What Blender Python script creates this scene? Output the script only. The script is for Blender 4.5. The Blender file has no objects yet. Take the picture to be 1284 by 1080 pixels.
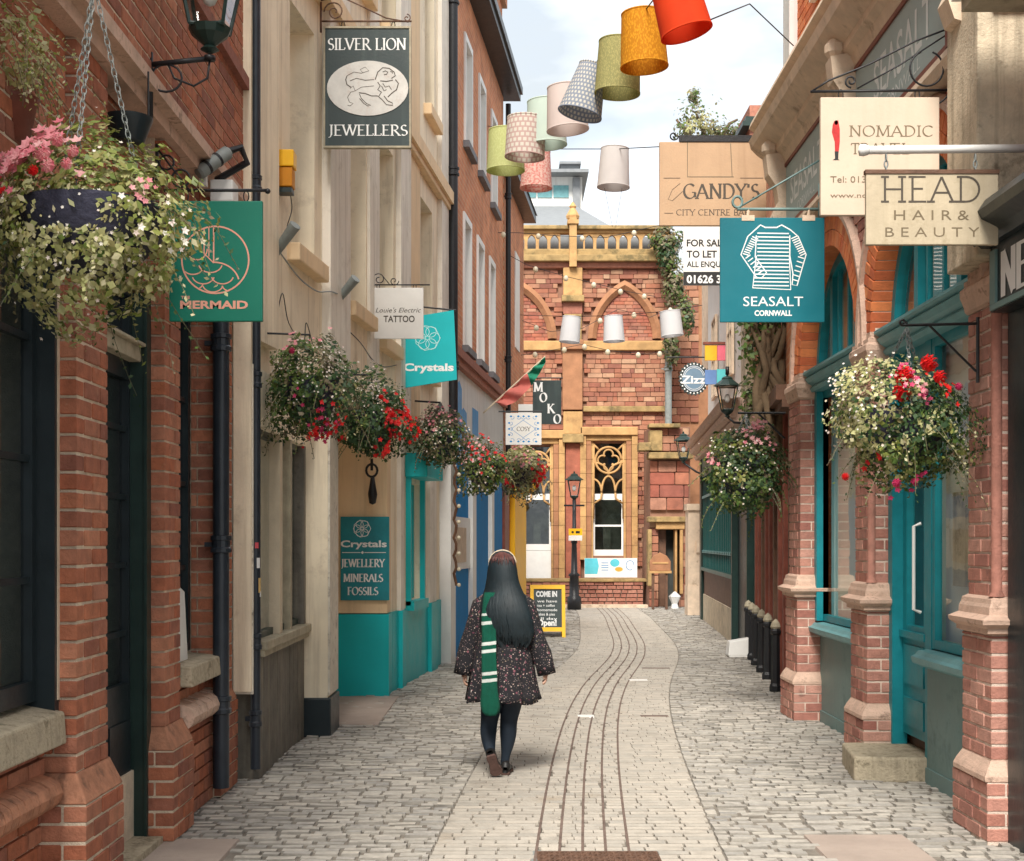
import bpy, math, random
from mathutils import Vector, Matrix, noise as mnoise
PI = math.pi
random.seed(7)
sc = bpy.context.scene
COL = sc.collection

# ------------------------------------------------------------------ camera, sky, sun, exposure
F, CX, CY, EYE = 1700.0, 642.0, 680.0, 1.64      # focal length (in photo pixels), principal point, eye height
cam = bpy.data.cameras.new('camera')
camo = bpy.data.objects.new('camera', cam); COL.objects.link(camo)
camo.location = (0, 0, EYE); camo.rotation_euler = (PI/2, 0, 0)
cam.sensor_width = 36; cam.lens = 36*F/1284.0
cam.shift_x = 0; cam.shift_y = (CY-540)/1284.0
cam.clip_start = .1; cam.clip_end = 3000
sc.camera = camo

SUN_EL, SUN_ROT = math.radians(47), math.radians(170)
w = bpy.data.worlds.new('World'); sc.world = w; w.use_nodes = True
nt = w.node_tree; nt.nodes.clear()
def N(nt, t, **k):
    n = nt.nodes.new(t)
    for a, b in k.items(): setattr(n, a, b)
    return n
out = N(nt, 'ShaderNodeOutputWorld')
sky = N(nt, 'ShaderNodeTexSky', sky_type='NISHITA', sun_disc=False, sun_elevation=SUN_EL, sun_rotation=SUN_ROT)
sky.air_density = 1.0; sky.dust_density = 1.5
b1 = N(nt, 'ShaderNodeBackground'); b1.inputs[1].default_value = .08
nt.links.new(sky.outputs[0], b1.inputs[0])
tc = N(nt, 'ShaderNodeTexCoord')
mp = N(nt, 'ShaderNodeMapping'); mp.inputs['Scale'].default_value = (1, 1, 2.6); mp.inputs['Location'].default_value = (.3, .1, .2)
nz = N(nt, 'ShaderNodeTexNoise'); nz.inputs['Scale'].default_value = 3.2; nz.inputs['Detail'].default_value = 7; nz.inputs['Roughness'].default_value = .55
nt.links.new(tc.outputs['Generated'], mp.inputs[0]); nt.links.new(mp.outputs[0], nz.inputs['Vector'])
rp = N(nt, 'ShaderNodeValToRGB'); rp.color_ramp.elements[0].position = .34; rp.color_ramp.elements[0].color = (.86, .86, .86, 1)
rp.color_ramp.elements[1].position = .56; rp.color_ramp.elements[1].color = (1, 1, 1, 1)
nt.links.new(nz.outputs[0], rp.inputs[0])
nz2 = N(nt, 'ShaderNodeTexNoise'); nz2.inputs['Scale'].default_value = 5.5; nz2.inputs['Detail'].default_value = 5
nt.links.new(mp.outputs[0], nz2.inputs['Vector'])
rc = N(nt, 'ShaderNodeValToRGB'); rc.color_ramp.elements[0].position = .42; rc.color_ramp.elements[0].color = (.35, .38, .40, 1)
rc.color_ramp.elements[1].position = .62; rc.color_ramp.elements[1].color = (.58, .595, .605, 1)
nt.links.new(nz2.outputs[0], rc.inputs[0])
b2 = N(nt, 'ShaderNodeBackground'); b2.inputs[1].default_value = .51
nt.links.new(rc.outputs[0], b2.inputs[0])
mx = N(nt, 'ShaderNodeMixShader')
nt.links.new(rp.outputs[0], mx.inputs[0]); nt.links.new(b1.outputs[0], mx.inputs[1]); nt.links.new(b2.outputs[0], mx.inputs[2])
nt.links.new(mx.outputs[0], out.inputs[0])

sl = bpy.data.lights.new('sun', 'SUN'); sl.energy = 1.5; sl.angle = math.radians(22); sl.color = (1, .95, .87)
so = bpy.data.objects.new('sun', sl); COL.objects.link(so)
# light comes from behind the camera, a little from the right
sd = Vector((math.sin(SUN_ROT)*math.cos(SUN_EL)*-1, math.cos(SUN_ROT)*math.cos(SUN_EL), math.sin(SUN_EL)))
so.rotation_euler = sd.to_track_quat('Z', 'Y').to_euler()
so.location = (0, -5, 20)
sc.view_settings.view_transform = 'Standard'; sc.view_settings.look = 'None'
sc.view_settings.exposure = 2.2; sc.view_settings.gamma = 1
sc.view_settings.use_curve_mapping = False
sc.cycles.max_bounces = 6; sc.cycles.diffuse_bounces = 5; sc.cycles.transparent_max_bounces = 12

# ------------------------------------------------------------------ materials
def lk(nt, a, b): nt.links.new(a, b)
def rgb(c): return (c[0], c[1], c[2], 1)
def sh(c, k): return (min(1, c[0]*k), min(1, c[1]*k), min(1, c[2]*k))
def mat(name, col=None, rough=.65, var=.12, sc_=5, bump=.12, bs=45, metal=0, ramp=None, isl=0, dirt=None, streak=None, spec=.4, trans=0, emit=0, bands=None):
    m = bpy.data.materials.new(name); m.use_nodes = True
    nt = m.node_tree; P = nt.nodes['Principled BSDF']
    geo = N(nt, 'ShaderNodeNewGeometry')
    if ramp or isl:
        oi = N(nt, 'ShaderNodeObjectInfo')
        ad = N(nt, 'ShaderNodeMath', operation='ADD'); fr = N(nt, 'ShaderNodeMath', operation='FRACT')
        lk(nt, oi.outputs['Random'], ad.inputs[0]); lk(nt, geo.outputs['Random Per Island'], ad.inputs[1]); lk(nt, ad.outputs[0], fr.inputs[0])
    if ramp:
        r = N(nt, 'ShaderNodeValToRGB'); cr = r.color_ramp; n = len(ramp)
        while len(cr.elements) < n: cr.elements.new(.5)
        for i, c in enumerate(ramp): cr.elements[i].position = i/(n-1); cr.elements[i].color = rgb(c)
        lk(nt, fr.outputs[0], r.inputs[0]); base = r.outputs[0]
    else:
        rn = N(nt, 'ShaderNodeRGB'); rn.outputs[0].default_value = rgb(col); base = rn.outputs[0]
        if isl:
            hv = N(nt, 'ShaderNodeHueSaturation'); lk(nt, base, hv.inputs['Color'])
            mr = N(nt, 'ShaderNodeMapRange'); mr.inputs[3].default_value = 1-isl; mr.inputs[4].default_value = 1+isl
            lk(nt, fr.outputs[0], mr.inputs[0]); lk(nt, mr.outputs[0], hv.inputs['Value']); base = hv.outputs[0]
    def noise(scale, det=5, vec=None, r=.6):
        z = N(nt, 'ShaderNodeTexNoise'); z.inputs['Scale'].default_value = scale; z.inputs['Detail'].default_value = det; z.inputs['Roughness'].default_value = r
        lk(nt, vec or geo.outputs['Position'], z.inputs['Vector']); return z
    if var:
        z = noise(sc_); hv = N(nt, 'ShaderNodeHueSaturation'); lk(nt, base, hv.inputs['Color'])
        mr = N(nt, 'ShaderNodeMapRange'); mr.inputs[1].default_value = .3; mr.inputs[2].default_value = .7
        mr.inputs[3].default_value = 1-var; mr.inputs[4].default_value = 1+var
        lk(nt, z.outputs[0], mr.inputs[0]); lk(nt, mr.outputs[0], hv.inputs['Value']); base = hv.outputs[0]
    def mixin(base, fac, col2):
        x = N(nt, 'ShaderNodeMix', data_type='RGBA'); lk(nt, fac, x.inputs['Factor']); lk(nt, base, x.inputs['A']); x.inputs['B'].default_value = rgb(col2); return x.outputs['Result']
    for dd in (dirt or []):                       # (colour, threshold, scale, amount)
        z = noise(dd[2], 8, None, .7); r = N(nt, 'ShaderNodeValToRGB')
        r.color_ramp.elements[0].position = dd[1]; r.color_ramp.elements[0].color = (0, 0, 0, 1)
        r.color_ramp.elements[1].position = dd[1]+.12; r.color_ramp.elements[1].color = (dd[3],)*3+(1,)
        lk(nt, z.outputs[0], r.inputs[0]); base = mixin(base, r.outputs[0], dd[0])
    if streak:                                    # rain streaks: noise stretched down the wall
        mp = N(nt, 'ShaderNodeMapping'); mp.inputs['Scale'].default_value = (9, 9, .5); lk(nt, geo.outputs['Position'], mp.inputs[0])
        z = noise(1.0, 6, mp.outputs[0], .65); r = N(nt, 'ShaderNodeValToRGB')
        r.color_ramp.elements[0].position = .5; r.color_ramp.elements[0].color = (0, 0, 0, 1)
        r.color_ramp.elements[1].position = .72; r.color_ramp.elements[1].color = (streak[1],)*3+(1,)
        lk(nt, z.outputs[0], r.inputs[0]); base = mixin(base, r.outputs[0], streak[0])
    lk(nt, base, P.inputs['Base Color'])
    P.inputs['Roughness'].default_value = rough; P.inputs['Metallic'].default_value = metal
    P.inputs['Specular IOR Level'].default_value = spec
    if rough < .6 and not metal:
        z = noise(sc_*2); mr = N(nt, 'ShaderNodeMapRange'); mr.inputs[3].default_value = max(.05, rough-.12); mr.inputs[4].default_value = rough+.15
        lk(nt, z.outputs[0], mr.inputs[0]); lk(nt, mr.outputs[0], P.inputs['Roughness'])
    if bump:
        z = noise(bs, 6); bp = N(nt, 'ShaderNodeBump'); bp.inputs['Strength'].default_value = min(1, bump*2); bp.inputs['Distance'].default_value = .012
        lk(nt, z.outputs[0], bp.inputs['Height']); lk(nt, bp.outputs[0], P.inputs['Normal'])
    if trans:
        tb = N(nt, 'ShaderNodeBsdfTranslucent'); lk(nt, base, tb.inputs[0]); ms = N(nt, 'ShaderNodeMixShader'); ms.inputs[0].default_value = trans
        lk(nt, P.outputs[0], ms.inputs[1]); lk(nt, tb.outputs[0], ms.inputs[2]); lk(nt, ms.outputs[0], nt.nodes['Material Output'].inputs[0])
    if emit:
        lk(nt, base, P.inputs['Emission Color']); P.inputs['Emission Strength'].default_value = emit
    return m
def glassmat(name, tint=(.75, .8, .78), base=.12):
    m = bpy.data.materials.new(name); m.use_nodes = True; nt = m.node_tree
    nt.nodes.remove(nt.nodes['Principled BSDF'])
    t = N(nt, 'ShaderNodeBsdfTransparent'); t.inputs[0].default_value = rgb(tint)
    g = N(nt, 'ShaderNodeBsdfGlossy'); g.inputs['Roughness'].default_value = .03; g.inputs[0].default_value = (.9, .93, .95, 1)
    z = N(nt, 'ShaderNodeTexNoise'); z.inputs['Scale'].default_value = 2.5; bp = N(nt, 'ShaderNodeBump'); bp.inputs['Strength'].default_value = .12; bp.inputs['Distance'].default_value = .02
    gm = N(nt, 'ShaderNodeNewGeometry'); lk(nt, gm.outputs['Position'], z.inputs['Vector']); lk(nt, z.outputs[0], bp.inputs['Height']); lk(nt, bp.outputs[0], g.inputs['Normal'])
    dt = N(nt, 'ShaderNodeVectorMath', operation='DOT_PRODUCT'); lk(nt, gm.outputs['Incoming'], dt.inputs[0]); lk(nt, gm.outputs['Normal'], dt.inputs[1])
    ab = N(nt, 'ShaderNodeMath', operation='ABSOLUTE'); lk(nt, dt.outputs['Value'], ab.inputs[0]); om = N(nt, 'ShaderNodeMath', operation='SUBTRACT'); om.inputs[0].default_value = 1; lk(nt, ab.outputs[0], om.inputs[1])
    fz = N(nt, 'ShaderNodeMath', operation='POWER'); fz.inputs[1].default_value = 4.2; lk(nt, om.outputs[0], fz.inputs[0])
    ad = N(nt, 'ShaderNodeMath', operation='ADD'); ad.use_clamp = True; ad.inputs[1].default_value = base; lk(nt, fz.outputs[0], ad.inputs[0])
    ms = N(nt, 'ShaderNodeMixShader'); lk(nt, ad.outputs[0], ms.inputs[0]); lk(nt, t.outputs[0], ms.inputs[1]); lk(nt, g.outputs[0], ms.inputs[2])
    lk(nt, ms.outputs[0], nt.nodes['Material Output'].inputs[0]); return m

M = {}
M['brick_red'] = mat('brick_red', rough=.85, ramp=[(.37, .115, .06), (.44, .16, .085), (.25, .09, .06), (.48, .20, .115), (.33, .125, .08), (.41, .13, .06)], var=.25, sc_=14, bump=.3, bs=70, dirt=[((.12, .07, .05), .60, 5, .5), ((.58, .44, .32), .62, 11, .4)])
M['brick_orange'] = mat('brick_orange', rough=.85, ramp=[(.66, .17, .055), (.74, .23, .08), (.56, .13, .05), (.76, .28, .11)], var=.15, sc_=12, bump=.2, bs=70)
M['brick_brown'] = mat('brick_brown', rough=.85, ramp=[(.36, .15, .10), (.40, .17, .115), (.27, .10, .07), (.44, .21, .15), (.36, .14, .10)], var=.2, sc_=14, bump=.3, bs=70, dirt=[((.09, .06, .045), .58, 6, .6), ((.5, .42, .34), .64, 8, .4)])
M['mortar'] = mat('mortar', (.70, .58, .44), rough=.95, var=.25, sc_=9, bump=.4, bs=120, dirt=[((.2, .15, .1), .6, 4, .5)])
M['mortar_pink'] = mat('mortar_pink', (.72, .58, .48), rough=.95, var=.2, sc_=9, bump=.4, bs=120, dirt=[((.2, .14, .1), .6, 4, .5)])
M['mortar_dark'] = mat('mortar_dark', (.2, .17, .13), rough=.95, var=.3, sc_=6, bump=.5, bs=90)
M['stone_cream'] = mat('stone_cream', (.58, .49, .36), rough=.85, var=.2, sc_=7, bump=.3, bs=60, dirt=[((.12, .095, .06), .55, 5, .65)], streak=((.13, .11, .07), .7))
M['stone_sill'] = mat('stone_sill', (.46, .39, .28), rough=.85, var=.25, sc_=14, bump=.45, bs=60, dirt=[((.1, .085, .05), .52, 14, .7)], streak=((.12, .1, .06), .7))
M['stone_buff'] = mat('stone_buff', (.64, .50, .37), rough=.8, var=.15, sc_=6, bump=.2, bs=60, dirt=[((.2, .13, .08), .56, 4, .6)])
M['stone_pink'] = mat('stone_pink', (.62, .43, .33), rough=.85, var=.2, sc_=9, bump=.35, bs=70, dirt=[((.12, .07, .05), .55, 9, .7)])
M['terracotta'] = mat('terracotta', (.42, .19, .11), rough=.8, var=.25, sc_=14, bump=.35, bs=50, dirt=[((.09, .05, .035), .52, 8, .6)])
M['render_cream'] = mat('render_cream', (.88, .76, .57), rough=.75, var=.09, sc_=2.2, bump=.12, bs=35, dirt=[((.48, .38, .27), .57, 3, .45), ((.30, .24, .17), .66, 11, .5)], streak=((.50, .40, .28), .7))
M['render_pale'] = mat('render_pale', (.80, .74, .64), rough=.75, var=.09, sc_=2.5, bump=.12, bs=35, dirt=[((.45, .38, .29), .56, 4, .45), ((.3, .25, .19), .66, 12, .5)], streak=((.46, .39, .31), .75))
M['render_warm'] = mat('render_warm', (.80, .59, .36), rough=.75, var=.06, sc_=2.5, bump=.12, bs=35, streak=((.45, .33, .2), .45))
M['render_white'] = mat('render_white', (.74, .73, .70), rough=.7, var=.05, sc_=3, bump=.1, bs=35, dirt=[((.4, .37, .33), .62, 3, .4)], streak=((.45, .42, .38), .5))
M['render_worn'] = mat('render_worn', (.68, .62, .52), rough=.85, var=.12, sc_=12, bump=.4, bs=30, dirt=[((.25, .2, .16), .56, 9, .8)])
M['teal_paint'] = mat('teal_paint', (.0, .44, .46), rough=.42, var=.07, sc_=3, bump=.05, bs=30, dirt=[((.1, .28, .27), .66, 6, .5)])
M['teal_frame'] = mat('teal_frame', (.01, .22, .26), rough=.38, var=.12, sc_=8, bump=.06, bs=30)
M['teal_light'] = mat('teal_light', (.14, .33, .35), rough=.45, var=.15, sc_=8, bump=.1, bs=30)
M['teal_panel'] = mat('teal_panel', (.15, .24, .23), rough=.5, var=.14, sc_=3, bump=.1, bs=20, dirt=[((.07, .12, .12), .55, 3, .6)], streak=((.17, .23, .22), .5))
M['grey_fascia'] = mat('grey_fascia', (.33, .41, .40), rough=.6, var=.06, sc_=3, bump=.05, dirt=[((.45, .42, .36), .6, 5, .3)])
M['dark_paint'] = mat('dark_paint', (.012, .02, .024), rough=.35, var=.2, sc_=6, bump=.06, bs=25)
M['dark_green'] = mat('dark_green', (.015, .035, .03), rough=.4, var=.2, sc_=6, bump=.06, bs=25)
M['green_paint'] = mat('green_paint', (.012, .10, .095), rough=.4, var=.15, sc_=6, bump=.06, bs=25)
M['black_iron'] = mat('black_iron', (.014, .014, .016), rough=.42, var=.2, sc_=20, bump=.12, bs=60, dirt=[((.1, .05, .03), .66, 16, .5)])
M['pipe_black'] = mat('pipe_black', (.02, .026, .035), rough=.32, var=.2, sc_=10, bump=.08, bs=40)
M['iron_grey'] = mat('iron_grey', (.22, .24, .23), rough=.5, var=.15, sc_=12, bump=.1)
M['white_paint'] = mat('white_paint', (.76, .75, .72), rough=.45, var=.05, sc_=6, bump=.05, dirt=[((.45, .4, .33), .64, 6, .4)])
M['cream_wood'] = mat('cream_wood', (.62, .52, .38), rough=.55, var=.08, sc_=8, bump=.1)
M['worn_timber'] = mat('worn_timber', (.15, .135, .11), rough=.7, var=.3, sc_=6, bump=.3, bs=30, dirt=[((.035, .03, .025), .56, 3, .8)], streak=((.3, .26, .2), .6))
M['pale_timber'] = mat('pale_timber', (.40, .35, .25), rough=.7, var=.25, sc_=8, bump=.2, streak=((.2, .17, .12), .5))
M['yellow_paint'] = mat('yellow_paint', (.92, .50, .015), rough=.4, var=.05, bump=.04)
M['blue_paint'] = mat('blue_paint', (.0, .20, .50), rough=.7, spec=.2, var=.08, bump=.04)
M['blue_bright'] = mat('blue_bright', (.0, .26, .60), rough=.45, var=.08, bump=.04)
M['rust_paint'] = mat('rust_paint', (.20, .055, .035), rough=.5, var=.25, sc_=8, bump=.15)
M['brown_timber'] = mat('brown_timber', (.12, .06, .035), rough=.6, var=.3, sc_=8, bump=.2)
M['slate'] = mat('slate', (.16, .16, .17), rough=.7, var=.2, bump=.2)
M['lead'] = mat('lead', (.22, .23, .24), rough=.55, var=.15, bump=.1)
M['glass'] = glassmat('glass', (.9, .93, .9), .06)
M['glass_dark'] = glassmat('glass_dark', (.35, .42, .42), .10)
M['glass_clear'] = glassmat('glass_clear', (.95, .96, .95), .04)
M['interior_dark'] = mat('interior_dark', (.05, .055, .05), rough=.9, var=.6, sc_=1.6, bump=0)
M['interior_pale'] = mat('interior_pale', (.82, .78, .70), rough=.9, var=.12, sc_=1.1, bump=0)
M['interior_shop'] = mat('interior_shop', (.30, .25, .19), rough=.9, var=.6, sc_=3, bump=0)
M['blind'] = mat('blind', (.74, .66, .54), rough=.8, var=.05, bump=.05)
M['white_print'] = mat('white_print', (.80, .80, .78), rough=.6, var=.05, bump=0)
M['black_print'] = mat('black_print', (.018, .018, .018), rough=.6, var=.05, bump=0)
M['red_print'] = mat('red_print', (.45, .02, .02), rough=.6, var=.2, sc_=40, bump=0)
M['rose_print'] = mat('rose_print', (.78, .36, .26), rough=.6, var=.05, bump=0)
M['gold_print'] = mat('gold_print', (.16, .12, .07), rough=.6, var=.1, bump=0)

# ------------------------------------------------------------------ mesh builder
class MB:
    def __init__(s): s.v = []; s.f = []
    def add(s, vs, fs):
        b = len(s.v); s.v += [tuple(v) for v in vs]; s.f += [tuple(i+b for i in f) for f in fs]; return s
    def hexa(s, p):       # 8 corners: 0-3 one side ring, 4-7 the other ring
        return s.add(p, [(0,3,2,1),(4,5,6,7),(0,1,5,4),(1,2,6,5),(2,3,7,6),(3,0,4,7)])
    def bx(s, x0, x1, y0, y1, z0, z1):
        return s.hexa([(x0,y0,z0),(x1,y0,z0),(x1,y1,z0),(x0,y1,z0),(x0,y0,z1),(x1,y0,z1),(x1,y1,z1),(x0,y1,z1)])
    def rbox(s, c, size, R):
        c = Vector(c); h = [k/2 for k in size]
        P = [c+R@Vector((sx*h[0], sy*h[1], sz*h[2])) for sz in (-1,1) for sx, sy in ((-1,-1),(1,-1),(1,1),(-1,1))]
        return s.hexa(P)
    def tube(s, pts, r, n=8, closed=False, cap=True):
        pts = [Vector(p) for p in pts]; m = len(pts)
        rr = r if isinstance(r, (list, tuple)) else [r]*m
        up = Vector((0,0,1)); vs = []; last = None
        for i, p in enumerate(pts):
            a = pts[(i-1) % m] if (closed or i > 0) else p
            b = pts[(i+1) % m] if (closed or i < m-1) else p
            t = (b-a)
            t = t.normalized() if t.length > 1e-9 else Vector((0,0,1))
            if last is None:
                x = t.cross(up)
                if x.length < .05: x = t.cross(Vector((1,0,0)))
            else:
                x = last - t*last.dot(t)
                if x.length < 1e-6: x = t.cross(up)
            x.normalize(); last = x; y = t.cross(x)
            for k in range(n):
                q = 2*PI*k/n; vs.append(p + (x*math.cos(q)+y*math.sin(q))*rr[i])
        fs = []
        for i in range(m if closed else m-1):
            j = (i+1) % m
            for k in range(n):
                l = (k+1) % n; fs.append((i*n+k, i*n+l, j*n+l, j*n+k))
        if cap and not closed:
            fs.append(tuple(range(n-1, -1, -1))); fs.append(tuple((m-1)*n+k for k in range(n)))
        return s.add(vs, fs)
    def lathe(s, prof, c, n=20, R=None, sx=1, sy=1, cap=True):
        c = Vector(c); vs = []
        for r, z in prof:
            for k in range(n):
                q = 2*PI*k/n; v = Vector((r*math.cos(q)*sx, r*math.sin(q)*sy, z))
                vs.append(c + (R@v if R else v))
        fs = [(i*n+k, i*n+(k+1) % n, (i+1)*n+(k+1) % n, (i+1)*n+k) for i in range(len(prof)-1) for k in range(n)]
        if cap:
            if prof[0][0] > 1e-4: fs.append(tuple(range(n-1, -1, -1)))
            if prof[-1][0] > 1e-4: fs.append(tuple((len(prof)-1)*n+k for k in range(n)))
        return s.add(vs, fs)
    def ball(s, c, r, n=10, sx=1, sy=1, sz=1):
        k = max(4, n//2)
        return s.lathe([(r*math.sin(PI*i/k)+1e-5, -r*math.cos(PI*i/k)*sz) for i in range(k+1)], c, n, None, sx, sy, False)
    def ext(s, poly, fn, d0, d1):          # polygon in (u,v) extruded; fn(u,v,d) -> point
        n = len(poly)
        vs = [fn(u, v, d0) for u, v in poly]+[fn(u, v, d1) for u, v in poly]
        return s.add(vs, [tuple(range(n)), tuple(range(2*n-1, n-1, -1))]+[(i, n+i, n+(i+1) % n, (i+1) % n) for i in range(n)])
    def sweep(s, prof, path, fn):          # profile (a,b) swept along parameter list with fn(a,b,t)
        n = len(prof); vs = [fn(a, b, t) for t in path for a, b in prof]
        fs = [(i*n+k, i*n+(k+1) % n, (i+1)*n+(k+1) % n, (i+1)*n+k) for i in range(len(path)-1) for k in range(n)]
        fs += [tuple(range(n-1, -1, -1)), tuple((len(path)-1)*n+k for k in range(n))]
        return s.add(vs, fs)
def arc(cx, cy, rx, ry, a0, a1, n=12):
    return [(cx+rx*math.cos(math.radians(a0+(a1-a0)*i/n)), cy+ry*math.sin(math.radians(a0+(a1-a0)*i/n))) for i in range(n+1)]

WL = {}
def thing(name, label, cat, loc=(0,0,0), group=None, kind=None):
    o = bpy.data.objects.new(name, None); COL.objects.link(o); o.empty_display_size = .1
    o.location = loc; o['label'] = label; o['category'] = cat
    if group: o['group'] = group
    if kind: o['kind'] = kind
    WL[o] = Vector(loc); return o
def mesh_of(name, mb, m, org=(0,0,0), smooth=False):
    me = bpy.data.meshes.new(name); O = Vector(org)
    me.from_pydata([(v[0]-O.x, v[1]-O.y, v[2]-O.z) for v in mb.v], [], mb.f)
    for q in (m if isinstance(m, (list, tuple)) else [m]): me.materials.append(q)
    if smooth:
        me.polygons.foreach_set('use_smooth', [True]*len(me.polygons))
    me.validate(); me.update(); return me
SPLIT = {'door_jamb', 'shop_pillar', 'pier_core', 'pilaster', 'pilaster_base', 'pillar', 'shop_front', 'frame', 'display_panel', 'turquoise_wall', 'bracket', 'window_surround', 'corner_post', 'display_post', 'string_course', 'hanger', 'band'}
def islands(mb):
    par = list(range(len(mb.v)))
    def find(a):
        while par[a] != a: par[a] = par[par[a]]; a = par[a]
        return a
    for f in mb.f:
        r = find(f[0])
        for k in f[1:]: par[find(k)] = r
    gr = {}
    for f in mb.f: gr.setdefault(find(f[0]), []).append(f)
    out_ = []
    for fs in gr.values():
        ids = sorted({i for f in fs for i in f}); mp_ = {i: k for k, i in enumerate(ids)}; q = MB(); q.v = [mb.v[i] for i in ids]; q.f = [tuple(mp_[i] for i in f) for f in fs]; out_.append(q)
    return out_
def part(name, mb, m, parent, label=None, kind=None, smooth=False):
    if name in SPLIT and name != 'bracket' and not kind:
        isl_ = islands(mb)
        if len(isl_) > 1:
            for q in isl_: o = part_(name, q, m, parent, label, kind, smooth)
            return o
    return part_(name, mb, m, parent, label, kind, smooth)
def part_(name, mb, m, parent, label=None, kind=None, smooth=False):
    me = mesh_of(name, mb, m, WL[parent], smooth)
    o = bpy.data.objects.new(name, me); COL.objects.link(o); o.parent = parent; WL[o] = WL[parent]
    if label: o['label'] = label
    if kind: o['kind'] = kind
    if smooth == 'auto':
        md = o.modifiers.new('es', 'EDGE_SPLIT'); md.split_angle = math.radians(35)
    return o
def single(name, label, cat, mb, m, loc=(0,0,0), group=None, kind=None, smooth=False):
    me = mesh_of(name, mb, m, loc, smooth)
    o = bpy.data.objects.new(name, me); COL.objects.link(o); o.location = loc; WL[o] = Vector(loc)
    if label: o['label'] = label
    if cat: o['category'] = cat
    if group: o['group'] = group
    if kind: o['kind'] = kind
    return o
def struct(name, mb, m, smooth=False): return single(name, None, None, mb, m, kind='structure', smooth=smooth)
def bevel(o, wd=.004, seg=2):
    md = o.modifiers.new('bv', 'BEVEL'); md.width = wd; md.segments = seg; md.limit_method = 'ANGLE'; return o
def dup(root, loc, label=None):
    r = root.copy(); COL.objects.link(r); r.location = loc
    if label: r['label'] = label
    for ch in list(root.children):
        c = ch.copy(); COL.objects.link(c); c.parent = r
        for g in ch.children:
            d = g.copy(); COL.objects.link(d); d.parent = c
    return r

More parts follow.
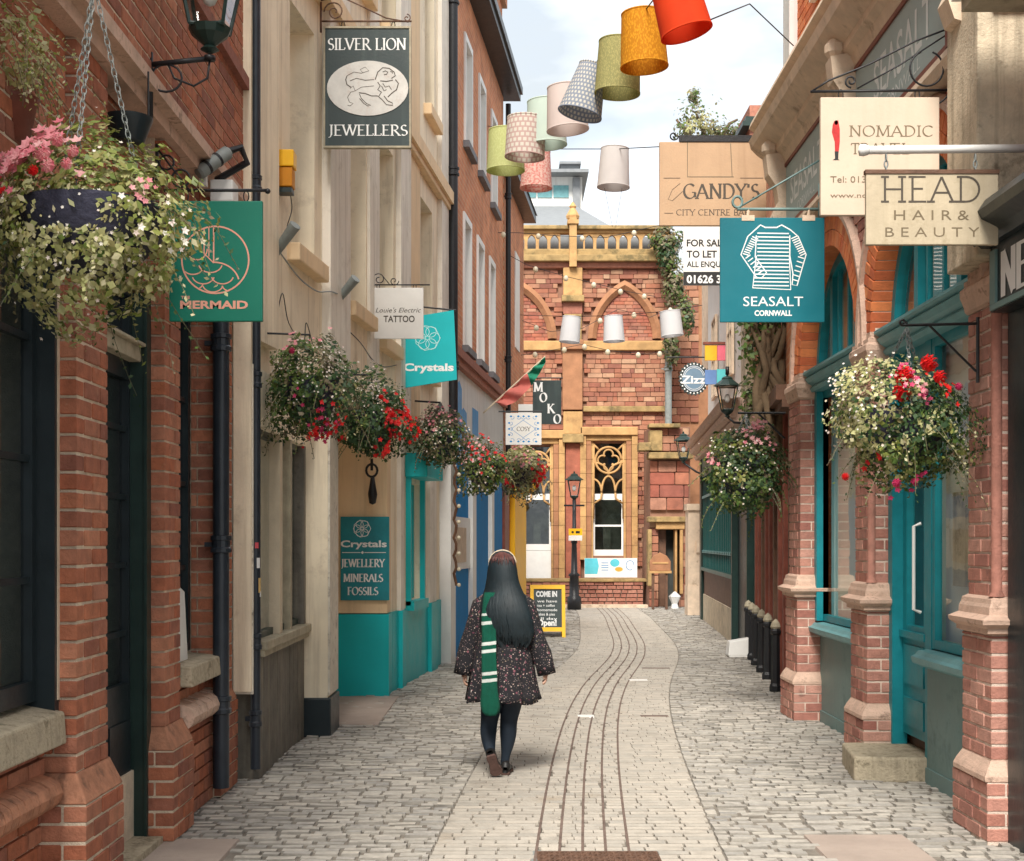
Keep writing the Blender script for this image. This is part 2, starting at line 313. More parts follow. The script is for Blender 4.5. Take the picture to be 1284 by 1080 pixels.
# ------------------------------------------------------------------ bricks: real pieces, the nearest 300 of a thing as parts
def unit_brick():
    b = .06; vs = []; mb = MB()
    # box with chamfered front edges all round
    xs = (-.5, -.5+b*.5, .5-b*.5, .5)
    def ring(k, z): return [(-.5+k, -.5+k, z), (.5-k, -.5+k, z), (.5-k, .5-k, z), (-.5+k, .5-k, z)]
    k = .035
    vs = ring(k, -.5)+ring(0, -.5+k*2)+ring(0, .5-k*2)+ring(k, .5)
    fs = [(3,2,1,0),(12,13,14,15)]
    for r in range(3):
        for i in range(4): fs.append((r*4+i, r*4+(i+1) % 4, (r+1)*4+(i+1) % 4, (r+1)*4+i))
    return vs, fs
UBV, UBF = unit_brick()
class Bricks:
    def __init__(s, name='brick'): s.b = []; s.name = name
    def put(s, cx, cy, cz, sx, sy, sz, rx=0, mi=0, rz=0): s.b.append((cx, cy, cz, sx, sy, sz, rx, mi, rz))
    def wall_x(s, x, nx, y0, y1, z0, z1, hole=None, L=.235, Hc=.083, mi=0, g=.013, d=.06, pr=.003):
        """courses on a wall whose face looks along nx (+1/-1) at x"""
        z = z0; k = 0
        while z < z1-.02:
            h = min(Hc, z1-z); y = y0-(0 if k % 2 == 0 else L*.5)
            while y < y1-.012:
                a, b = max(y, y0), min(y+L, y1)
                if b-a > .03 and not (hole and hole((a+b)/2, z+h/2)):
                    e = random.uniform(0, pr)
                    s.put(x-nx*(d/2-e), (a+b)/2, z+h/2, d, b-a-g, h-g, 0, mi)
                y += L
            z += Hc; k += 1
    def wall_y(s, y, x0, x1, z0, z1, hole=None, L=.235, Hc=.083, mi=0, g=.013, d=.06, pr=.003, jit=0):
        z = z0; k = 0
        while z < z1-.02:
            h = min(Hc, z1-z); x = x0-(0 if k % 2 == 0 else L*.5)
            while x < x1-.012:
                l = L*(1+random.uniform(-jit, jit))
                a, b = max(x, x0), min(x+l, x1)
                if b-a > .03 and not (hole and hole((a+b)/2, z+h/2)):
                    e = random.uniform(0, pr)
                    s.put((a+b)/2, y+d/2-e, z+h/2, b-a-g, d, h-g, 0, mi)
                x += l
            z += Hc; k += 1
    def pier(s, xf, nx, xb, y0, y1, z0, z1, mi=0, Hc=.083, g=.013):
        """pier with street face at xf (normal nx) and a face towards the camera at y0 from xf back to xb"""
        z = z0; k = 0; W = abs(xf-xb); D = y1-y0
        while z < z1-.02:
            h = min(Hc, z1-z); e = random.uniform(0, .003)
            l, dd = (min(.225, W), min(.105, D)) if k % 2 == 0 else (min(.105, W), min(.225, D))
            s.put(xf-nx*(l/2-e), y0+dd/2-e, z+h/2, l-g*.5, dd-g*.5, h-g, 0, mi)
            if W-l > .03:
                s.put(xf-nx*(l+(W-l)/2), y0+.04-e, z+h/2, W-l-g, .08, h-g, 0, mi)
            y = y0+dd
            while y < y1-.03:
                b = min(y+(.225 if k % 2 == 0 else .225), y1)
                if y1-b < .05: b = y1
                s.put(xf-nx*(.03-random.uniform(0, .004)), (y+b)/2+g*.2, z+h/2, .06, b-y-g, h-g, 0, mi); y = b
            z += Hc; k += 1
    def build(s, parent, mats, stuffname='brickwork'):
        O = WL[parent]
        def key(b):
            Y = max(b[1], .5); px = CX+b[0]/Y*F; py = CY-(b[2]-EYE)/Y*F
            return (0 if (-20 < px < 1304 and -20 < py < 1100) else 1, Y)
        s.b.sort(key=key)
        meshes = {}
        for i, b in enumerate(s.b[:300]):
            mi = b[7]
            if mi not in meshes:
                me = bpy.data.meshes.new(s.name); me.from_pydata(UBV, [], UBF); me.materials.append(mats[mi]); meshes[mi] = me
            o = bpy.data.objects.new(s.name, meshes[mi]); COL.objects.link(o); o.parent = parent
            o.location = (b[0]-O.x, b[1]-O.y, b[2]-O.z); o.scale = (b[3], b[4], b[5]); o.rotation_euler = (b[6], 0, b[8])
        for mi in range(len(mats)):
            mb = MB()
            for b in s.b[300:]:
                if b[7] != mi: continue
                if b[6] or b[8]:
                    R = Matrix.Rotation(b[8], 3, 'Z') @ Matrix.Rotation(b[6], 3, 'X'); mb.rbox(b[:3], b[3:6], R)
                else: mb.bx(b[0]-b[3]/2, b[0]+b[3]/2, b[1]-b[4]/2, b[1]+b[4]/2, b[2]-b[5]/2, b[2]+b[5]/2)
            if mb.v: part(stuffname, mb, mats[mi], parent, kind='stuff')

# ------------------------------------------------------------------ lettering
def A(*a): return arc(*a)
SER = {
 'A': (.78, [[(.02,0),(.37,1)],[(.37,1),(.74,0)],[(.15,.36),(.6,.36)]], [(.02,0),(.74,0)]),
 'B': (.62, [[(.12,0),(.12,1)],[(.12,1)]+A(.3,.76,.24,.24,90,-90,8)+[(.12,.52)],[(.12,.52)]+A(.32,.26,.27,.26,90,-90,8)+[(.12,0)]], []),
 'C': (.74, [A(.42,.5,.38,.5,45,315,18)], []),
 'D': (.78, [[(.12,0),(.12,1)],[(.12,1)]+A(.3,.5,.42,.5,90,-90,12)+[(.12,0)]], [(.12,0),(.12,1)]),
 'E': (.6, [[(.12,0),(.12,1)],[(.12,1),(.55,1)],[(.12,.52),(.46,.52)],[(.12,0),(.57,0)]], [(.12,0),(.12,1)]),
 'F': (.56, [[(.12,0),(.12,1)],[(.12,1),(.54,1)],[(.12,.52),(.44,.52)]], [(.12,0),(.12,1)]),
 'G': (.8, [A(.42,.5,.38,.5,45,350,18),[(.76,.4),(.76,.08)],[(.56,.42),(.8,.42)]], []),
 'H': (.8, [[(.12,0),(.12,1)],[(.68,0),(.68,1)],[(.12,.5),(.68,.5)]], [(.12,0),(.12,1),(.68,0),(.68,1)]),
 'I': (.28, [[(.14,0),(.14,1)]], [(.14,0),(.14,1)]),
 'J': (.36, [[(.22,1),(.22,.1),(.14,-.14),(.0,-.2)]], [(.22,1)]),
 'K': (.72, [[(.12,0),(.12,1)],[(.6,1),(.14,.46)],[(.28,.6),(.68,0)]], [(.12,0),(.12,1),(.6,1),(.68,0)]),
 'L': (.56, [[(.12,0),(.12,1)],[(.12,0),(.54,0),(.56,.18)]], [(.12,0),(.12,1)]),
 'M': (.94, [[(.1,0),(.14,1)],[(.14,1),(.46,.05)],[(.46,.05),(.8,1)],[(.8,1),(.84,0)]], [(.1,0),(.84,0),(.12,1),(.82,1)]),
 'N': (.82, [[(.12,0),(.12,1)],[(.12,1),(.7,0)],[(.7,0),(.7,1)]], [(.12,0),(.12,1),(.7,1)]),
 'O': (.84, [A(.42,.5,.38,.5,0,360,24)], []),
 'P': (.6, [[(.12,0),(.12,1)],[(.12,1)]+A(.3,.74,.26,.26,90,-90,8)+[(.12,.48)]], [(.12,0)]),
 'R': (.7, [[(.12,0),(.12,1)],[(.12,1)]+A(.3,.75,.24,.25,90,-90,8)+[(.12,.5)],[(.3,.5),(.68,0)]], [(.12,0),(.68,0),(.12,1)]),
 'S': (.54, [A(.28,.74,.2,.24,40,270,10)+A(.28,.25,.22,.25,90,-140,10)], []),
 'T': (.66, [[(.33,0),(.33,1)],[(.03,.84),(.03,1),(.63,1),(.63,.84)]], [(.33,0)]),
 'U': (.76, [[(.12,1),(.12,.3)]+A(.38,.28,.26,.28,180,360,8)+[(.64,1)]], [(.12,1),(.64,1)]),
 'V': (.76, [[(.04,1),(.38,0)],[(.38,0),(.72,1)]], [(.04,1),(.72,1)]),
 'W': (1.08, [[(.03,1),(.3,0)],[(.3,0),(.54,.95)],[(.54,.95),(.78,0)],[(.78,0),(1.04,1)]], [(.03,1),(.54,1),(1.04,1)]),
 'X': (.72, [[(.05,1),(.66,0)],[(.05,0),(.66,1)]], [(.05,1),(.66,0),(.05,0),(.66,1)]),
 'Y': (.7, [[(.04,1),(.36,.48)],[(.36,.48),(.67,1)],[(.36,.5),(.36,0)]], [(.04,1),(.67,1),(.36,0)]),
 "'": (.2, [[(.1,1),(.08,.75)]], []), '.': (.25, [[(.1,0),(.1,.1)]], []), ' ': (.34, [], []),
}
class Pen:
    """flat lettering and line drawings; fn(u,v,d) maps the plane, d is the height above it"""
    def __init__(s, fn): s.mb = MB(); s.fn = fn; s.d = 0
    def stroke(s, pts, w, closed=False, nib=None):
        n = len(pts)
        if n < 2: return
        L = []; R = []
        for i in range(n):
            a = pts[i-1] if (i > 0 or closed) else pts[i]; b = pts[(i+1) % n] if (i < n-1 or closed) else pts[i]
            dx, dy = b[0]-a[0], b[1]-a[1]; l = math.hypot(dx, dy) or 1; dx /= l; dy /= l
            ww = w if nib is None else nib(dx, dy)
            L.append((pts[i][0]-dy*ww/2, pts[i][1]+dx*ww/2)); R.append((pts[i][0]+dy*ww/2, pts[i][1]-dx*ww/2))
        s.d += .000006; d = s.d
        vs = [s.fn(u, v, d) for u, v in L]+[s.fn(u, v, d) for u, v in R]
        fs = [(i, (i+1) % n, n+(i+1) % n, n+i) for i in range(n if closed else n-1)]
        s.mb.add(vs, fs)
    def fill(s, poly):
        s.d += .000006; s.mb.add([s.fn(u, v, s.d) for u, v in poly], [tuple(range(len(poly)))])
    def serif(s, txt, u0, u1, v, h, thick=.15, thin=.055, serifs=True, track=.06):
        tot = sum(SER[c][0]+track for c in txt)-track; k = (u1-u0)/tot; u = u0
        def nib(dx, dy):
            f = abs(dy*.95-dx*.32) if dx*dy < 0 else max(0, abs(dy)-abs(dx)*.9)
            return (thin+(thick-thin)*min(1, f))*h
        for c in txt:
            wd, st, sf = SER[c]
            for p in st: s.stroke([(u+a*k, v+b*h) for a, b in p], 0, nib=nib)
            if serifs:
                for a, b in sf: s.stroke([(u+(a-.13)*k, v+b*h), (u+(a+.13)*k, v+b*h)], thin*h*1.1)
            u += (wd+track)*k
    def sans(s, txt, u0, u1, v, h, bold=0, shear=0, squash=True):
        cu = bpy.data.curves.new('t', 'FONT'); cu.body = txt; cu.size = 1; cu.offset = bold; cu.shear = shear; cu.resolution_u = 3
        o = bpy.data.objects.new('t', cu); COL.objects.link(o)
        dg = bpy.context.evaluated_depsgraph_get(); me = bpy.data.meshes.new_from_object(o.evaluated_get(dg))
        xs = [q.co.x for q in me.vertices]; 
        if xs:
            x0, x1 = min(xs), max(xs); cap = .70
            s.d += .000006
            s.mb.add([s.fn(u0+(q.co.x-x0)/(x1-x0)*(u1-u0), v+q.co.y/cap*h, s.d) for q in me.vertices], [tuple(p.vertices) for p in me.polygons])
        bpy.data.objects.remove(o); bpy.data.curves.remove(cu); bpy.data.meshes.remove(me)
def PX(px, Y): return (px-CX)/F*Y
def PZ(py, Y): return EYE-(py-CY)/F*Y
def facing(Y, off=.0012):              # plane of a board standing at distance Y; u to the right, v up, both in 1/F*Y metres
    return lambda u, v, d: (PX(u, Y), Y-off-d*3, PZ(-v, Y))
def faceM(Y, off=.002): return lambda u, v, d: (u, Y-off-d*3, v)

# ================================================================== THE STREET
def interp(tab, y):
    if y <= tab[0][0]: return tab[0][1]+(y-tab[0][0])*(tab[1][1]-tab[0][1])/(tab[1][0]-tab[0][0])
    for (a, p), (b, q) in zip(tab, tab[1:]):
        if y <= b: return p+(q-p)*(y-a)/(b-a)
    return tab[-1][1]
CLINE = [(7.1, .37), (9, .47), (10.9, .60), (12.8, .75), (14.7, .95), (16.7, 1.22), (18.6, 1.55), (20.4, 1.77), (22.3, 1.93), (25.3, 2.07), (30, 2.3), (36, 2.4)]
def cx_(y): return sum(interp(CLINE, y+k*.45) for k in range(-3, 4))/7
LW = [(5, -1.98), (9.3, -1.9), (9.4, -1.8), (12.05, -1.6), (12.06, -2.6), (14.5, -2.6), (14.55, -1.33), (28.6, .22), (28.7, -1.5), (36, -1.5)]
RWl = [(5, 2.9), (12.9, 2.9), (13, 2.75), (19.9, 3.55), (29.3, 4.25), (29.4, 5.0), (36, 5.0)]
M['sett'] = mat('sett', rough=.72, ramp=[(.39, .36, .315), (.44, .405, .355), (.34, .32, .29), (.47, .43, .37), (.41, .38, .34), (.29, .275, .255)], var=.22, sc_=16, bump=.35, bs=70, dirt=[((.13, .11, .09), .62, 2.5, .5)])
M['paver'] = mat('paver', rough=.75, ramp=[(.42, .38, .325), (.46, .415, .355), (.385, .355, .31), (.48, .43, .365), (.44, .40, .345)], var=.14, sc_=9, bump=.22, bs=80, dirt=[((.30, .22, .14), .58, .9, .6), ((.20, .17, .14), .56, 1.7, .5), ((.14, .12, .1), .64, 9, .5)])
M['channel'] = mat('channel', (.15, .105, .085), rough=.85, var=.3, sc_=9, bump=.3)
M['joint'] = mat('joint', (.20, .175, .145), rough=.95, var=.3, sc_=9, bump=.5, bs=60)
M['joint_dark'] = mat('joint_dark', (.25, .23, .20), rough=.95, var=.4, sc_=3, bump=.4, bs=60)
M['joint_light'] = mat('joint_light', (.33, .295, .25), rough=.95, var=.3, sc_=2, bump=.4, bs=60)
M['slab'] = mat('slab', (.36, .29, .245), rough=.8, var=.14, sc_=3, bump=.2, dirt=[((.2, .16, .12), .58, 3, .5)])
g = MB(); g.add([(-60,-20,-.03),(60,-20,-.03),(60,400,-.03),(-60,400,-.03)], [(0,1,2,3)])
struct('ground', g, M['joint'])
mb = MB(); vs = []; ys = [5+.5*i for i in range(63)]
for y in ys: vs += [(interp(LW, y)-.9, y, -.014), (interp(RWl, y)+.9, y, -.014)]
mb.add(vs, [(2*i, 2*i+1, 2*i+3, 2*i+2) for i in range(len(ys)-1)])
street = struct('cobbled_street', mb, M['joint'])
def frust(mb, x0, x1, y0, y1, zt, ins, tx=0, ty=0):
    mb.add([(x0,y0,-.02),(x1,y0,-.02),(x1,y1,-.02),(x0,y1,-.02),(x0+ins,y0+ins,zt-tx-ty),(x1-ins,y0+ins,zt+tx-ty),(x1-ins,y1-ins,zt+tx+ty),(x0+ins,y1-ins,zt-tx+ty)],
           [(4,5,6,7),(0,1,5,4),(1,2,6,5),(2,3,7,6),(3,0,4,7)])
setts = []; pavers = []
SLABS = [(1.62, 2.2, 6.4, 7.62), (-.02+.14, .78, 6.3, 7.2), (-2.0, -1.5, 6.5, 7.5)]
y = 6.5; row = 0
while y < 35.5:
    d = .088 if y < 20 else .12
    ym = y+d/2; c = cx_(ym); xl = interp(LW, ym)-.1; xr = interp(RWl, ym)+.1
    bl, br = c-.80, c+.74
    def run(x0, x1, w0, w1, store, rough):
        x = x0-random.uniform(0, w0)
        while x < x1:
            wd = random.uniform(w0, w1); a, b = max(x, x0), min(x+wd, x1)
            if b-a > .03 and not any(s[0] < (a+b)/2 < s[1] and s[2] < ym < s[3] for s in SLABS):
                store.append((a, b, y, y+d, rough))
            x += wd
    run(xl, bl, .10, .20, setts, 1)
    run(bl, c-.246, .15, .21, pavers, 0)
    for k in range(4): run(c-.246+k*.123, c-.246+k*.123+.123, .123, .1231, pavers, 0)
    run(c+.246, br, .15, .21, pavers, 0)
    run(br, xr, .10, .21, setts, 1)
    y += d; row += 1
for nm, store, m_ in (('sett', setts, 'sett'), ('paver', pavers, 'paver')):
    def vis(s):
        Y = s[2]; px = CX+(s[0]+s[1])/2/Y*F; py = CY+EYE/Y*F
        return (0 if -10 < px < 1294 and py < 1085 else 1, Y)
    store.sort(key=vis)
    me = bpy.data.meshes.new(nm); q = MB(); k = .06 if nm == 'sett' else .03
    q.add([(-.5,-.5,-1),(.5,-.5,-1),(.5,.5,-1),(-.5,.5,-1),(-.5+k,-.5+k*1.5,0),(.5-k,-.5+k*1.5,0),(.5-k,.5-k*1.5,0),(-.5+k,.5-k*1.5,0)], [(4,5,6,7),(0,1,5,4),(1,2,6,5),(2,3,7,6),(3,0,4,7)])
    me.from_pydata(q.v, [], q.f); me.materials.append(M[m_]); me.materials.append(M['joint_dark' if nm == 'sett' else 'joint_light']); me.polygons.foreach_set('material_index', [0, 1, 1, 1, 1])
    mb = MB()
    for i, s in enumerate(store):
        gp = random.uniform(.005, .013) if s[4] else random.uniform(.002, .004)
        zt = random.uniform(-.010, .005)+mnoise.noise(Vector((s[0]*.8, s[2]*.8, 0)))*.006 if s[4] else random.uniform(-.001, .001)
        if i < 300:
            o = bpy.data.objects.new(nm, me); COL.objects.link(o); o.parent = street
            o.location = ((s[0]+s[1])/2, (s[2]+s[3])/2, zt); o.scale = (s[1]-s[0]-gp, s[3]-s[2]-max(gp*1.7, .006), .03)
            if s[4]: o.rotation_euler = (random.uniform(-.03, .03), random.uniform(-.03, .03), random.uniform(-.03, .03))
        else:
            t = .003 if s[4] else 0
            frust(mb, s[0]+gp/2, s[1]-gp/2, s[2]+gp*.85, s[3]-gp*.85, zt, .006 if s[4] else .002, random.uniform(-t, t), random.uniform(-t, t))
    o = part(nm+'_paving', mb, [M[m_], M['joint_dark' if nm == 'sett' else 'joint_light']], street, kind='stuff')
    if len(o.data.polygons) == len(mb.f): o.data.polygons.foreach_set('material_index', [0 if k % 5 == 0 else 1 for k in range(len(mb.f))])
# drainage channels curving up the street
for k in range(5):
    mb = MB(); vs = []; ys = [6.5+.2*i for i in range(145)]
    for y in ys:
        c = cx_(y)-.246+k*.123; vs += [(c-.008, y, .0015), (c+.008, y, .0015)]
    mb.add(vs, [(2*i, 2*i+1, 2*i+3, 2*i+2) for i in range(len(ys)-1)]); part('drain_channel', mb, M['channel'], street)
# slabs, manhole, white squares
mb = MB(); frust(mb, -2.0, -1.5, 6.5, 7.48, .004, .006); part('paving_slab', mb, M['slab'], street)
mb = MB(); frust(mb, 1.63, 2.19, 6.4, 7.6, .002, .006); part('paving_slab', mb, M['slab'], street)
mb = MB(); frust(mb, -2.55, -1.2, 12.2, 14.4, .004, .006); part('paving_slab', mb, M['slab'], street)
M['rusty_iron'] = mat('rusty_iron', (.16, .09, .06), rough=.7, var=.35, sc_=20, bump=.5, bs=40, metal=.3)
t = thing('manhole_cover', 'rusty brown chequered metal cover set in the paving at the bottom edge of the photo', 'manhole cover', (.45, 6.8, 0))
mb = MB(); mb.bx(.10, .80, 6.3, 7.22, -.02, -.002); part('frame', mb, M['iron_grey'], t)
mb = MB(); mb.bx(.13, .77, 6.35, 7.19, -.0015, .002)
for i in range(22):
    for j in range(16):
        mb.rbox((.15+i*.0285, 6.6+j*.037, .004), (.022, .007, .004), Matrix.Rotation(PI/4*(1 if (i+j) % 2 else -1), 3, 'Z'))
part('plate', mb, M['rusty_iron'], t)
for (px0, px1, py) in ((724, 745, 898), (789, 812, 853)):
    Y = 1.64*F/(py-CY); mb = MB(); frust(mb, PX(px0, Y), PX(px1, Y), Y-.06, Y+.08, .003, .003); part('painted_mark', mb, M['white_paint'], street)
for (px0, px1, py) in ((803, 838, 898), (805, 840, 838)):
    Y = 1.64*F/(py-CY); mb = MB(); frust(mb, PX(px0, Y), PX(px1, Y), Y-.05, Y+.05, .003, .002); part('drain_cover', mb, M['channel'], street)

# ================================================================== LEFT: near brick building (face at x = -1.91)
bA = thing('brick_shop_building', 'near red brick building with buttress piers, dark sash windows and green door on the left', 'building', (-2.2, 7, 0))
mb = MB()
mb.bx(-3.2, -2.06, 3.0, 5.95, -.1, .62)                     # core walls behind the brick faces
mb.bx(-3.2, -2.06, 5.95, 9.25, -.1, .4)
mb.bx(-3.2, -1.965, 3.0, 5.95, 3.05, 4.0)
mb.bx(-3.2, -2.025, 5.95, 7.44, 3.02, 4.0)
mb.bx(-3.2, -1.965, 7.44, 9.25, 3.6, 4.0)
mb.bx(-3.2, -1.839, 3.0, 9.25, 4.0, 9.5)                    # projecting upper storey
for (a, b) in ((5.96, 6.40), (7.47, 7.80), (8.69, 9.245)): mb.bx(-3.2, -1.916, a+.006, b-.005, 0, 4.0)
for (a, b, c) in ((5.88, 6.44, .5), (7.40, 7.86, .5)): mb.bx(-3.0, -1.851, a+.006, b-.006, 0, c-.002)
mb.bx(-3.0, -1.876, 8.726, 9.23, 0, .578)
part('wall', mb, M['mortar'], bA)
br = Bricks()
def pierA(y0, y1, xb, z1):
    br.pier(-1.91, 1, xb, y0, y1, .62, z1)
pierA(5.95, 6.40, -2.12, 4.0); pierA(7.46, 7.80, -2.10, 4.0); pierA(8.68, 9.24, -2.06, 3.98)
for (y0, y1, xb) in ((5.88, 6.44, -2.16), (7.40, 7.86, -2.11)):          # plinths of the piers
    br.pier(-1.845, 1, xb, y0, y1, 0.0, .50, Hc=.083)
br.pier(-1.87, 1, -2.06, 8.72, 9.24, 0, .58)
br.wall_x(-1.835, 1, 3.2, 9.25, 4.01, 6.6)
br.wall_x(-1.96, 1, 3.6, 5.95, 3.05, 4.0); br.wall_x(-2.02, 1, 6.40, 7.46, 3.02, 4.0); br.wall_x(-1.96, 1, 7.8, 8.68, 3.6, 4.0)
br.wall_x(-2.04, 1, 3.6, 5.88, 0, .5); br.wall_x(-2.04, 1, 3.6, 5.92, .62, .76)
br.wall_x(-1.92, 1, 7.86, 8.72, 0, .56); br.wall_x(-1.97, 1, 7.8, 8.68, .68, .80)
br.wall_y(9.245-.01, -1.835-.3, -1.845, 4.01, 4.02)
br.build(bA, [M['brick_red']])
# corbel band under the upper storey
mb = MB(); mb.bx(-2.0, -1.80, 3.2, 9.24, 3.93, 4.0); mb.bx(-2.0, -1.865, 3.2, 9.235, 3.86, 3.93); part('corbel_course', mb, M['stone_pink'], bA)
mb = MB(); mb.bx(-1.84, -1.79, 3.2, 9.24, 4.72, 4.80); part('string_course', mb, M['brick_brown'], bA)
# rounded brick plinth tops
prof = [(-.13, -.005), (.02, -.005), (.045, .02), (.055, .06), (.04, .10), (0, .125), (-.13, .16)]
def plinth(x, y0, y1, z, m='terracotta', sub=True):
    y = y0
    while y < y1-.02:
        b = min(y+.075, y1); q = MB(); e = random.uniform(-.003, .003)
        q.sweep(prof, (y+.004, b-.004), lambda a, c, t: (x+a+e, t, z+c+e)); part('plinth_brick', q, M[m], bA); y = b
plinth(-1.995, 4.6, 5.87, .5); plinth(-1.90, 7.87, 8.7, .56, 'stone_pink')
for (y0, y1, xf, xb, z) in ((5.88, 6.44, -1.845, -2.16, .5), (7.40, 7.86, -1.845, -2.11, .5), (8.72, 9.24, -1.87, -2.06, .58)):
    mb = MB(); d = .065
    mb.hexa([(xb,y0,z),(xf,y0,z),(xf,y1,z),(xb,y1,z),(xb,y0+d,z+.125),(xf-d,y0+d,z+.125),(xf-d,y1,z+.125),(xb,y1,z+.125)])
    bevel(part('plinth_cap', mb, M['terracotta'], bA), .008)
# stone sills
mb = MB(); mb.hexa([(-2.2,4.0,.76),(-1.945,4.0,.76),(-1.945,5.93,.76),(-2.2,5.93,.76),(-2.2,4.0,.945),(-1.955,4.0,.90),(-1.955,5.93,.90),(-2.2,5.93,.945)])
bevel(part('window_sill', mb, M['stone_sill'], bA), .01)
mb = MB(); mb.hexa([(-2.2,7.82,.80),(-1.84,7.82,.80),(-1.84,8.66,.80),(-2.2,8.66,.80),(-2.2,7.82,.95),(-1.85,7.82,.92),(-1.85,8.66,.92),(-2.2,8.66,.95)])
bevel(part('window_sill', mb, M['stone_sill'], bA), .01)
# windows and door of the brick building (all in the plane x = -2.1)
def street_window(b, x, nx, y0, y1, z0, z1, ny, nz, mf, mg='glass_dark', fw=.06, bw=.03, name='window', dep=.05, zs=None, ys_=None):
    """sash window in a wall along the street: frame, bars and a pane"""
    q = MB(); X0, X1 = sorted((x, x+nx*dep))
    for a, c in ((y0, y0+fw), (y1-fw, y1)): q.bx(X0, X1, a, c, z0, z1)
    for a, c in ((z0, z0+fw), (z1-fw, z1)): q.bx(X0+.001, X1-.001, y0+fw, y1-fw, a, c)
    fr = part(name, q, M[mf], b)
    q = MB(); X2, X3 = sorted((x+nx*.008, x+nx*(dep-.012)))
    for i in (ys_ if ys_ is not None else [y0+(y1-y0)*k/ny for k in range(1, ny)]): q.bx(X2, X3, i-bw/2, i+bw/2, z0+fw, z1-fw)
    for i in (zs if zs is not None else [z0+(z1-z0)*k/nz for k in range(1, nz)]): q.bx(X2+.001, X3-.002, y0+fw, y1-fw, i-bw/2, i+bw/2)
    if q.v:
        q2 = part('glazing_bars', q, M[mf], fr)
    q = MB(); xx = x+nx*.012; q.add([(xx,y0+fw/2,z0+fw/2),(xx,y1-fw/2,z0+fw/2),(xx,y1-fw/2,z1-fw/2),(xx,y0+fw/2,z1-fw/2)], [(0,1,2,3)]); part('pane', q, M[mg], fr)
    return fr
street_window(bA, -2.12, 1, 4.3, 5.94, .95, 3.05, 3, 4, 'dark_paint', fw=.09)
q = MB(); q.bx(-2.125, -1.99, 5.90, 5.955, .9, 3.05); part('window_jamb', q, M['dark_paint'], bA)
q = MB(); q.bx(-2.07, -1.985, 5.93, 5.957, .95, 3.05); part('jamb_stone', q, M['stone_buff'], bA)
fr = street_window(bA, -2.11, 1, 7.80, 8.68, .95, 3.6, 2, 5, 'dark_paint', fw=.05)
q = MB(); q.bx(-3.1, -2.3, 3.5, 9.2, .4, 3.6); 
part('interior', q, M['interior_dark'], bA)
# the door
dA = street_window(bA, -2.13, 1, 6.40, 7.46, .78, 2.62, 2, 5, 'dark_paint', fw=.10, name='door')
q = MB(); q.bx(-2.13, -2.08, 6.40, 7.46, .01, .78); q.bx(-2.08, -2.07, 6.5, 6.88, .12, .68); q.bx(-2.08, -2.07, 6.98, 7.36, .12, .68); part('door_panel', q, M['dark_paint'], dA)
q = MB(); q.bx(-2.13, -2.0, 7.385, 7.455, .01, 3.0); q.bx(-2.0, -1.985, 7.37, 7.455, .01, 3.0); part('door_post', q, M['dark_green'], bA)
q = MB(); q.bx(-2.13, -2.02, 6.42, 7.385, 2.62, 2.70); q.bx(-2.13, -1.99, 6.42, 7.385, 2.70, 2.72); bevel(part('door_lintel', q, M['pale_timber'], bA), .006)
street_window(bA, -2.12, 1, 6.42, 7.38, 2.72, 3.02, 2, 1, 'dark_paint', fw=.05)
q = MB(); q.bx(-2.2, -1.9, 6.45, 7.38, -.01, .04); part('door_step', q, M['stone_sill'], bA)

# white board leaning on the sill
q = MB(); q.hexa([(-2.0,7.93,.93),(-1.965,7.93,.93),(-1.965,8.22,.93),(-2.0,8.22,.93),(-2.02,7.93,1.42),(-1.985,7.93,1.42),(-1.985,8.22,1.34),(-2.02,8.22,1.34)])
bevel(single('notice_board', 'narrow white board standing upright on the small stone window sill at left', 'board', q, M['white_paint'], (-1.98, 8.1, .93)), .003)

# ================================================================== LEFT: cream rendered building with pilasters
SL = .107
def bxw(y, b=0): return -1.56+SL*(y-12)+b
class Frame:
    def __init__(s, x0, y0, slope, side=1): s.x0, s.y0, s.k, s.side = x0, y0, slope, side
    def P(s, a, b, z): return (s.x0+s.k*(a-s.y0)+b*s.side, a, z)
    def box(s, q, a0, a1, b0, b1, z0, z1):
        P = s.P; return q.hexa([P(a0,b0,z0),P(a0,b1,z0),P(a1,b1,z0),P(a1,b0,z0),P(a0,b0,z1),P(a0,b1,z1),P(a1,b1,z1),P(a1,b0,z1)])
def wall_with_holes(q, fr, a0, a1, z0, z1, holes, b0, b1):
    """solid wall between a0..a1 with rectangular openings (y0,y1,z0,z1)"""
    cuts = sorted({a0, a1, *[h[0] for h in holes], *[h[1] for h in holes]})
    for p, r in zip(cuts, cuts[1:]):
        m = (p+r)/2; hs = sorted([(h[2], h[3]) for h in holes if h[0] < m < h[1]]); z = z0
        for lo, hi in hs:
            if lo > z: fr.box(q, p, r, b0, b1, z, lo)
            z = hi
        if z < z1: fr.box(q, p, r, b0, b1, z, z1)
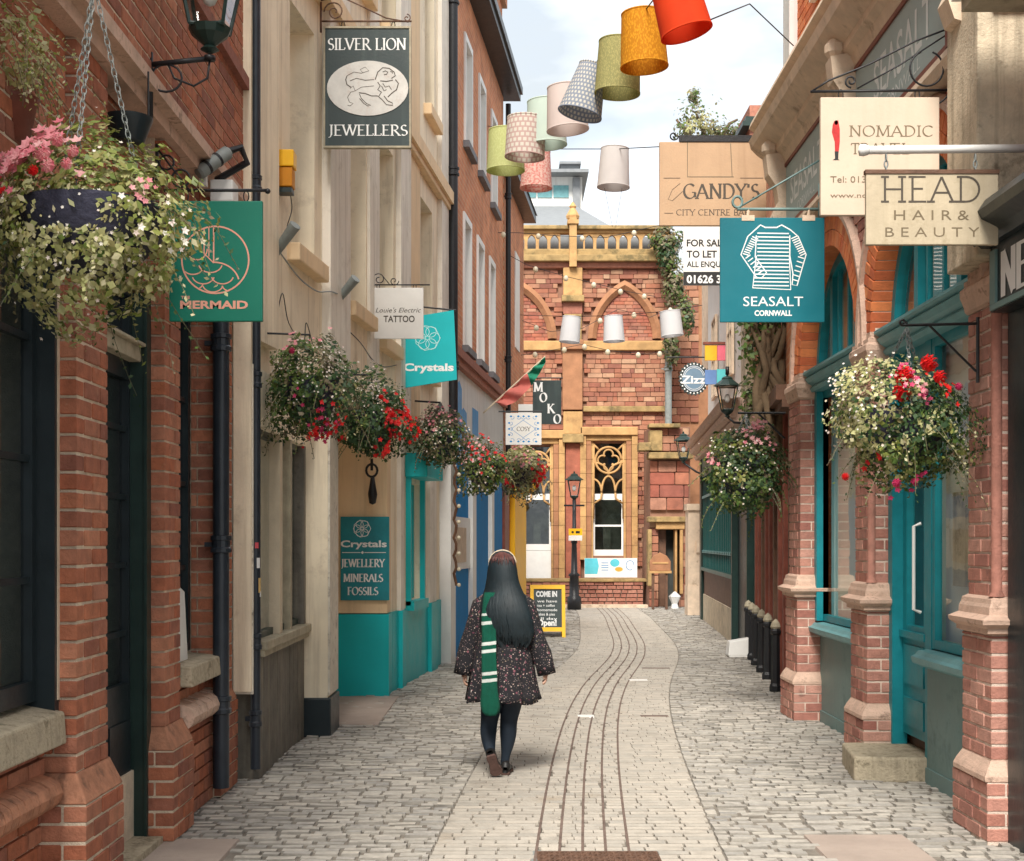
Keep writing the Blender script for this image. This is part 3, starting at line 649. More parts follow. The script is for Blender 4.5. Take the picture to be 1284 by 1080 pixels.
def frame_window(b, fr, a0, a1, z0, z1, dep, mf='white_paint', mg='glass_dark', bars=(1, 2), fw=.05, name='window'):
    q = MB()
    fr.box(q, a0, a0+fw, -dep, -dep+.05, z0, z1); fr.box(q, a1-fw, a1, -dep, -dep+.05, z0, z1)
    fr.box(q, a0+fw, a1-fw, -dep+.001, -dep+.049, z0, z0+fw); fr.box(q, a0+fw, a1-fw, -dep+.001, -dep+.049, z1-fw, z1)
    w_ = part(name, q, M[mf], b); q = MB()
    for k in range(1, bars[0]+1):
        m = a0+(a1-a0)*k/(bars[0]+1); fr.box(q, m-.015, m+.015, -dep+.005, -dep+.04, z0+fw, z1-fw)
    for k in range(1, bars[1]+1):
        m = z0+(z1-z0)*k/(bars[1]+1); fr.box(q, a0+fw, a1-fw, -dep+.006, -dep+.037, m-.015, m+.015)
    if q.v: part('glazing_bars', q, M[mf], w_)
    q = MB(); q.add([fr.P(a0+fw/2,-dep+.02,z0+fw/2),fr.P(a1-fw/2,-dep+.02,z0+fw/2),fr.P(a1-fw/2,-dep+.02,z1-fw/2),fr.P(a0+fw/2,-dep+.02,z1-fw/2)], [(0,1,2,3)])
    part('pane', q, M[mg], w_); return w_
FB = Frame(-1.56, 12, SL)
bB = thing('cream_building', 'tall cream rendered building with pilasters, grey shop window and turquoise base on the left', 'building', (-1.9, 13, 0))
holes = [(10.5, 11.25, 3.95, 5.85), (12.45, 13.25, 3.85, 5.85), (13.85, 14.6, 3.75, 5.8), (16.3, 17.15, 3.75, 5.8),
         (10.5, 11.25, 7.0, 9.2), (12.45, 13.25, 7.0, 9.2), (14.0, 14.8, 7.0, 9.2), (16.6, 17.3, 7.0, 9.2)]
q = MB()
wall_with_holes(q, FB, 9.3, 18.25, 2.85, 10.4, holes, -.35, 0)
part('wall', q, M['render_cream'], bB)
for nm, h in enumerate(holes):
    frame_window(bB, FB, h[0], h[1], h[2], h[3], .26)
    q = MB(); FB.box(q, h[0]-.08, h[1]+.1, -.2, .10, h[2]-.14, h[2]-.002); bevel(part('window_sill', q, M['render_warm'], bB), .01)
q = MB(); FB.box(q, 9.35, 18.2, -1.2, -.5, 3.0, 10.3); part('interior', q, M['interior_pale'], bB)
for (a, c, bb, m_) in ((9.30, 9.95, .07, 'render_cream'), (11.50, 12.25, .075, 'render_pale'), (14.75, 15.35, .06, 'render_pale'), (15.5, 16.1, .03, 'render_warm'), (17.55, 18.24, .06, 'render_pale'), (13.3, 13.75, .03, 'render_pale')):
    q = MB(); FB.box(q, a, c, 0, bb, 3.05, 6.15); FB.box(q, a, c, 0, bb, 6.32, 10.3); bevel(part('pilaster', q, M[m_], bB), .006)
q = MB(); FB.box(q, 13.76, 18.25, 0, .13, 6.15, 6.31); FB.box(q, 13.76, 18.25, 0, .09, 6.08, 6.15); bevel(part('string_course', q, M['render_warm'], bB), .01)
q = MB(); FB.box(q, 9.3, 13.75, 0, .13, 6.15, 6.31); part('string_course', q, M['render_warm'], bB)
# ground floor shop front: x = -1.75
FS = Frame(-1.75, 9.4, 0)
q = MB(); FS.box(q, 9.27, 9.42, -.6, -.02, 0.6, 2.86); part('corner_pier', q, M['render_worn'], bB)
q = MB(); q.bx(-1.90, -1.78, 9.245, 9.40, .62, 9.6); part('corner_pier', q, M['render_cream'], bB)
q = MB(); FS.box(q, 9.42, 11.5, -.5, 0, 2.45, 2.85); part('shop_lintel', q, M['render_cream'], bB)
q = MB(); FS.box(q, 9.43, 11.5, -.12, .05, .885, .95); FS.box(q, 9.43, 11.5, -.12, .03, .84, .885); bevel(part('shop_sill', q, M['pale_timber'], bB), .006)
pa = 9.43
while pa < 11.45:
    pb = min(pa+.19, 11.5); q = MB(); FS.box(q, pa+.003, pb-.003, -.10, -.012+random.uniform(-.004, .004), -.02, .84); part('timber_panel', q, M['worn_timber'], bB); pa = pb
q = MB(); FS.box(q, 9.43, 11.5, -.3, -.10, -.02, .84); part('stall_riser', q, M['worn_timber'], bB)
w_ = frame_window(bB, FS, 9.45, 11.48, .95, 2.45, .10, 'dark_green', 'glass', (0, 0), .05)
for (a, c, m_) in ((10.22, 10.34, 'cream_wood'), (10.72, 10.79, 'pale_timber'), (11.42, 11.5, 'worn_timber')):
    q = MB(); FS.box(q, a, c, -.09, .0, .95, 2.45); part('mullion', q, M[m_], w_)
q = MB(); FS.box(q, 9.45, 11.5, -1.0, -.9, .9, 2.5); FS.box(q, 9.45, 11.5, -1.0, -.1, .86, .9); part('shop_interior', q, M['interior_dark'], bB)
q = MB(); q.bx(-2.6, -1.565, 11.501, 12.05, .32, 2.85); part('shop_pilaster', q, M['render_cream'], bB)
q = MB(); q.bx(-1.5645, -1.545, 11.51, 12.055, .34, 2.85); part('pilaster_face', q, M['render_worn'], bB)
q = MB(); q.bx(-2.6, -1.535, 11.48, 12.07, -.02, .32); bevel(part('pilaster_base', q, M['dark_paint'], bB), .015)
# recessed lobby wall carrying the sign, then the turquoise street wall
q = MB(); q.bx(-2.7, -2.6, 12.0, 14.6, 0, 2.85); q.bx(-2.6, -1.335, 14.5, 14.9, .88, 2.85); part('lobby_wall', q, M['render_warm'], bB)
q = MB(); q.bx(-2.6, -1.56, 12.05, 14.5, 2.852, 3.0); part('lobby_ceiling', q, M['render_pale'], bB)
q = MB(); q.bx(-2.62, -1.315, 14.48, 14.9, -.02, .87); part('turquoise_wall', q, M['teal_paint'], bB)
hB = [(15.85, 16.75, .95, 2.35)]
q = MB(); FT = Frame(-1.335, 14.9, SL); wall_with_holes(q, FT, 14.901, 18.25, .87, 2.84, hB, -.35, 0); part('wall', q, M['render_cream'], bB)
q = MB(); FT.box(q, 14.901, 18.25, -.35, .022, -.02, .868); part('turquoise_wall', q, M['teal_paint'], bB)
q = MB(); FT.box(q, 15.25, 15.45, 0, .05, .87, 2.84); FT.box(q, 17.2, 17.7, 0, .05, .87, 2.84); part('pilaster', q, M['render_pale'], bB)
q = MB(); FT.box(q, 15.25, 15.45, .022, .07, -.02, .868); FT.box(q, 17.2, 17.7, .022, .07, -.02, .868); part('pilaster_base', q, M['teal_paint'], bB)
frame_window(bB, FT, 15.86, 16.74, .96, 2.34, .12, 'teal_paint', 'glass_dark', (0, 1), .09)
q = MB(); FT.box(q, 15.80, 15.86, 0, .06, .9, 2.4); FT.box(q, 16.74, 16.80, 0, .06, .9, 2.4); FT.box(q, 15.8, 16.8, .0, .10, .84, .95); part('window_surround', q, M['teal_paint'], bB)
q = MB(); FT.box(q, 15.75, 16.9, 0, .26, 2.40, 2.68); bevel(part('window_hood', q, M['teal_paint'], bB), .01)
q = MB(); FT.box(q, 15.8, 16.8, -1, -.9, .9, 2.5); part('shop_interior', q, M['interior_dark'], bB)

# ================================================================== LEFT: orange brick building with white windows
M['brick_far'] = None
def brickmat(name, c1, c2, mo, sx=.235, sy=.083, axis='yz', rough=.85):
    m = bpy.data.materials.new(name); m.use_nodes = True; nt = m.node_tree; P = nt.nodes['Principled BSDF']
    g_ = N(nt, 'ShaderNodeNewGeometry'); sp = N(nt, 'ShaderNodeSeparateXYZ'); lk(nt, g_.outputs['Position'], sp.inputs[0]); cb = N(nt, 'ShaderNodeCombineXYZ')
    lk(nt, sp.outputs[1 if axis == 'yz' else 0], cb.inputs[0]); lk(nt, sp.outputs[2], cb.inputs[1])
    b = N(nt, 'ShaderNodeTexBrick'); b.inputs['Scale'].default_value = 1; b.inputs['Brick Width'].default_value = sx; b.inputs['Row Height'].default_value = sy
    b.inputs['Mortar Size'].default_value = .006; b.inputs['Color1'].default_value = rgb(c1); b.inputs['Color2'].default_value = rgb(c2); b.inputs['Mortar'].default_value = rgb(mo)
    lk(nt, cb.outputs[0], b.inputs['Vector'])
    z = N(nt, 'ShaderNodeTexNoise'); z.inputs['Scale'].default_value = 2; z.inputs['Detail'].default_value = 6; lk(nt, g_.outputs['Position'], z.inputs['Vector'])
    hv = N(nt, 'ShaderNodeHueSaturation'); mr = N(nt, 'ShaderNodeMapRange'); mr.inputs[1].default_value = .3; mr.inputs[2].default_value = .7; mr.inputs[3].default_value = .75; mr.inputs[4].default_value = 1.2
    lk(nt, z.outputs[0], mr.inputs[0]); lk(nt, mr.outputs[0], hv.inputs['Value']); lk(nt, b.outputs[0], hv.inputs['Color']); lk(nt, hv.outputs[0], P.inputs['Base Color'])
    P.inputs['Roughness'].default_value = rough; bp = N(nt, 'ShaderNodeBump'); bp.invert = True; bp.inputs['Strength'].default_value = .5; bp.inputs['Distance'].default_value = .01
    lk(nt, b.outputs['Fac'], bp.inputs['Height']); lk(nt, bp.outputs[0], P.inputs['Normal']); return m
M['brick_far'] = brickmat('brick_far', (.62, .23, .10), (.50, .17, .075), (.55, .36, .22))
M['brick_far_x'] = brickmat('brick_far_x', (.50, .17, .07), (.40, .125, .05), (.42, .26, .15), axis='xz')
bC = thing('orange_brick_building', 'three storey orange brick building with tall white windows and dark eaves left of the sky', 'building', (-1, 21, 0))
hC = [(19.7, 20.5, 4.5, 6.45), (21.2, 22.0, 4.5, 6.45), (22.75, 23.5, 4.5, 6.45), (19.8, 20.6, 7.5, 9.1), (23.0, 23.8, 7.4, 9.0), (21.4, 22.2, 7.5, 9.05)]
FC = Frame(bxw(18.25)+.02, 18.25, SL)
q = MB(); wall_with_holes(q, FC, 18.26, 24.9, 4.2, 9.85, hC, -.4, 0); FC.box(q, 24.0, 24.9, -3, -.4, 4.2, 9.85); part('wall', q, M['brick_far'], bC)
for h in hC:
    q = MB(); FC.box(q, h[0]-.001, h[0]+.07, -.22, .03, h[2], h[3]); FC.box(q, h[1]-.07, h[1]+.001, -.22, .03, h[2], h[3]); FC.box(q, h[0]+.07, h[1]-.07, -.22, .03, h[3]-.1, h[3]); part('window_surround', q, M['white_paint'], bC)
    frame_window(bC, FC, h[0]+.07, h[1]-.07, h[2], h[3]-.1, .13, 'white_paint', 'glass', (1, 3), .05)
    q = MB(); FC.box(q, h[0]-.06, h[1]+.08, -.2, .09, h[2]-.1, h[2]-.001); part('window_sill', q, M['slate'], bC)
    q = MB(); FC.box(q, h[0], h[1], -.3, -.26, h[2], h[3]); part('blind', q, M['blind'], bC)
q = MB(); FC.box(q, 18.2, 25.1, -.1, .30, 9.80, 9.92); FC.box(q, 18.2, 25.1, .18, .34, 9.92, 10.05); part('gutter', q, M['dark_paint'], bC)
q = MB(); P = FC.P; q.add([P(18.2,.34,10.05),P(25.1,.34,10.05),P(25.1,-3,11.6),P(18.2,-3,11.6),P(18.2,.3,9.95),P(25.1,.3,9.95),P(25.1,-3,9.95),P(18.2,-3,9.95)], [(0,1,2,3),(0,3,7,4),(1,5,6,2)]); part('roof', q, M['slate'], bC)
q = MB(); FC.box(q, 23.4, 24.2, -.62, .06, 10.0, 12.6); FC.box(q, 23.3, 24.3, -.7, .14, 11.2, 11.4); part('chimney', q, M['brick_far_x'], bC)
q = MB(); FC.box(q, 18.26, 24.9, 0, .12, 4.2, 4.32); FC.box(q, 18.26, 24.9, 0, .08, 4.1, 4.2); part('string_course', q, M['brick_brown'], bC)
q = MB(); FC.box(q, 18.26, 24.9, -.4, .0, 2.9, 4.19); part('shop_fascia', q, M['render_white'], bC)
q = MB(); FC.box(q, 18.3, 18.75, -.3, .04, 0, 2.9); FC.box(q, 20.5, 20.9, -.3, .04, 0, 2.9); FC.box(q, 22.9, 23.2, -.3, .04, 0, 2.9); part('shop_pillar', q, M['white_paint'], bC)
q = MB(); FC.box(q, 18.75, 20.5, -.3, -.03, 0, 1.25); FC.box(q, 18.75, 20.5, -.3, -.03, 2.0, 2.9); FC.box(q, 20.9, 22.9, -.3, -.03, 0, 2.9); FC.box(q, 23.2, 24.9, -.3, -.02, 0, 2.9); part('shop_front', q, M['blue_paint'], bC)
q = MB(); FC.box(q, 18.75, 20.5, -.2, .0, 1.25, 2.0); part('notice_case', q, M['white_paint'], bC)
q = MB(); FC.box(q, 18.9, 20.0, 0, .01, 1.35, 1.85); part('menu_notice', q, M['stone_buff'], bC)
# blue painted silhouette on the white fascia
FPn = lambda u, v, d: FC.P(u, .003+d*3, v)
pen = Pen(FPn); pen.fill([(18.9,2.95),(20.45,2.95),(20.45,3.35),(20.1,3.35),(20.1,3.55),(19.75,3.6),(19.6,3.55),(19.6,3.85),(19.35,3.95),(19.05,3.85),(18.9,3.5)]); pen.fill([(20.7,3.3),(21.4,3.3),(21.4,3.7),(20.7,3.7)])
part('painted_logo', pen.mb, M['blue_bright'], bC)

# ================================================================== LEFT: last building on the left with the yellow shop front
bD = thing('end_brick_building', 'lower orange brick building with yellow shop pillar at the far end of the left side', 'building', (-.2, 26, 0))
FD = Frame(bxw(25)+.03, 25, SL)
q = MB(); FD.box(q, 24.91, 28.6, -3, 0, 3.1, 8.45); FD.box(q, 24.91, 28.6, -3, -.05, 0, 3.1); part('wall', q, M['brick_far'], bD)
q = MB(); FD.box(q, 24.9, 28.75, -.1, .25, 8.4, 8.55); part('gutter', q, M['dark_paint'], bD)
q = MB(); P = FD.P; q.add([P(24.9,.28,8.55),P(28.75,.28,8.55),P(28.75,-3,10),P(24.9,-3,10)], [(0,1,2,3)]); part('roof', q, M['slate'], bD)
q = MB(); FD.box(q, 26.8, 27.6, -.05, .02, 5.5, 7.4); part('window', q, M['white_paint'], bD)
q = MB(); FD.box(q, 24.92, 28.5, 0, .1, 3.0, 3.12); part('fascia_board', q, M['dark_green'], bD)
q = MB(); FD.box(q, 24.92, 25.6, -.05, .02, 0, 3.0); part('door', q, M['rust_paint'], bD)
q = MB(); FD.box(q, 26.3, 28.55, -.05, .06, 0, 2.75); bevel(part('shop_pillar', q, M['yellow_paint'], bD), .02)
q = MB(); FD.box(q, 26.1, 28.6, -.05, .12, 2.75, 2.9); part('pillar_cap', q, M['yellow_paint'], bD)
q = MB(); q.ball((PX(662, 26.6), 26.6, 2.84), .24, 18, 1, .6, 1.0); q.tube([(PX(640, 26.6), 26.7, 2.8), (PX(660, 26.6), 26.65, 2.62)], .08); single('yellow_lamp', 'round bright yellow lamp bracket beside the yellow shop pillar under flowers', 'lamp', q, M['yellow_paint'], (PX(660, 26.6), 26.6, 2.5), smooth=True)

# ================================================================== drainpipes
def pipe(label, x, y, z0, z1, r, m, cols, name='drainpipe', shoe=False):
    t = thing(name, label, 'drainpipe', (x, y, z0)); q = MB()
    pts = [(x, y, z1), (x, y, z0+.1)]
    if shoe: pts += [(x+.03, y-.05, z0+.02)]
    q.tube(pts, r, 14); part('pipe', q, M[m], t, smooth='auto')
    for z in cols:
        q = MB(); q.lathe([(r, z-.05), (r*1.3, z-.045), (r*1.3, z-.02), (r*1.12, z-.01), (r*1.12, z+.03), (r*1.3, z+.035), (r*1.3, z+.06), (r, z+.065)], (x, y, 0), 14); q.bx(x-r*2, x+r*.2, y-.01, y+.03, z-.01, z+.02); part('collar', q, M[m], t)
    return t
pipe('tall black drainpipe standing where the red brick meets the cream building', -1.765, 9.33, -.02, 9.5, .035, 'pipe_black', (.42, .95, 2.75, 4.1, 6.2))
pipe('thick blue-black drainpipe fixed in the corner beside the brick window sill', -1.85, 8.62, -.02, 3.7, .052, 'pipe_black', (.6, 1.62, 2.9))
pipe('dark soil pipe running down the joint of cream and orange brick buildings', bxw(18.22)+.10, 18.18, 2.8, 10, .07, 'black_iron', (4.0, 6.6, 8.9))
pipe('thin dark pipe down the orange brick wall near its far end', bxw(25)+.10, 24.95, 2.9, 9.7, .05, 'black_iron', (5, 8))

# ================================================================== RIGHT: brick building with three arched bays (pier face x = 2.6)
bR = thing('arched_shop_building', 'brick building on the right with orange arches, stone cornice and teal shop windows', 'building', (3.2, 10, 0))
XR = 2.66; ZS = 3.12
# (y0, y1) of the piers and bays between them
PIERS = [(7.46, 7.90), (10.06, 10.50), (12.52, 13.0)]
BAYS = [(7.90, 10.06, 8.98, 1.08), (10.50, 12.52, 11.51, 1.01)]
M['brick_pier'] = mat('brick_pier', rough=.82, ramp=[(.40, .17, .125), (.48, .23, .175), (.33, .13, .10), (.54, .29, .225), (.44, .19, .14)], var=.2, sc_=14, bump=.3, bs=70, dirt=[((.07, .05, .04), .60, 6, .6), ((.55, .44, .36), .64, 8, .35)])
q = MB()
for (a, b) in PIERS: q.bx(XR+.006, 2.9, a+.006, b-.004, 0, 3.05)
for (a, b) in PIERS: q.bx(XR-.029, 2.9, a-.024, b-.006, .43, 1.14); q.bx(XR-.069, 2.9, a-.074, b+.044, -.02, .34)
part('pier_core', q, M['mortar_pink'], bR)
br = Bricks()
for (a, b) in PIERS:
    br.pier(XR, -1, XR+.22, a, b, 1.33, 2.96)
    br.pier(XR-.035, -1, XR+.22, a-.03, b, .44, 1.13)
    br.pier(XR-.075, -1, XR+.22, a-.08, b+.05, 0, .33)
# wall above the arches: bricks out of reach of the voussoirs
def in_arch(y, z):
    for (a, b, c, r) in BAYS:
        if math.hypot(y-c, z-ZS) < r+.29: return True
    return False
br.wall_x(XR+.02, -1, 7.46, 13.0, 3.2, 4.45, hole=in_arch)
nb = len(br.b)
for bi, (a, b, c, r) in enumerate(BAYS):
    n = int(PI*(r+.12)/.083)
    for i in range(n):
        q_ = PI*(i+.5)/n
        for rr, rl in ((r+.068, .125), (r+.20, .125)):
            yy, zz = c+math.cos(q_)*rr, ZS+math.sin(q_)*rr
            th = PI*rr/n-.008
            br.put(XR+.13-random.uniform(0, .005), yy, zz, .26, rl, th, q_, 1)
# far upper storey set back from the cornice
UW = [(10.2, 10.9, 6.7, 9.2), (11.7, 12.3, 6.7, 9.2), (8.2, 9.0, 6.7, 9.2)]
br.wall_x(2.78, -1, 7.6, 13.45, 5.8, 9.6, hole=lambda y, z: any(h[0]-.1 < y < h[1]+.1 and h[2] < z < h[3] for h in UW), mi=2)
br.wall_y(7.35, 2.93, 3.9, 3.2, 6.0, mi=2)
br.build(bR, [M['brick_pier'], M['brick_orange'], M['brick_orange']])
# tympanum backing behind bricks
q = MB(); n = 16
for (a, b, c, r) in BAYS:
    R = r+.27
    for i in range(n):
        y0 = c-R+2*R*i/n; y1 = c-R+2*R*(i+1)/n; y0 = max(y0, a); y1 = min(y1, b)
        if y1 <= y0: continue
        def top(y): return ZS+math.sqrt(max(0, R*R-(y-c)**2))
        z0, z1 = top(y0), top(y1)
        q.hexa([(XR+.035,y0,z0),(3.3,y0,z0),(3.3,y1,z1),(XR+.035,y1,z1),(XR+.035,y0,4.5),(3.3,y0,4.5),(3.3,y1,4.5),(XR+.035,y1,4.5)])
for (a, b) in PIERS: q.bx(XR+.035, 3.3, a, b, 3.15, 4.5)
part('wall', q, M['mortar_pink'], bR)
q = MB()
for (a, b, c, r) in BAYS:       # mortar body inside the arch ring
    for i in range(24):
        q0, q1 = PI*i/24, PI*(i+1)/24; ps = []
        for x in (XR+.012, XR+.255):
            for (rr, qq) in ((r+.012, q0), (r+.262, q0), (r+.262, q1), (r+.012, q1)): ps.append((x, c+math.cos(qq)*rr, ZS+math.sin(qq)*rr))
        q.hexa(ps)
part('arch_mortar', q, M['mortar_pink'], bR)
# stone hood mould over each arch
for (a, b, c, r) in BAYS:
    q = MB(); R = r+.275
    q.sweep([(XR-.03, 0), (XR+.05, 0), (XR+.05, .06), (XR+.0, .07), (XR-.035, .045)], [PI*i/28 for i in range(29)], lambda x, o, t: (x, c+math.cos(t)*(R+o), ZS+math.sin(t)*(R+o)))
    part('hood_mould', q, M['stone_pink'], bR)
# mouldings round a pier
def collar(a, b, xf, prof, m, name):
    """prof: list of (outset, z)"""
    q = MB(); vs = []
    for o, z in prof: vs += [(XR+.23, a-o, z), (xf-o, a-o, z), (xf-o, b+o*.3, z), (XR+.23, b+o*.3, z)]
    n = len(prof); fs = [(i*4+k, i*4+(k+1) % 4, (i+1)*4+(k+1) % 4, (i+1)*4+k) for i in range(n-1) for k in range(4)]
    fs += [(3,2,1,0), tuple((n-1)*4+k for k in range(4))]; q.add(vs, fs); part(name, q, M[m], bR)
for (a, b) in PIERS:
    collar(a-.005, b, XR-.005, [(0, 2.96), (.015, 2.975), (.02, 3.0), (.03, 3.03), (.042, 3.06), (.042, 3.10), (.02, 3.12), (.02, 3.15), (0, 3.16), (0, 3.2)], 'stone_pink', 'capital')
    collar(a-.005, b, XR-.005, [(.035, 1.13), (.06, 1.14), (.06, 1.165), (.10, 1.19), (.105, 1.215), (.05, 1.24), (.045, 1.28), (.035, 1.30), (.03, 1.325), (0, 1.34)], 'stone_pink', 'pier_moulding')
    collar(a-.03, b, XR-.035, [(.045, .33), (.05, .335), (.05, .36), (.035, .39), (0, .44), (0, .445)], 'stone_pink', 'plinth_cap')
# shaft rounds at the pier corner
for (a, b) in PIERS[:2]:
    q = MB(); q.lathe([(.045, 1.34), (.03, 1.37), (.03, 2.93), (.045, 2.96)], (XR+.012, a+.016, 0), 12); part('corner_shaft', q, M['brick_pier'], bR, smooth='auto')
# cornice, fascia sign and the stone bands
def runx(name, prof, y0, y1, m, lab=None):
    q = MB(); q.sweep(prof, [y0, y1], lambda x, z, t: (x, t, z)); return part(name, q, M[m], bR, lab)
runx('cornice', [(2.9, 5.22), (2.58, 5.22), (2.55, 5.30), (2.50, 5.34), (2.50, 5.40), (2.42, 5.46), (2.36, 5.52), (2.34, 5.60), (2.40, 5.62), (2.40, 5.68), (2.34, 5.72), (2.36, 5.78), (2.9, 5.82)], 7.35, 13.4, 'stone_buff')
runx('architrave', [(2.9, 4.44), (2.57, 4.44), (2.55, 4.50), (2.57, 4.56), (2.9, 4.56)], 7.5, 13.3, 'stone_buff')
q = MB(); q.bx(2.615, 3.3, 7.35, 13.3, 4.56, 5.22); part('fascia_wall', q, M['stone_buff'], bR)
q = MB(); q.bx(2.59, 2.614, 8.05, 13.05, 4.60, 5.18); fas = part('fascia_sign', q, M['grey_fascia'], bR, 'long grey-green fascia sign with faint white lettering')
q = MB(); q.bx(2.57, 2.6145, 8.0, 8.049, 4.57, 5.21); q.bx(2.57, 2.6145, 13.051, 13.1, 4.57, 5.21); q.bx(2.575, 2.6145, 8.05, 13.05, 5.181, 5.215); q.bx(2.575, 2.6145, 8.05, 13.05, 4.565, 4.599); part('fascia_frame', q, M['rust_paint'], bR)
M['faint_print'] = mat('faint_print', (.66, .70, .68), rough=.6, var=.1, bump=0)
pen = Pen(lambda u, v, d: (2.588-d*3, -u, v))
pen.sans('SEASALT', -9.7, -8.35, 4.78, .28, .01); pen.sans('CORNWALL', -9.5, -8.6, 4.65, .08)
pen.sans('SEASALT', -12.6, -11.3, 4.78, .26, .01); pen.sans('CORNWALL', -12.3, -11.6, 4.65, .08)
part('lettering', pen.mb, M['faint_print'], fas)
# carved consoles in the cornice
for y in (10.3, 12.9, 7.75):
    q = MB(); q.sweep([(2.62, 4.56), (2.50, 4.60), (2.46, 4.72), (2.52, 4.86), (2.50, 5.0), (2.42, 5.12), (2.40, 5.3), (2.62, 5.34)], [y-.09, y+.09], lambda x, z, t: (x, t, z))
    q.ball((2.46, y, 5.38), .09, 10); q.ball((2.46, y, 5.52), .06, 8); part('console', q, M['stone_buff'], bR)
# upper storey body, windows, eaves
q = MB(); q.bx(2.795, 4.5, 7.5, 13.44, 5.8, 9.6); part('upper_wall', q, M['mortar_pink'], bR)
for h in UW:
    q = MB(); q.bx(2.74, 2.80, h[0]-.1, h[0], h[2], h[3]); q.bx(2.74, 2.80, h[1], h[1]+.1, h[2], h[3]); q.bx(2.72, 2.8, h[0]-.12, h[1]+.12, h[2]-.12, h[2]-.001); part('window_surround', q, M['render_pale'], bR)
    q = MB(); q.bx(2.775, 2.794, h[0], h[1], h[2], h[3]); part('window', q, M['white_paint'], bR)
q = MB(); q.bx(2.70, 2.795, 13.2, 13.5, 5.82, 9.0); part('quoin_strip', q, M['render_white'], bR)
q = MB(); q.bx(2.55, 2.9, 12.9, 13.6, 9.0, 9.3); q.bx(2.45, 2.9, 7.5, 13.7, 9.5, 9.7); part('eaves', q, M['terracotta'], bR)
# stone pilaster above the first pier and the beam of the neighbour
q = MB(); q.bx(2.54, 3.0, 7.40, 7.92, 3.2, 5.2); bevel(part('upper_pilaster', q, M['stone_cream'], bR), .01)
q = MB(); q.bx(2.50, 3.0, 7.36, 7.96, 4.95, 5.05); part('upper_pilaster_cap', q, M['stone_cream'], bR)

# shop windows of the bays (plane x = 2.85)
def arched_window(c, r, x):
    """teal fanlight: ring and mullions under the arch"""
    q = MB()
    q.sweep([(x-.05, -.085), (x+.03, -.085), (x+.03, -.002), (x-.05, -.002)], [PI*i/28 for i in range(29)], lambda xx, o, t: (xx, c+math.cos(t)*(r+o), ZS+.06+math.sin(t)*(r+o-.06)))
    f = part('fanlight', q, M['teal_frame'], bR); q = MB()
    for y in (c-r*.42, c+r*.42):
        q.bx(x-.05, x+.02, y-.045, y+.045, ZS+.1, ZS+math.sqrt(r*r-(y-c)**2)-.05)
    for y in (c-.05, c+.3): q.bx(x-.02, x+.015, y-.02, y+.02, ZS+.1, ZS+math.sqrt(r*r-(y-c)**2)-.05)
    part('mullion', q, M['teal_frame'], f)
    q = MB(); vs = [(x, c+math.cos(PI*i/20)*r, ZS+.06+math.sin(PI*i/20)*(r-.06)) for i in range(21)]; q.add(vs, [tuple(range(21))]); part('pane', q, M['glass'], f)
for (a, b, c, r) in BAYS: arched_window(c, r, 2.86)
tp = [(2.9, 3.02), (2.76, 3.02), (2.74, 3.05), (2.76, 3.075), (2.72, 3.10), (2.70, 3.14), (2.72, 3.16), (2.68, 3.18), (2.68, 3.20), (2.9, 3.22)]
runx('transom', tp, 7.92, 10.04, 'teal_light'); runx('transom', tp, 10.52, 12.50, 'teal_light')
sp_ = [(2.95, .79), (2.80, .79), (2.74, .82), (2.73, .86), (2.76, .875), (2.78, .90), (2.95, .92)]
runx('shop_sill', sp_, 7.92, 9.28, 'teal_light'); runx('shop_sill', sp_, 10.52, 12.50, 'teal_light')
for (a, b) in ((7.92, 9.27), (10.53, 12.49)):
    q = MB(); q.bx(2.84, 2.95, a, b, -.02, .788); part('stall_riser', q, M['teal_panel'], bR)
    q = MB(); q.bx(2.825, 2.839, a, b, -.02, .10); part('skirting', q, M['teal_panel'], bR)
def shopwin(a, b, z0, z1, posts, mg='glass'):
    f = street_window(bR, 2.9, -1, a, b, z0, z1, 1, 1, 'teal_frame', mg, fw=.06, dep=.05, name='shop_window')
    for p in posts:
        q = MB(); q.bx(2.80, 2.89, p-.04, p+.04, z0+.075, z1-.075); part('mullion', q, M['teal_frame'], f)
    return f
shopwin(7.95, 9.2, .92, 3.02, []); shopwin(10.54, 12.48, .92, 3.02, [])
q = MB(); q.bx(2.845, 2.90, 9.205, 9.34, .0, 3.02); q.bx(2.79, 2.9, 9.95, 10.055, 0, 3.02); q.bx(2.79, 2.9, 12.42, 12.51, .92, 3.02); part('door_jamb', q, M['teal_frame'], bR)
dR = street_window(bR, 2.93, -1, 9.36, 9.95, .95, 2.55, 1, 1, 'teal_frame', 'glass', fw=.09, dep=.06, name='shop_door')
q = MB(); q.bx(2.87, 2.93, 9.36, 9.95, .25, .95); q.bx(2.855, 2.87, 9.42, 9.89, .62, .9); q.bx(2.855, 2.87, 9.42, 9.89, .32, .52); q.bx(2.84, 2.87, 9.36, 9.95, .95, 1.0); part('door_panel', q, M['teal_frame'], dR)
q = MB(); q.tube([(2.85, 9.45, 1.15), (2.80, 9.45, 1.17), (2.80, 9.45, 1.75), (2.85, 9.45, 1.77)], .012, 8); part('door_handle', q, M['white_paint'], dR)
q = MB(); q.bx(2.86, 2.93, 9.36, 9.95, 2.55, 3.02); part('overdoor', q, M['teal_frame'], bR)
q = MB(); q.bx(2.93, 2.97, 9.3, 10.0, .14, .25); part('threshold', q, M['brown_timber'], bR)
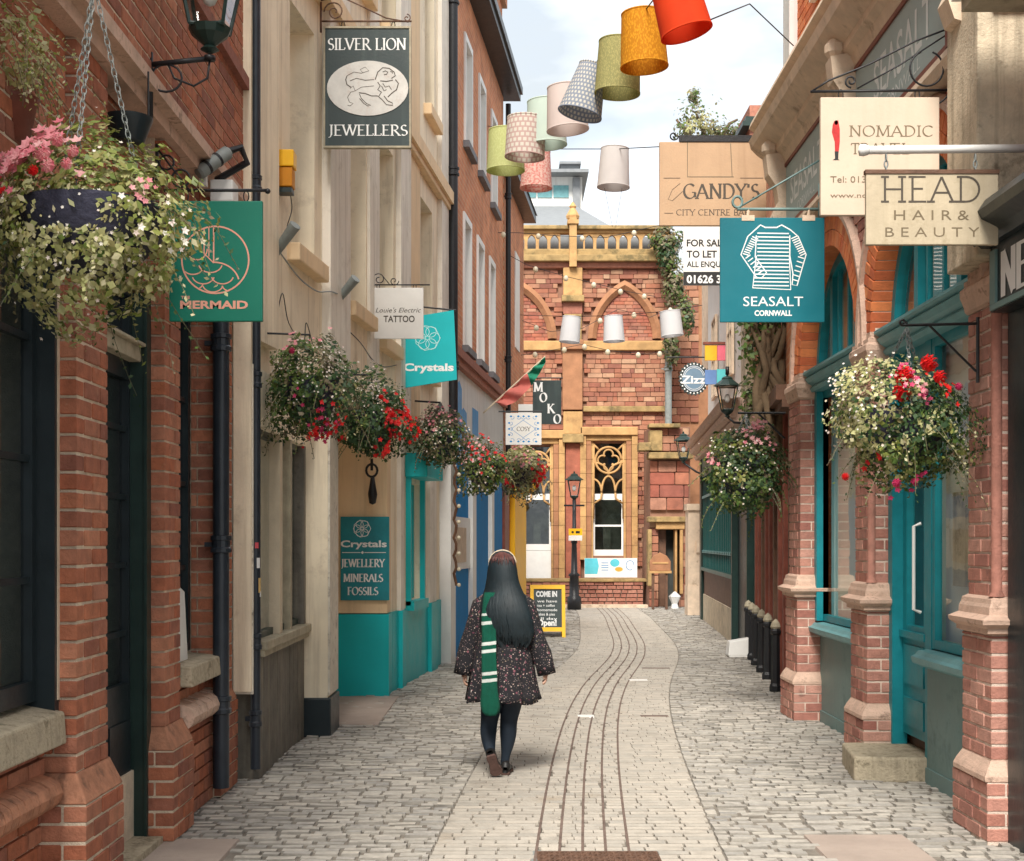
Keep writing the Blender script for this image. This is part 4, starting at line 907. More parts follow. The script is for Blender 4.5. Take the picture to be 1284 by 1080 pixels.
# shop interior: pale walls with framed pictures, a lit stock rail and clothes
q = MB(); q.bx(4.2, 4.3, 7.6, 12.6, .1, 4.4); q.bx(2.97, 4.2, 12.5, 12.6, .1, 4.4); q.bx(2.97, 4.2, 7.5, 7.6, .1, 4.4); q.bx(2.97, 4.2, 7.6, 12.5, 4.3, 4.4); part('shop_interior', q, M['interior_pale'], bR)
q = MB(); q.bx(2.98, 4.2, 7.6, 12.5, .08, .12); part('shop_floor', q, M['brown_timber'], bR)
q = MB()
for y in (8.1, 8.7): q.bx(3.45, 3.5, y, y+.35, 1.0, 1.9)
part('display_panel', q, M['stone_cream'], bR)
M['cloth_rail'] = mat('cloth_rail', rough=.9, ramp=[(.05, .2, .22), (.6, .5, .2), (.5, .12, .1), (.65, .62, .55), (.06, .08, .18), (.7, .4, .15)], bump=.1)
q = MB()
for i in range(16): q.rbox((3.35, 11.0+i*.085, 1.35), (.34, .05, .75+random.uniform(-.1, .1)), Matrix.Rotation(random.uniform(-.2, .2), 3, 'Z'))
part('hanging_clothes', q, M['cloth_rail'], bR)
q = MB(); q.bx(3.1, 3.16, 11.9, 11.98, .95, 2.6); q.bx(3.06, 3.2, 11.85, 12.02, 2.2, 2.6); part('display_post', q, M['yellow_paint'], bR)
q = MB(); q.bx(3.05, 3.35, 8.55, 8.58, 1.3, 2.0); q.bx(3.12, 3.16, 9.0, 9.04, .9, 2.5); part('display_board', q, M['dark_green'], bR)
q = MB(); q.bx(2.96, 2.99, 7.96, 9.18, .93, 3.0); part('window_backing', q, M['interior_pale'], bR); q = MB(); q.bx(2.96, 2.99, 10.56, 12.40, .93, 3.0); part('window_backing', q, M['interior_pale'], bR)
q = MB(); q.bx(3.1, 3.14, 9.36, 9.95, .3, 3.0); part('window_backing', q, M['interior_pale'], bR)
for (a, b, c, r) in BAYS: q = MB(); q.ext([(c+math.cos(PI*i/16)*r*.98, ZS+.08+math.sin(PI*i/16)*(r-.1)) for i in range(17)], lambda u, v, d: (2.96+d, u, v), 0, .03); part('curtain', q, M['blind'], bR)
q = MB()
for (y, z) in ((8.25, 1.5), (8.75, 1.35), (11.2, 1.5)): q.bx(2.935, 2.958, y, y+.28, z, z+.62)
part('framed_print', q, M['stone_cream'], bR)
# doorstep
q = MB(); q.hexa([(2.36,9.36,-.02),(2.97,9.28,-.02),(2.97,10.05,-.02),(2.44,10.03,-.02),(2.36,9.36,.16),(2.97,9.28,.16),(2.97,10.05,.16),(2.44,10.03,.16)])
bevel(single('door_step', 'worn grey stone doorstep jutting out beside the brick pier on the right', 'step', q, M['stone_sill'], (2.6, 9.7, 0)), .02, 3)

# ================================================================== RIGHT: black frontage at the picture edge
bN = thing('black_shopfront', 'black painted shopfront with moulded name board cut off by the right edge of the photo', 'shopfront', (2.7, 6, 0))
q = MB(); q.bx(2.74, 3.2, 4.5, 7.37, -.02, 2.88); q.bx(2.70, 2.74, 7.15, 7.38, 0, 2.9); part('frontage', q, M['dark_paint'], bN)
q = MB(); q.bx(2.73, 2.739, 5.0, 7.1, 1.66, 1.68); part('glass_edge', q, M['iron_grey'], bN)
q = MB(); q.bx(2.60, 3.2, 4.5, 7.36, 2.885, 3.24); part('name_board', q, M['dark_paint'], bN)
q = MB(); q.bx(2.585, 2.6, 4.5, 7.34, 2.89, 2.92); q.bx(2.585, 2.6, 7.26, 7.34, 2.921, 3.21); part('name_board_frame', q, M['teal_panel'], bN)
q = MB(); q.sweep([(2.7, 3.24), (2.56, 3.24), (2.52, 3.28), (2.44, 3.32), (2.42, 3.36), (2.46, 3.42), (2.56, 3.47), (2.8, 3.52)], [4.5, 7.45], lambda x, z, t: (x, t, z)); part('lead_hood', q, M['dark_paint'], bN)
pen = Pen(lambda u, v, d: (2.597-d*3, -u, v)); pen.serif('NEW BUILDING', -7.2, -5.1, 2.95, .22, .3, .09); part('lettering', pen.mb, M['white_print'], bN)
q = MB(); q.bx(2.9, 4.5, 3.5, 7.34, 3.5, 9); part('wall', q, M['mortar_pink'], bN)
br = Bricks(); br.wall_x(2.885, -1, 4.6, 7.34, 3.5, 6.4); br.build(bN, [M['brick_red']])
q = MB(); q.bx(2.30, 2.9, 4.5, 7.1, 4.47, 4.6); part('beam', q, M['white_paint'], bN); q = MB(); q.bx(2.34, 2.9, 4.5, 7.06, 4.40, 4.469); part('beam_soffit', q, M['pale_timber'], bN)

# ================================================================== RIGHT: dark timber shopfront under the creeper (x = 2.6 .. 3.4)
bG = thing('timber_shopfront_building', 'building with dark red-brown timber shopfront under an old creeper on the right', 'building', (3.2, 16, 0))
FG = Frame(2.72, 13.0, .118, -1)
q = MB(); FG.box(q, 13.05, 19.8, -1.2, -.25, 0, 5.6); part('wall', q, M['interior_shop'], bG)
q = MB(); FG.box(q, 13.02, 13.4, -.5, 0, 0, 5.6); FG.box(q, 13.4, 19.8, -.5, -.02, 3.0, 6.8); part('brick_wall', q, M['brick_far'], bG)
yy = 13.5; k = 0
while yy < 19.7:
    q = MB(); FG.box(q, yy, yy+.12, -.2, .02, .02, 3.05); bevel(part('timber_post', q, M['rust_paint' if k % 3 else 'brown_timber'], bG), .01)
    q = MB(); FG.box(q, yy+.12, yy+.69, -.2, -.10, .02, .9); part('stall_panel', q, M['brown_timber'], bG)
    q = MB(); FG.box(q, yy+.12, yy+.69, -.16, -.12, .9, 2.4); part('pane', q, M['glass_dark'], bG)
    q = MB(); FG.box(q, yy+.12, yy+.69, -.2, -.06, 2.4, 3.05); FG.box(q, yy+.12, yy+.69, -.2, -.04, .88, .95); part('rail', q, M['rust_paint'], bG)
    yy += .69; k += 1
q = MB(); FG.box(q, 13.4, 19.8, -.2, .16, 3.05, 3.2); FG.box(q, 13.4, 19.8, -.2, .10, 2.98, 3.05); part('fascia_board', q, M['brown_timber'], bG)
q = MB(); FG.box(q, 14.5, 19.8, 0, .2, 4.9, 5.05); part('string_course', q, M['stone_buff'], bG)

# ================================================================== RIGHT: white building with green framed windows
bF = thing('white_gabled_building', 'white rendered building above a green window with slim railings on the right', 'building', (4, 24, 0))
FF = Frame(3.42, 19.9, .071, -1)
q = MB(); FF.box(q, 19.82, 29.3, -3, -.15, 3.55, 7.3); part('wall', q, M['render_white'], bF)
q = MB(); FF.box(q, 19.85, 19.99, -.2, -.02, 0, 3.5); FF.box(q, 21.5, 21.65, -.2, .05, 0, 3.4); FF.box(q, 28.7, 29.2, -.2, .04, 0, 3.4); part('pillar', q, M['dark_green'], bF)
q = MB(); FF.box(q, 20.0, 21.5, -.2, -.05, 0, 3.4); part('doorway', q, M['dark_paint'], bF)
q = MB(); FF.box(q, 21.65, 28.7, -.2, 0, 0, .55); part('plinth', q, M['stone_cream'], bF)
q = MB(); FF.box(q, 21.65, 28.7, -.2, -.02, .55, 1.05); part('stall_riser', q, M['brown_timber'], bF)
q = MB(); FF.box(q, 21.65, 28.7, -.2, .05, 1.05, 1.12); FF.box(q, 21.65, 28.7, -.2, .02, 3.0, 3.4); part('green_sill', q, M['green_paint'], bF)
q = MB(); FF.box(q, 21.65, 28.7, -.25, -.18, 1.12, 3.0); part('pane', q, M['glass_dark'], bF)
q = MB(); FF.box(q, 21.7, 28.6, -.9, -.8, 1, 3.1); part('interior', q, M['green_paint'], bF)
yy = 21.9
for i in range(19):
    q = MB(); FF.box(q, yy, yy+.05, -.04, .02, 1.13, 2.9); q.ball(FF.P(yy+.02, 0, 1.45), .045, 8); part('railing_bar', q, M['green_paint'], bF); yy += .36
q = MB(); FF.box(q, 21.8, 28.6, -.05, .03, 2.55, 2.6); FF.box(q, 21.8, 28.6, -.05, .03, 1.42, 1.47); part('railing_rail', q, M['teal_light'], bF)
q = MB(); q.sweep([(-.2, 3.4), (.12, 3.4), (.16, 3.46), (.12, 3.50), (.22, 3.54), (.26, 3.60), (.2, 3.64), (.30, 3.68), (.34, 3.76), (-.2, 3.84)], [20.2, 29.3], lambda b, z, t: FF.P(t, b, z)); part('cornice', q, M['stone_pink'], bF)
for (a, c, z0, z1) in ((23.0, 24.0, 4.5, 6.1), (26.5, 27.5, 4.5, 6.1)):
    frame_window(bF, Frame(3.42+.15, 19.9, .071, -1), a, c, z0, z1, -.02, 'stone_buff', 'glass_dark', (1, 1))
q = MB(); FF.box(q, 19.82, 20.5, -.15, .0, 3.85, 7.0); part('corner_strip', q, M['stone_cream'], bF)
q = MB(); FF.box(q, 19.8, 29.4, -3, .1, 7.3, 7.45); P = FF.P; q.add([P(19.8,.1,7.46),P(29.4,.1,7.46),P(29.4,-2.5,8.6),P(19.8,-2.5,8.6)], [(0,1,2,3)]); part('roof', q, M['slate'], bF)

# white box on the ground and row of bollards
q = MB(); q.bx(PX(913, 19.4), PX(942, 19.4), 19.3, 19.62, 0, .02); X0, X1 = PX(912, 19.4), PX(941, 19.4)
q.hexa([(X0,19.3,.02),(X1,19.3,.02),(X1,19.6,.02),(X0,19.6,.02),(X0+.02,19.32,.22),(X1-.01,19.32,.27),(X1-.01,19.58,.27),(X0+.03,19.6,.22)])
bevel(single('white_sack', 'crumpled white sack lying on the cobbles at the foot of the bollards', 'sack', q, M['white_paint'], ((X0+X1)/2, 19.45, 0)), .03, 3)
bo = thing('bollard', 'black square post of the row along the right wall, nearest the camera', 'bollard', (0, 0, 0), 'black posts along the right-hand wall')
q = MB(); q.lathe([(.07, 0), (.07, .06), (.055, .09), (.05, .62), (.065, .64), (.065, .67), (.05, .69)], (0, 0, 0), 8); part('post', q, M['black_iron'], bo)
q = MB(); q.lathe([(.05, .69), (.06, .71), (.045, .76), (.0, .80)], (0, 0, 0), 8); part('post_cap', q, M['pale_timber'], bo)
BP = [(975, 867), (965, 852), (957, 843), (950, 834), (945, 827), (940, 821)]
ordn = ['second', 'third', 'fourth', 'fifth', 'sixth and farthest']
for i, (px, py) in enumerate(BP):
    Y = EYE*F/(py-CY); loc = (PX(px, Y)-.02, Y, 0)
    if i == 0: bo.location = loc
    else: dup(bo, loc, 'black square post, %s from the camera in the row along the right wall' % ordn[i-1])

# ================================================================== FAR: red sandstone building facing the street (y = 36)
bE = thing('red_stone_hall', 'far red sandstone building with pointed blind arches, traceried windows and pierced parapet', 'building', (2.5, 36, 0))
YE = 36.0
def ex(px): return PX(px, YE)
def ez(py): return PZ(py, YE)
M['stone_red'] = mat('stone_red', rough=.85, ramp=[(.36, .12, .07), (.30, .09, .06), (.42, .17, .10), (.26, .085, .06), (.40, .20, .13), (.22, .08, .06)], var=.25, sc_=4, bump=.3, bs=25, dirt=[((.12, .06, .045), .58, 1.5, .6), ((.5, .3, .18), .62, 2.2, .4)])
M['stone_gold'] = mat('stone_gold', (.46, .27, .11), rough=.8, var=.28, sc_=3, bump=.25, bs=25, dirt=[((.22, .11, .05), .58, 2, .6)])
M['stone_orange'] = mat('stone_orange', (.34, .16, .08), rough=.8, var=.2, sc_=4, bump=.25, bs=25, dirt=[((.2, .08, .04), .58, 2, .5)])
M['stone_moss'] = mat('stone_moss', (.34, .23, .10), rough=.9, var=.3, sc_=4, bump=.4, bs=25, dirt=[((.10, .085, .04), .5, 3, .7)])
M['stone_mix'] = mat('stone_mix', rough=.85, ramp=[(.33, .14, .08), (.27, .10, .065), (.39, .20, .12), (.22, .085, .06), (.34, .13, .075), (.44, .27, .17)], var=.2, sc_=4, bump=.3, bs=25)
M['mortar_red'] = mat('mortar_red', (.28, .15, .10), rough=.95, var=.2, sc_=3, bump=.3)
WINS = [(ex(657), ex(691), ez(744), ez(560)), (ex(744), ex(782), ez(697), ez(556))]
NICHE = [((ex(783)), ex(783-33)), ((ex(655)), ex(655-30))]
q = MB()
cuts = [(ex(600), WINS[0][0]), (WINS[0][1], WINS[1][0]), (WINS[1][1], ex(842))]
for a, b in cuts: q.bx(a, b, YE+.06, YE+3, -.05, ez(336))
for wn in WINS: q.bx(wn[0], wn[1], YE+.06, YE+3, wn[3], ez(336)); q.bx(wn[0], wn[1], YE+.06, YE+3, -.05, wn[2])
part('wall', q, M['mortar_red'], bE)
br = Bricks('stone_block')
def pts_arch(c, hw, zs, za):           # two-centred pointed arch outline right half first
    R = (hw*hw+(za-zs)**2)/(2*hw); out = []
    a1 = math.atan2(za-zs, R-hw)
    for i in range(13):
        t = a1*i/12; out.append((c+hw-R+R*math.cos(t), zs+R*math.sin(t)))
    for i in range(12, -1, -1):
        t = a1*i/12; out.append((c-hw+R-R*math.cos(t), zs+R*math.sin(t)))
    return out
def inarch(x, z, c, hw, zs, za):
    if z < zs: return abs(x-c) < hw
    R = (hw*hw+(za-zs)**2)/(2*hw); d = abs(x-c)
    return (d+R-hw)**2+(z-zs)**2 < R*R
ARCH = [(ex(783), ex(783)-ex(737), ez(425), ez(352)), (ex(651), ex(698)-ex(651), ez(425), ez(352))]
def hole(x, z):
    if x > ex(704) and x < ex(731): return True
    for (a, b, c, d) in WINS:
        if a-.32 < x < b+.32 and c-.1 < z < d+.3: return True
    return any(inarch(x, z, A_[0], A_[1]*1.02, A_[2], A_[3]+.06) and z > ez(428) for A_ in ARCH)
br.wall_y(YE, ex(640), ex(838), 1.0, ez(336), hole=hole, L=.25, Hc=.125, d=.1, pr=.035, jit=.6, g=.012)
br.wall_y(YE+.22, ex(700)-.0, ex(731), .9, ez(520), L=.3, Hc=.15, d=.1, pr=.01, jit=.2, g=.016) if False else None
for A_ in ARCH:
    c, hw = A_[0], A_[1]*.78
    br.wall_y(YE+.03, c-hw, c+hw, ez(427), A_[3], hole=lambda x, z: not inarch(x, z, c, hw, A_[2], A_[3]-.2), L=.24, Hc=.095, d=.05, pr=.01, jit=.3, g=.012, mi=1)
br.build(bE, [M['stone_mix'], M['stone_red']], 'stonework')
for A_ in ARCH:                         # pointed arch rings
    q = MB(); o = pts_arch(*A_); i_ = pts_arch(A_[0], A_[1]*.76, A_[2], A_[3]-.27); n = len(o)
    vs = []
    for k in range(n):
        m = ((o[k][0]+i_[k][0])/2, (o[k][1]+i_[k][1])/2)
        vs += [(o[k][0],YE-.05,o[k][1]),(m[0],YE-.12,m[1]),(i_[k][0],YE-.02,i_[k][1]),(i_[k][0],YE+.10,i_[k][1]),(o[k][0],YE+.1,o[k][1])]
    q.add(vs, [(k*5+j, k*5+(j+1) % 5, (k+1)*5+(j+1) % 5, (k+1)*5+j) for k in range(n-1) for j in range(5)]); part('arch_ring', q, M['stone_orange'], bE)
# bands
def eband(name, px0, px1, py0, py1, out, m): q = MB(); q.bx(ex(px0), ex(px1), YE-out, YE+.2, ez(py1), ez(py0)); o = part(name, q, M[m], bE); bevel(o, .02); return o
eband('string_course', 640, 703, 428, 440, .10, 'stone_gold'); eband('string_course', 731, 838, 428, 440, .10, 'stone_gold')
eband('string_course', 640, 703, 512, 517, .14, 'stone_moss'); eband('string_course', 731, 838, 510, 517, .14, 'stone_moss')
eband('cornice', 640, 840, 322, 330, .28, 'stone_moss'); eband('cornice', 640, 840, 330, 337, .12, 'brick_brown')
eband('parapet_base', 640, 840, 313, 322, .10, 'stone_moss'); eband('parapet_coping', 640, 840, 284, 289, .16, 'stone_moss'); eband('parapet_coping', 640, 840, 289, 293, .06, 'stone_gold')
# central buttress between the windows
eband('buttress', 705, 730, 440, 515, .20, 'stone_orange'); eband('buttress', 707, 729, 395, 428, .16, 'stone_moss'); eband('buttress', 704, 732, 372, 380, .26, 'stone_moss'); eband('buttress', 706, 730, 380, 395, .12, 'brick_brown'); eband('buttress', 706, 730, 337, 372, .16, 'stone_gold')
eband('buttress', 704, 731, 428, 440, .30, 'stone_orange'); eband('buttress', 706, 730, 517, 545, .2, 'stone_gold'); eband('buttress', 705, 731, 545, 556, .28, 'stone_moss'); eband('buttress', 709, 728, 556, 745, .10, 'stone_red')
q = MB(); q.bx(ex(713.5), ex(722.5), YE-.3, YE+.1, ez(337), ez(276)); q.lathe([(.16, 0), (.18, .08), (.07, .28), (.10, .33), (.02, .45)], (ex(718), YE-.1, ez(276)), 6); q.bx(ex(711), ex(725), YE-.34, YE+.1, ez(284), ez(279)); part('pinnacle', q, M['stone_gold'], bE)
# pierced parapet: small lancets
q = MB(); x0 = 645
while x0 < 838:
    if not (708 < x0+7 < 728):
        c = ex(x0+7.2); hw = ex(x0+12.5)-c; a_ = pts_arch(c, hw, ez(303), ez(294.5)); b0, b1 = ex(x0), ex(x0+14.4); zt, zb = ez(293), ez(313)
        n = len(a_); rim = [(b1 if k < n/2 else b0, zt if 3 < k < n-4 else (ez(303)+(zt-ez(303))*min(k, n-1-k)/3)) for k in range(n)]
        vs = [(p[0], YE-.02, p[1]) for p in rim]+[(p[0], YE-.02, p[1]) for p in a_]+[(p[0], YE+.12, p[1]) for p in a_]
        q.add(vs, [(k, k+1, n+k+1, n+k) for k in range(n-1)]+[(n+k, n+k+1, 2*n+k+1, 2*n+k) for k in range(n-1)])
        q.bx(b0, c-hw, YE-.02, YE+.12, zb, ez(303)); q.bx(c+hw, b1, YE-.02, YE+.12, zb, ez(303))
    x0 += 14.4
part('parapet_arcade', q, M['stone_gold'], bE)
q = MB(); q.bx(ex(640), ex(838), YE+.5, YE+.6, ez(316), ez(292)); part('parapet_back', q, M['lead'], bE)
# windows: gold jambs, tracery, white sash
for wi, (a, b, z0, z1) in enumerate(WINS):
    for (u0, u1, dd, m_) in ((a-.36, a-.20, .16, 'stone_gold'), (a-.20, a-.06, .08, 'stone_orange'), (a-.06, a, .02, 'stone_gold'), (b+.20, b+.36, .16, 'stone_gold'), (b+.06, b+.20, .08, 'stone_orange'), (b, b+.06, .02, 'stone_gold')):
        zz = z0-.1
        while zz < z1+.2:
            q = MB(); q.bx(u0+.004, u1-.004, YE-dd, YE+.3, zz, min(zz+.38, z1+.2)-.008); part('jamb_stone', q, M[m_], bE); zz += .38
    q = MB(); q.bx(a-.36, b+.36, YE-.20, YE+.3, z1+.2, z1+.42); q.bx(a-.2, b+.2, YE-.1, YE+.3, z1+.06, z1+.198); bevel(part('window_head', q, M['stone_gold'], bE), .02)
    q = MB(); c = (a+b)/2; hw = (b-a)/2; zt = z1; Yt = YE+.02
    def T(pts, r=.04): q.tube([(x, Yt, z) for x, z in pts], r, 6)
    zc = zt-.45; R_ = hw*.86
    T(arc(c, zc, R_, R_, 0, 360, 28), .035)
    for k in range(4):                       # quatrefoil
        a0 = PI/2*k; T(arc(c+.155*math.cos(a0), zc+.155*math.sin(a0), .125, .125, math.degrees(a0)-125, math.degrees(a0)+125, 12), .028)
    for s_ in (-1, 1):
        T([(c+s_*hw, zt-.02), (c+s_*hw*.62, zc+R_*.78)], .03); T(arc(c+s_*hw*1.0, zc-R_*1.05, hw*.98, hw*.75, 90 if s_ < 0 else 90, -5 if s_ < 0 else 185, 12), .032)
        T(arc(c+s_*hw, zc-R_-.52, hw*.55, .36, 90, 0 if s_ < 0 else 180, 10), .03)
        T([(c+s_*hw*.45, zc-R_-.52), (c+s_*hw*.5, zc-R_-.68), (c+s_*hw*.95, zc-R_-.80)], .03); T([(c+s_*hw*.98, zt), (c+s_*hw*.98, zt-2.0)], .03)
    T(arc(c, zc-R_-.5, hw*.45, .42, 0, 180, 14), .032)
    part('tracery', q, M['stone_gold'], bE, smooth=True)
    q = MB(); zs = ez(622); zb = z0 if wi else ez(690); Yw = YE+.12
    q.bx(a, b, Yw, Yw+.06, zs-.10, zs+.06); q.bx(a, b, Yw, Yw+.06, zb, zb+.16); q.bx(a, a+.05, Yw, Yw+.06, zb+.16, zs-.1); q.bx(b-.05, b, Yw, Yw+.06, zb+.16, zs-.1)
    q.bx(a+.05, b-.05, Yw+.002, Yw+.058, (zs+zb)/2-.02, (zs+zb)/2+.03) if wi else None
    f = part('sash_window', q, M['white_paint'], bE)
    if not wi: q = MB(); q.bx(a, b, Yw-.02, Yw+.06, z0, zb-.01); part('white_panel', q, M['white_paint'], bE)
    q = MB(); q.add([(a,Yw+.03,zb),(b,Yw+.03,zb),(b,Yw+.03,z1),(a,Yw+.03,z1)], [(0,1,2,3)]); part('pane', q, M['glass_dark'], f)
    q = MB(); q.bx(a-.1, b+.1, YE+1.2, YE+1.25, z0, z1); q.bx(c-.1, c+.1, YE+.6, YE+.8, zb, zb+.8); part('room', q, M['interior_shop'], bE)
# low wall, kerb, step in front
wl = thing('low_stone_wall', 'low rough brown stone wall with flat coping below the traceried windows', 'wall', (ex(760), 34.9, 0))
q = MB(); q.bx(PX(640, 35), PX(806, 35), 34.95, 35.4, -.02, .62); part('wall_core', q, M['mortar_dark'], wl)
br = Bricks('stone_block'); br.wall_y(34.9, PX(640, 35), PX(806, 35), .0, .62, L=.22, Hc=.105, d=.12, pr=.04, jit=.4, g=.02); br.build(wl, [M['brick_brown']], 'stonework')
q = MB(); q.bx(PX(640, 35), PX(810, 35), 34.84, 35.45, .62, .70); bevel(part('coping', q, M['stone_moss'], wl), .015)
q = MB(); q.bx(PX(700, 34), PX(812, 34), 33.9, 34.3, -.02, .07); part('kerb', q, M['stone_buff'], street)
# advertising banner on the wall
t = thing('advert_banner', 'white and turquoise advertising banner on the low wall under the right traceried window', 'banner', (ex(766), 35.5, .7))
Yb = 35.3; q = MB(); q.bx(PX(733, Yb), PX(799, Yb), Yb, Yb+.04, .72, PZ(700, Yb)); part('board', q, M['white_paint'], t)
pen = Pen(facing(Yb)); M['aqua_print'] = mat('aqua_print', (.1, .5, .6), rough=.6, bump=0); M['orange_print'] = mat('orange_print', (.75, .33, .05), rough=.6, bump=0)
pen.fill([(733.3,-720),(749,-720),(751,-710),(749,-700.3),(733.3,-700.3)]); pen.fill(arc(771, -706, 6, 5, 0, 360, 16)[:-1]); part('print', pen.mb, M['aqua_print'], t)
pen = Pen(facing(Yb)); pen.fill(arc(776, -714, 5, 3, 0, 360, 12)[:-1]); part('print', pen.mb, M['orange_print'], t)
pen = Pen(facing(Yb)); 
for k in range(4): pen.stroke([(754, -706-3*k), (763, -706-3*k)], .9)
pen.stroke(arc(790, -709, 5, 6, 0, 300, 10), .8); part('print', pen.mb, M['blue_paint'], t)

# right side porch of the stone building
bP = thing('red_stone_porch', 'red sandstone porch block with golden doorway at the far right end of the street', 'building', (ex(838), 35, 0))
YP = 34.2
def p_(px): return PX(px, YP)
def pz_(py): return PZ(py, YP)
q = MB(); q.bx(p_(816), p_(866), YP+.1, YP+3, pz_(660), pz_(535)); q.bx(p_(814), p_(826), YP+.1, YP+3, 0, pz_(660)); q.bx(p_(852), p_(872), YP+.1, YP+3, 0, pz_(660)); part('wall', q, M['mortar_red'], bP)
br = Bricks('stone_block'); br.wall_y(YP+.02, p_(815), p_(864), pz_(640), pz_(578), L=.5, Hc=.32, d=.1, pr=.03, jit=.3, g=.02); br.wall_y(YP+.02, p_(853), p_(871), 0, pz_(650), L=.3, Hc=.2, d=.1, pr=.03, jit=.3, g=.02, mi=1); br.wall_y(YP+.02, p_(814), p_(826), 0, pz_(650), L=.3, Hc=.2, d=.1, pr=.03, jit=.3, g=.02, mi=1)
br.wall_y(YP+.02, p_(816), p_(864), pz_(566), pz_(537), L=.4, Hc=.2, d=.1, pr=.03, jit=.3, g=.02, mi=1)
br.build(bP, [M['stone_red'], M['stone_mix']], 'stonework')
for (a, b, c, d, o, m_) in ((812, 868, 568, 576, .25, 'stone_moss'), (812, 867, 648, 655, .2, 'stone_moss'), (822, 858, 655, 664, .12, 'stone_gold'), (852, 856, 664, 745, .10, 'stone_gold'), (846, 849, 664, 745, .05, 'stone_gold'), (812, 817, 664, 735, .1, 'stone_moss'), (813, 852, 532, 537, .2, 'stone_moss'), (800, 815, 556, 566, .3, 'stone_moss'), (814, 830, 540, 566, .12, 'stone_moss')):
    q = MB(); q.bx(p_(a), p_(b), YP-o, YP+.3, pz_(d), pz_(c)); bevel(part('stone_moulding', q, M[m_], bP), .02)
q = MB(); q.bx(p_(826), p_(852), YP+.5, YP+.6, 0, pz_(660)); part('doorway', q, M['interior_dark'], bP)
q = MB(); q.bx(p_(827), p_(836), YP+.2, YP+.28, 0, pz_(664)); part('door_leaf', q, M['brown_timber'], bP)
# wall tower above the porch, creeper at its side
bT = thing('stone_turret', 'tall narrow buff stone wall behind the ivy between red hall and white building', 'building', (PX(855, 37), 37, 0))
q = MB(); q.bx(PX(846, 37), PX(890, 37), 37, 40, 0, PZ(345, 37)); part('wall', q, M['stone_orange'], bT)
br = Bricks('stone_block'); br.wall_y(36.95, PX(838, 37), PX(876, 37), PZ(530, 37), PZ(350, 37), L=.36, Hc=.2, d=.1, pr=.03, jit=.3, g=.02); br.build(bT, [M['stone_mix']], 'stonework')
# pale pillar at the end of the white building
q = MB(); Y = 30.5; q.bx(PX(863, Y), PX(882, Y), Y, Y+.5, 0, PZ(640, Y)); q.bx(PX(861, Y), PX(884, Y), Y-.05, Y+.5, PZ(640, Y), PZ(632, Y)); q.bx(PX(862, Y), PX(883, Y), Y-.04, Y+.5, 0, PZ(735, Y))
q.bx(PX(873, Y), PX(878, Y), Y-.06, Y, PZ(693, Y), PZ(678, Y))
single('stone_gate_pillar', 'pale pinkish stone pillar at the far end of the green shop window', 'pillar', q, M['stone_buff'], (PX(872, Y), Y, 0))
# downpipe on the hall
pipe('grey-green downpipe on the corner of the far stone hall below the ivy', PX(838, 35.7), 35.7, 1.0, PZ(440, 35.7), .09, 'iron_grey', (4.0, 6.2))
# wooden notice board with curved top on posts
t = thing('wooden_notice_board', 'small orange-brown wooden notice board with curved top standing by the far doorway', 'notice board', (PX(828, 33), 33, 0)); Y = 33
q = MB(); q.ext([(PX(815, Y), PZ(716, Y)), (PX(841, Y), PZ(716, Y)), (PX(841, Y), PZ(704, Y)), (PX(836, Y), PZ(697, Y)), (PX(828, Y), PZ(693, Y)), (PX(820, Y), PZ(697, Y)), (PX(815, Y), PZ(704, Y))], lambda u, v, d: (u, Y+d, v), 0, .12); bevel(part('board', q, M['stone_orange'], t), .01)
q = MB(); q.bx(PX(814, Y), PX(842, Y), Y-.03, Y+.14, PZ(719, Y), PZ(716, Y)); q.bx(PX(818, Y), PX(838, Y), Y-.015, Y, PZ(707, Y), PZ(705, Y)); part('rail', q, M['stone_gold'], t)
for p in (819, 836): q = MB(); q.bx(PX(p-1.5, Y), PX(p+1.5, Y), Y+.02, Y+.1, 0, PZ(719, Y)); part('leg', q, M['brown_timber'], t)
# bright little cone by the doorway
q = MB(); q.lathe([(.10, 0), (.07, .12), (.15, .3), (.02, .42)], (PX(846, 33.5), 33.5, 0), 8); single('white_bag', 'little white bag leaning by the orange doorway at the end of the street', 'bag', q, M['white_paint'], (PX(846, 33.5), 33.5, 0))

# modern block behind the parapet
bM = thing('modern_rooftop_block', 'pale modern rooftop storey with green-grey windows behind the stone parapet', 'building', (PX(690, 60), 60, 0)); Y = 60
q = MB(); q.bx(PX(560, Y), PX(730, Y), Y, Y+8, 0, PZ(222, Y)); part('wall', q, M['render_white'], bM)
q = MB(); q.bx(PX(560, Y), PX(737, Y), Y-.8, Y+8, PZ(222, Y), PZ(218, Y)); q.bx(PX(704, Y), PX(727, Y), Y+.5, Y+5, PZ(218, Y), PZ(203, Y)); q.bx(PX(702, Y), PX(729, Y), Y+.3, Y+5, PZ(203, Y), PZ(200, Y)); part('roof_slab', q, M['lead'], bM)
for (a, b) in ((640, 651), (653, 672), (674, 692), (694, 713)): q = MB(); q.bx(PX(a, Y), PX(b, Y), Y-.06, Y-.002, PZ(248, Y), PZ(233, Y)); f = part('window', q, M['teal_light'], bM)
q = MB(); q.bx(PX(560, Y), PX(722, Y), Y-.15, Y-.061, PZ(262, Y), PZ(252, Y)); part('parapet', q, M['white_paint'], bM)
q = MB(); q.bx(PX(718, Y), PX(727, Y), Y-.2, Y-.002, PZ(262, Y), PZ(224, Y)); part('corner_post', q, M['lead'], bM)
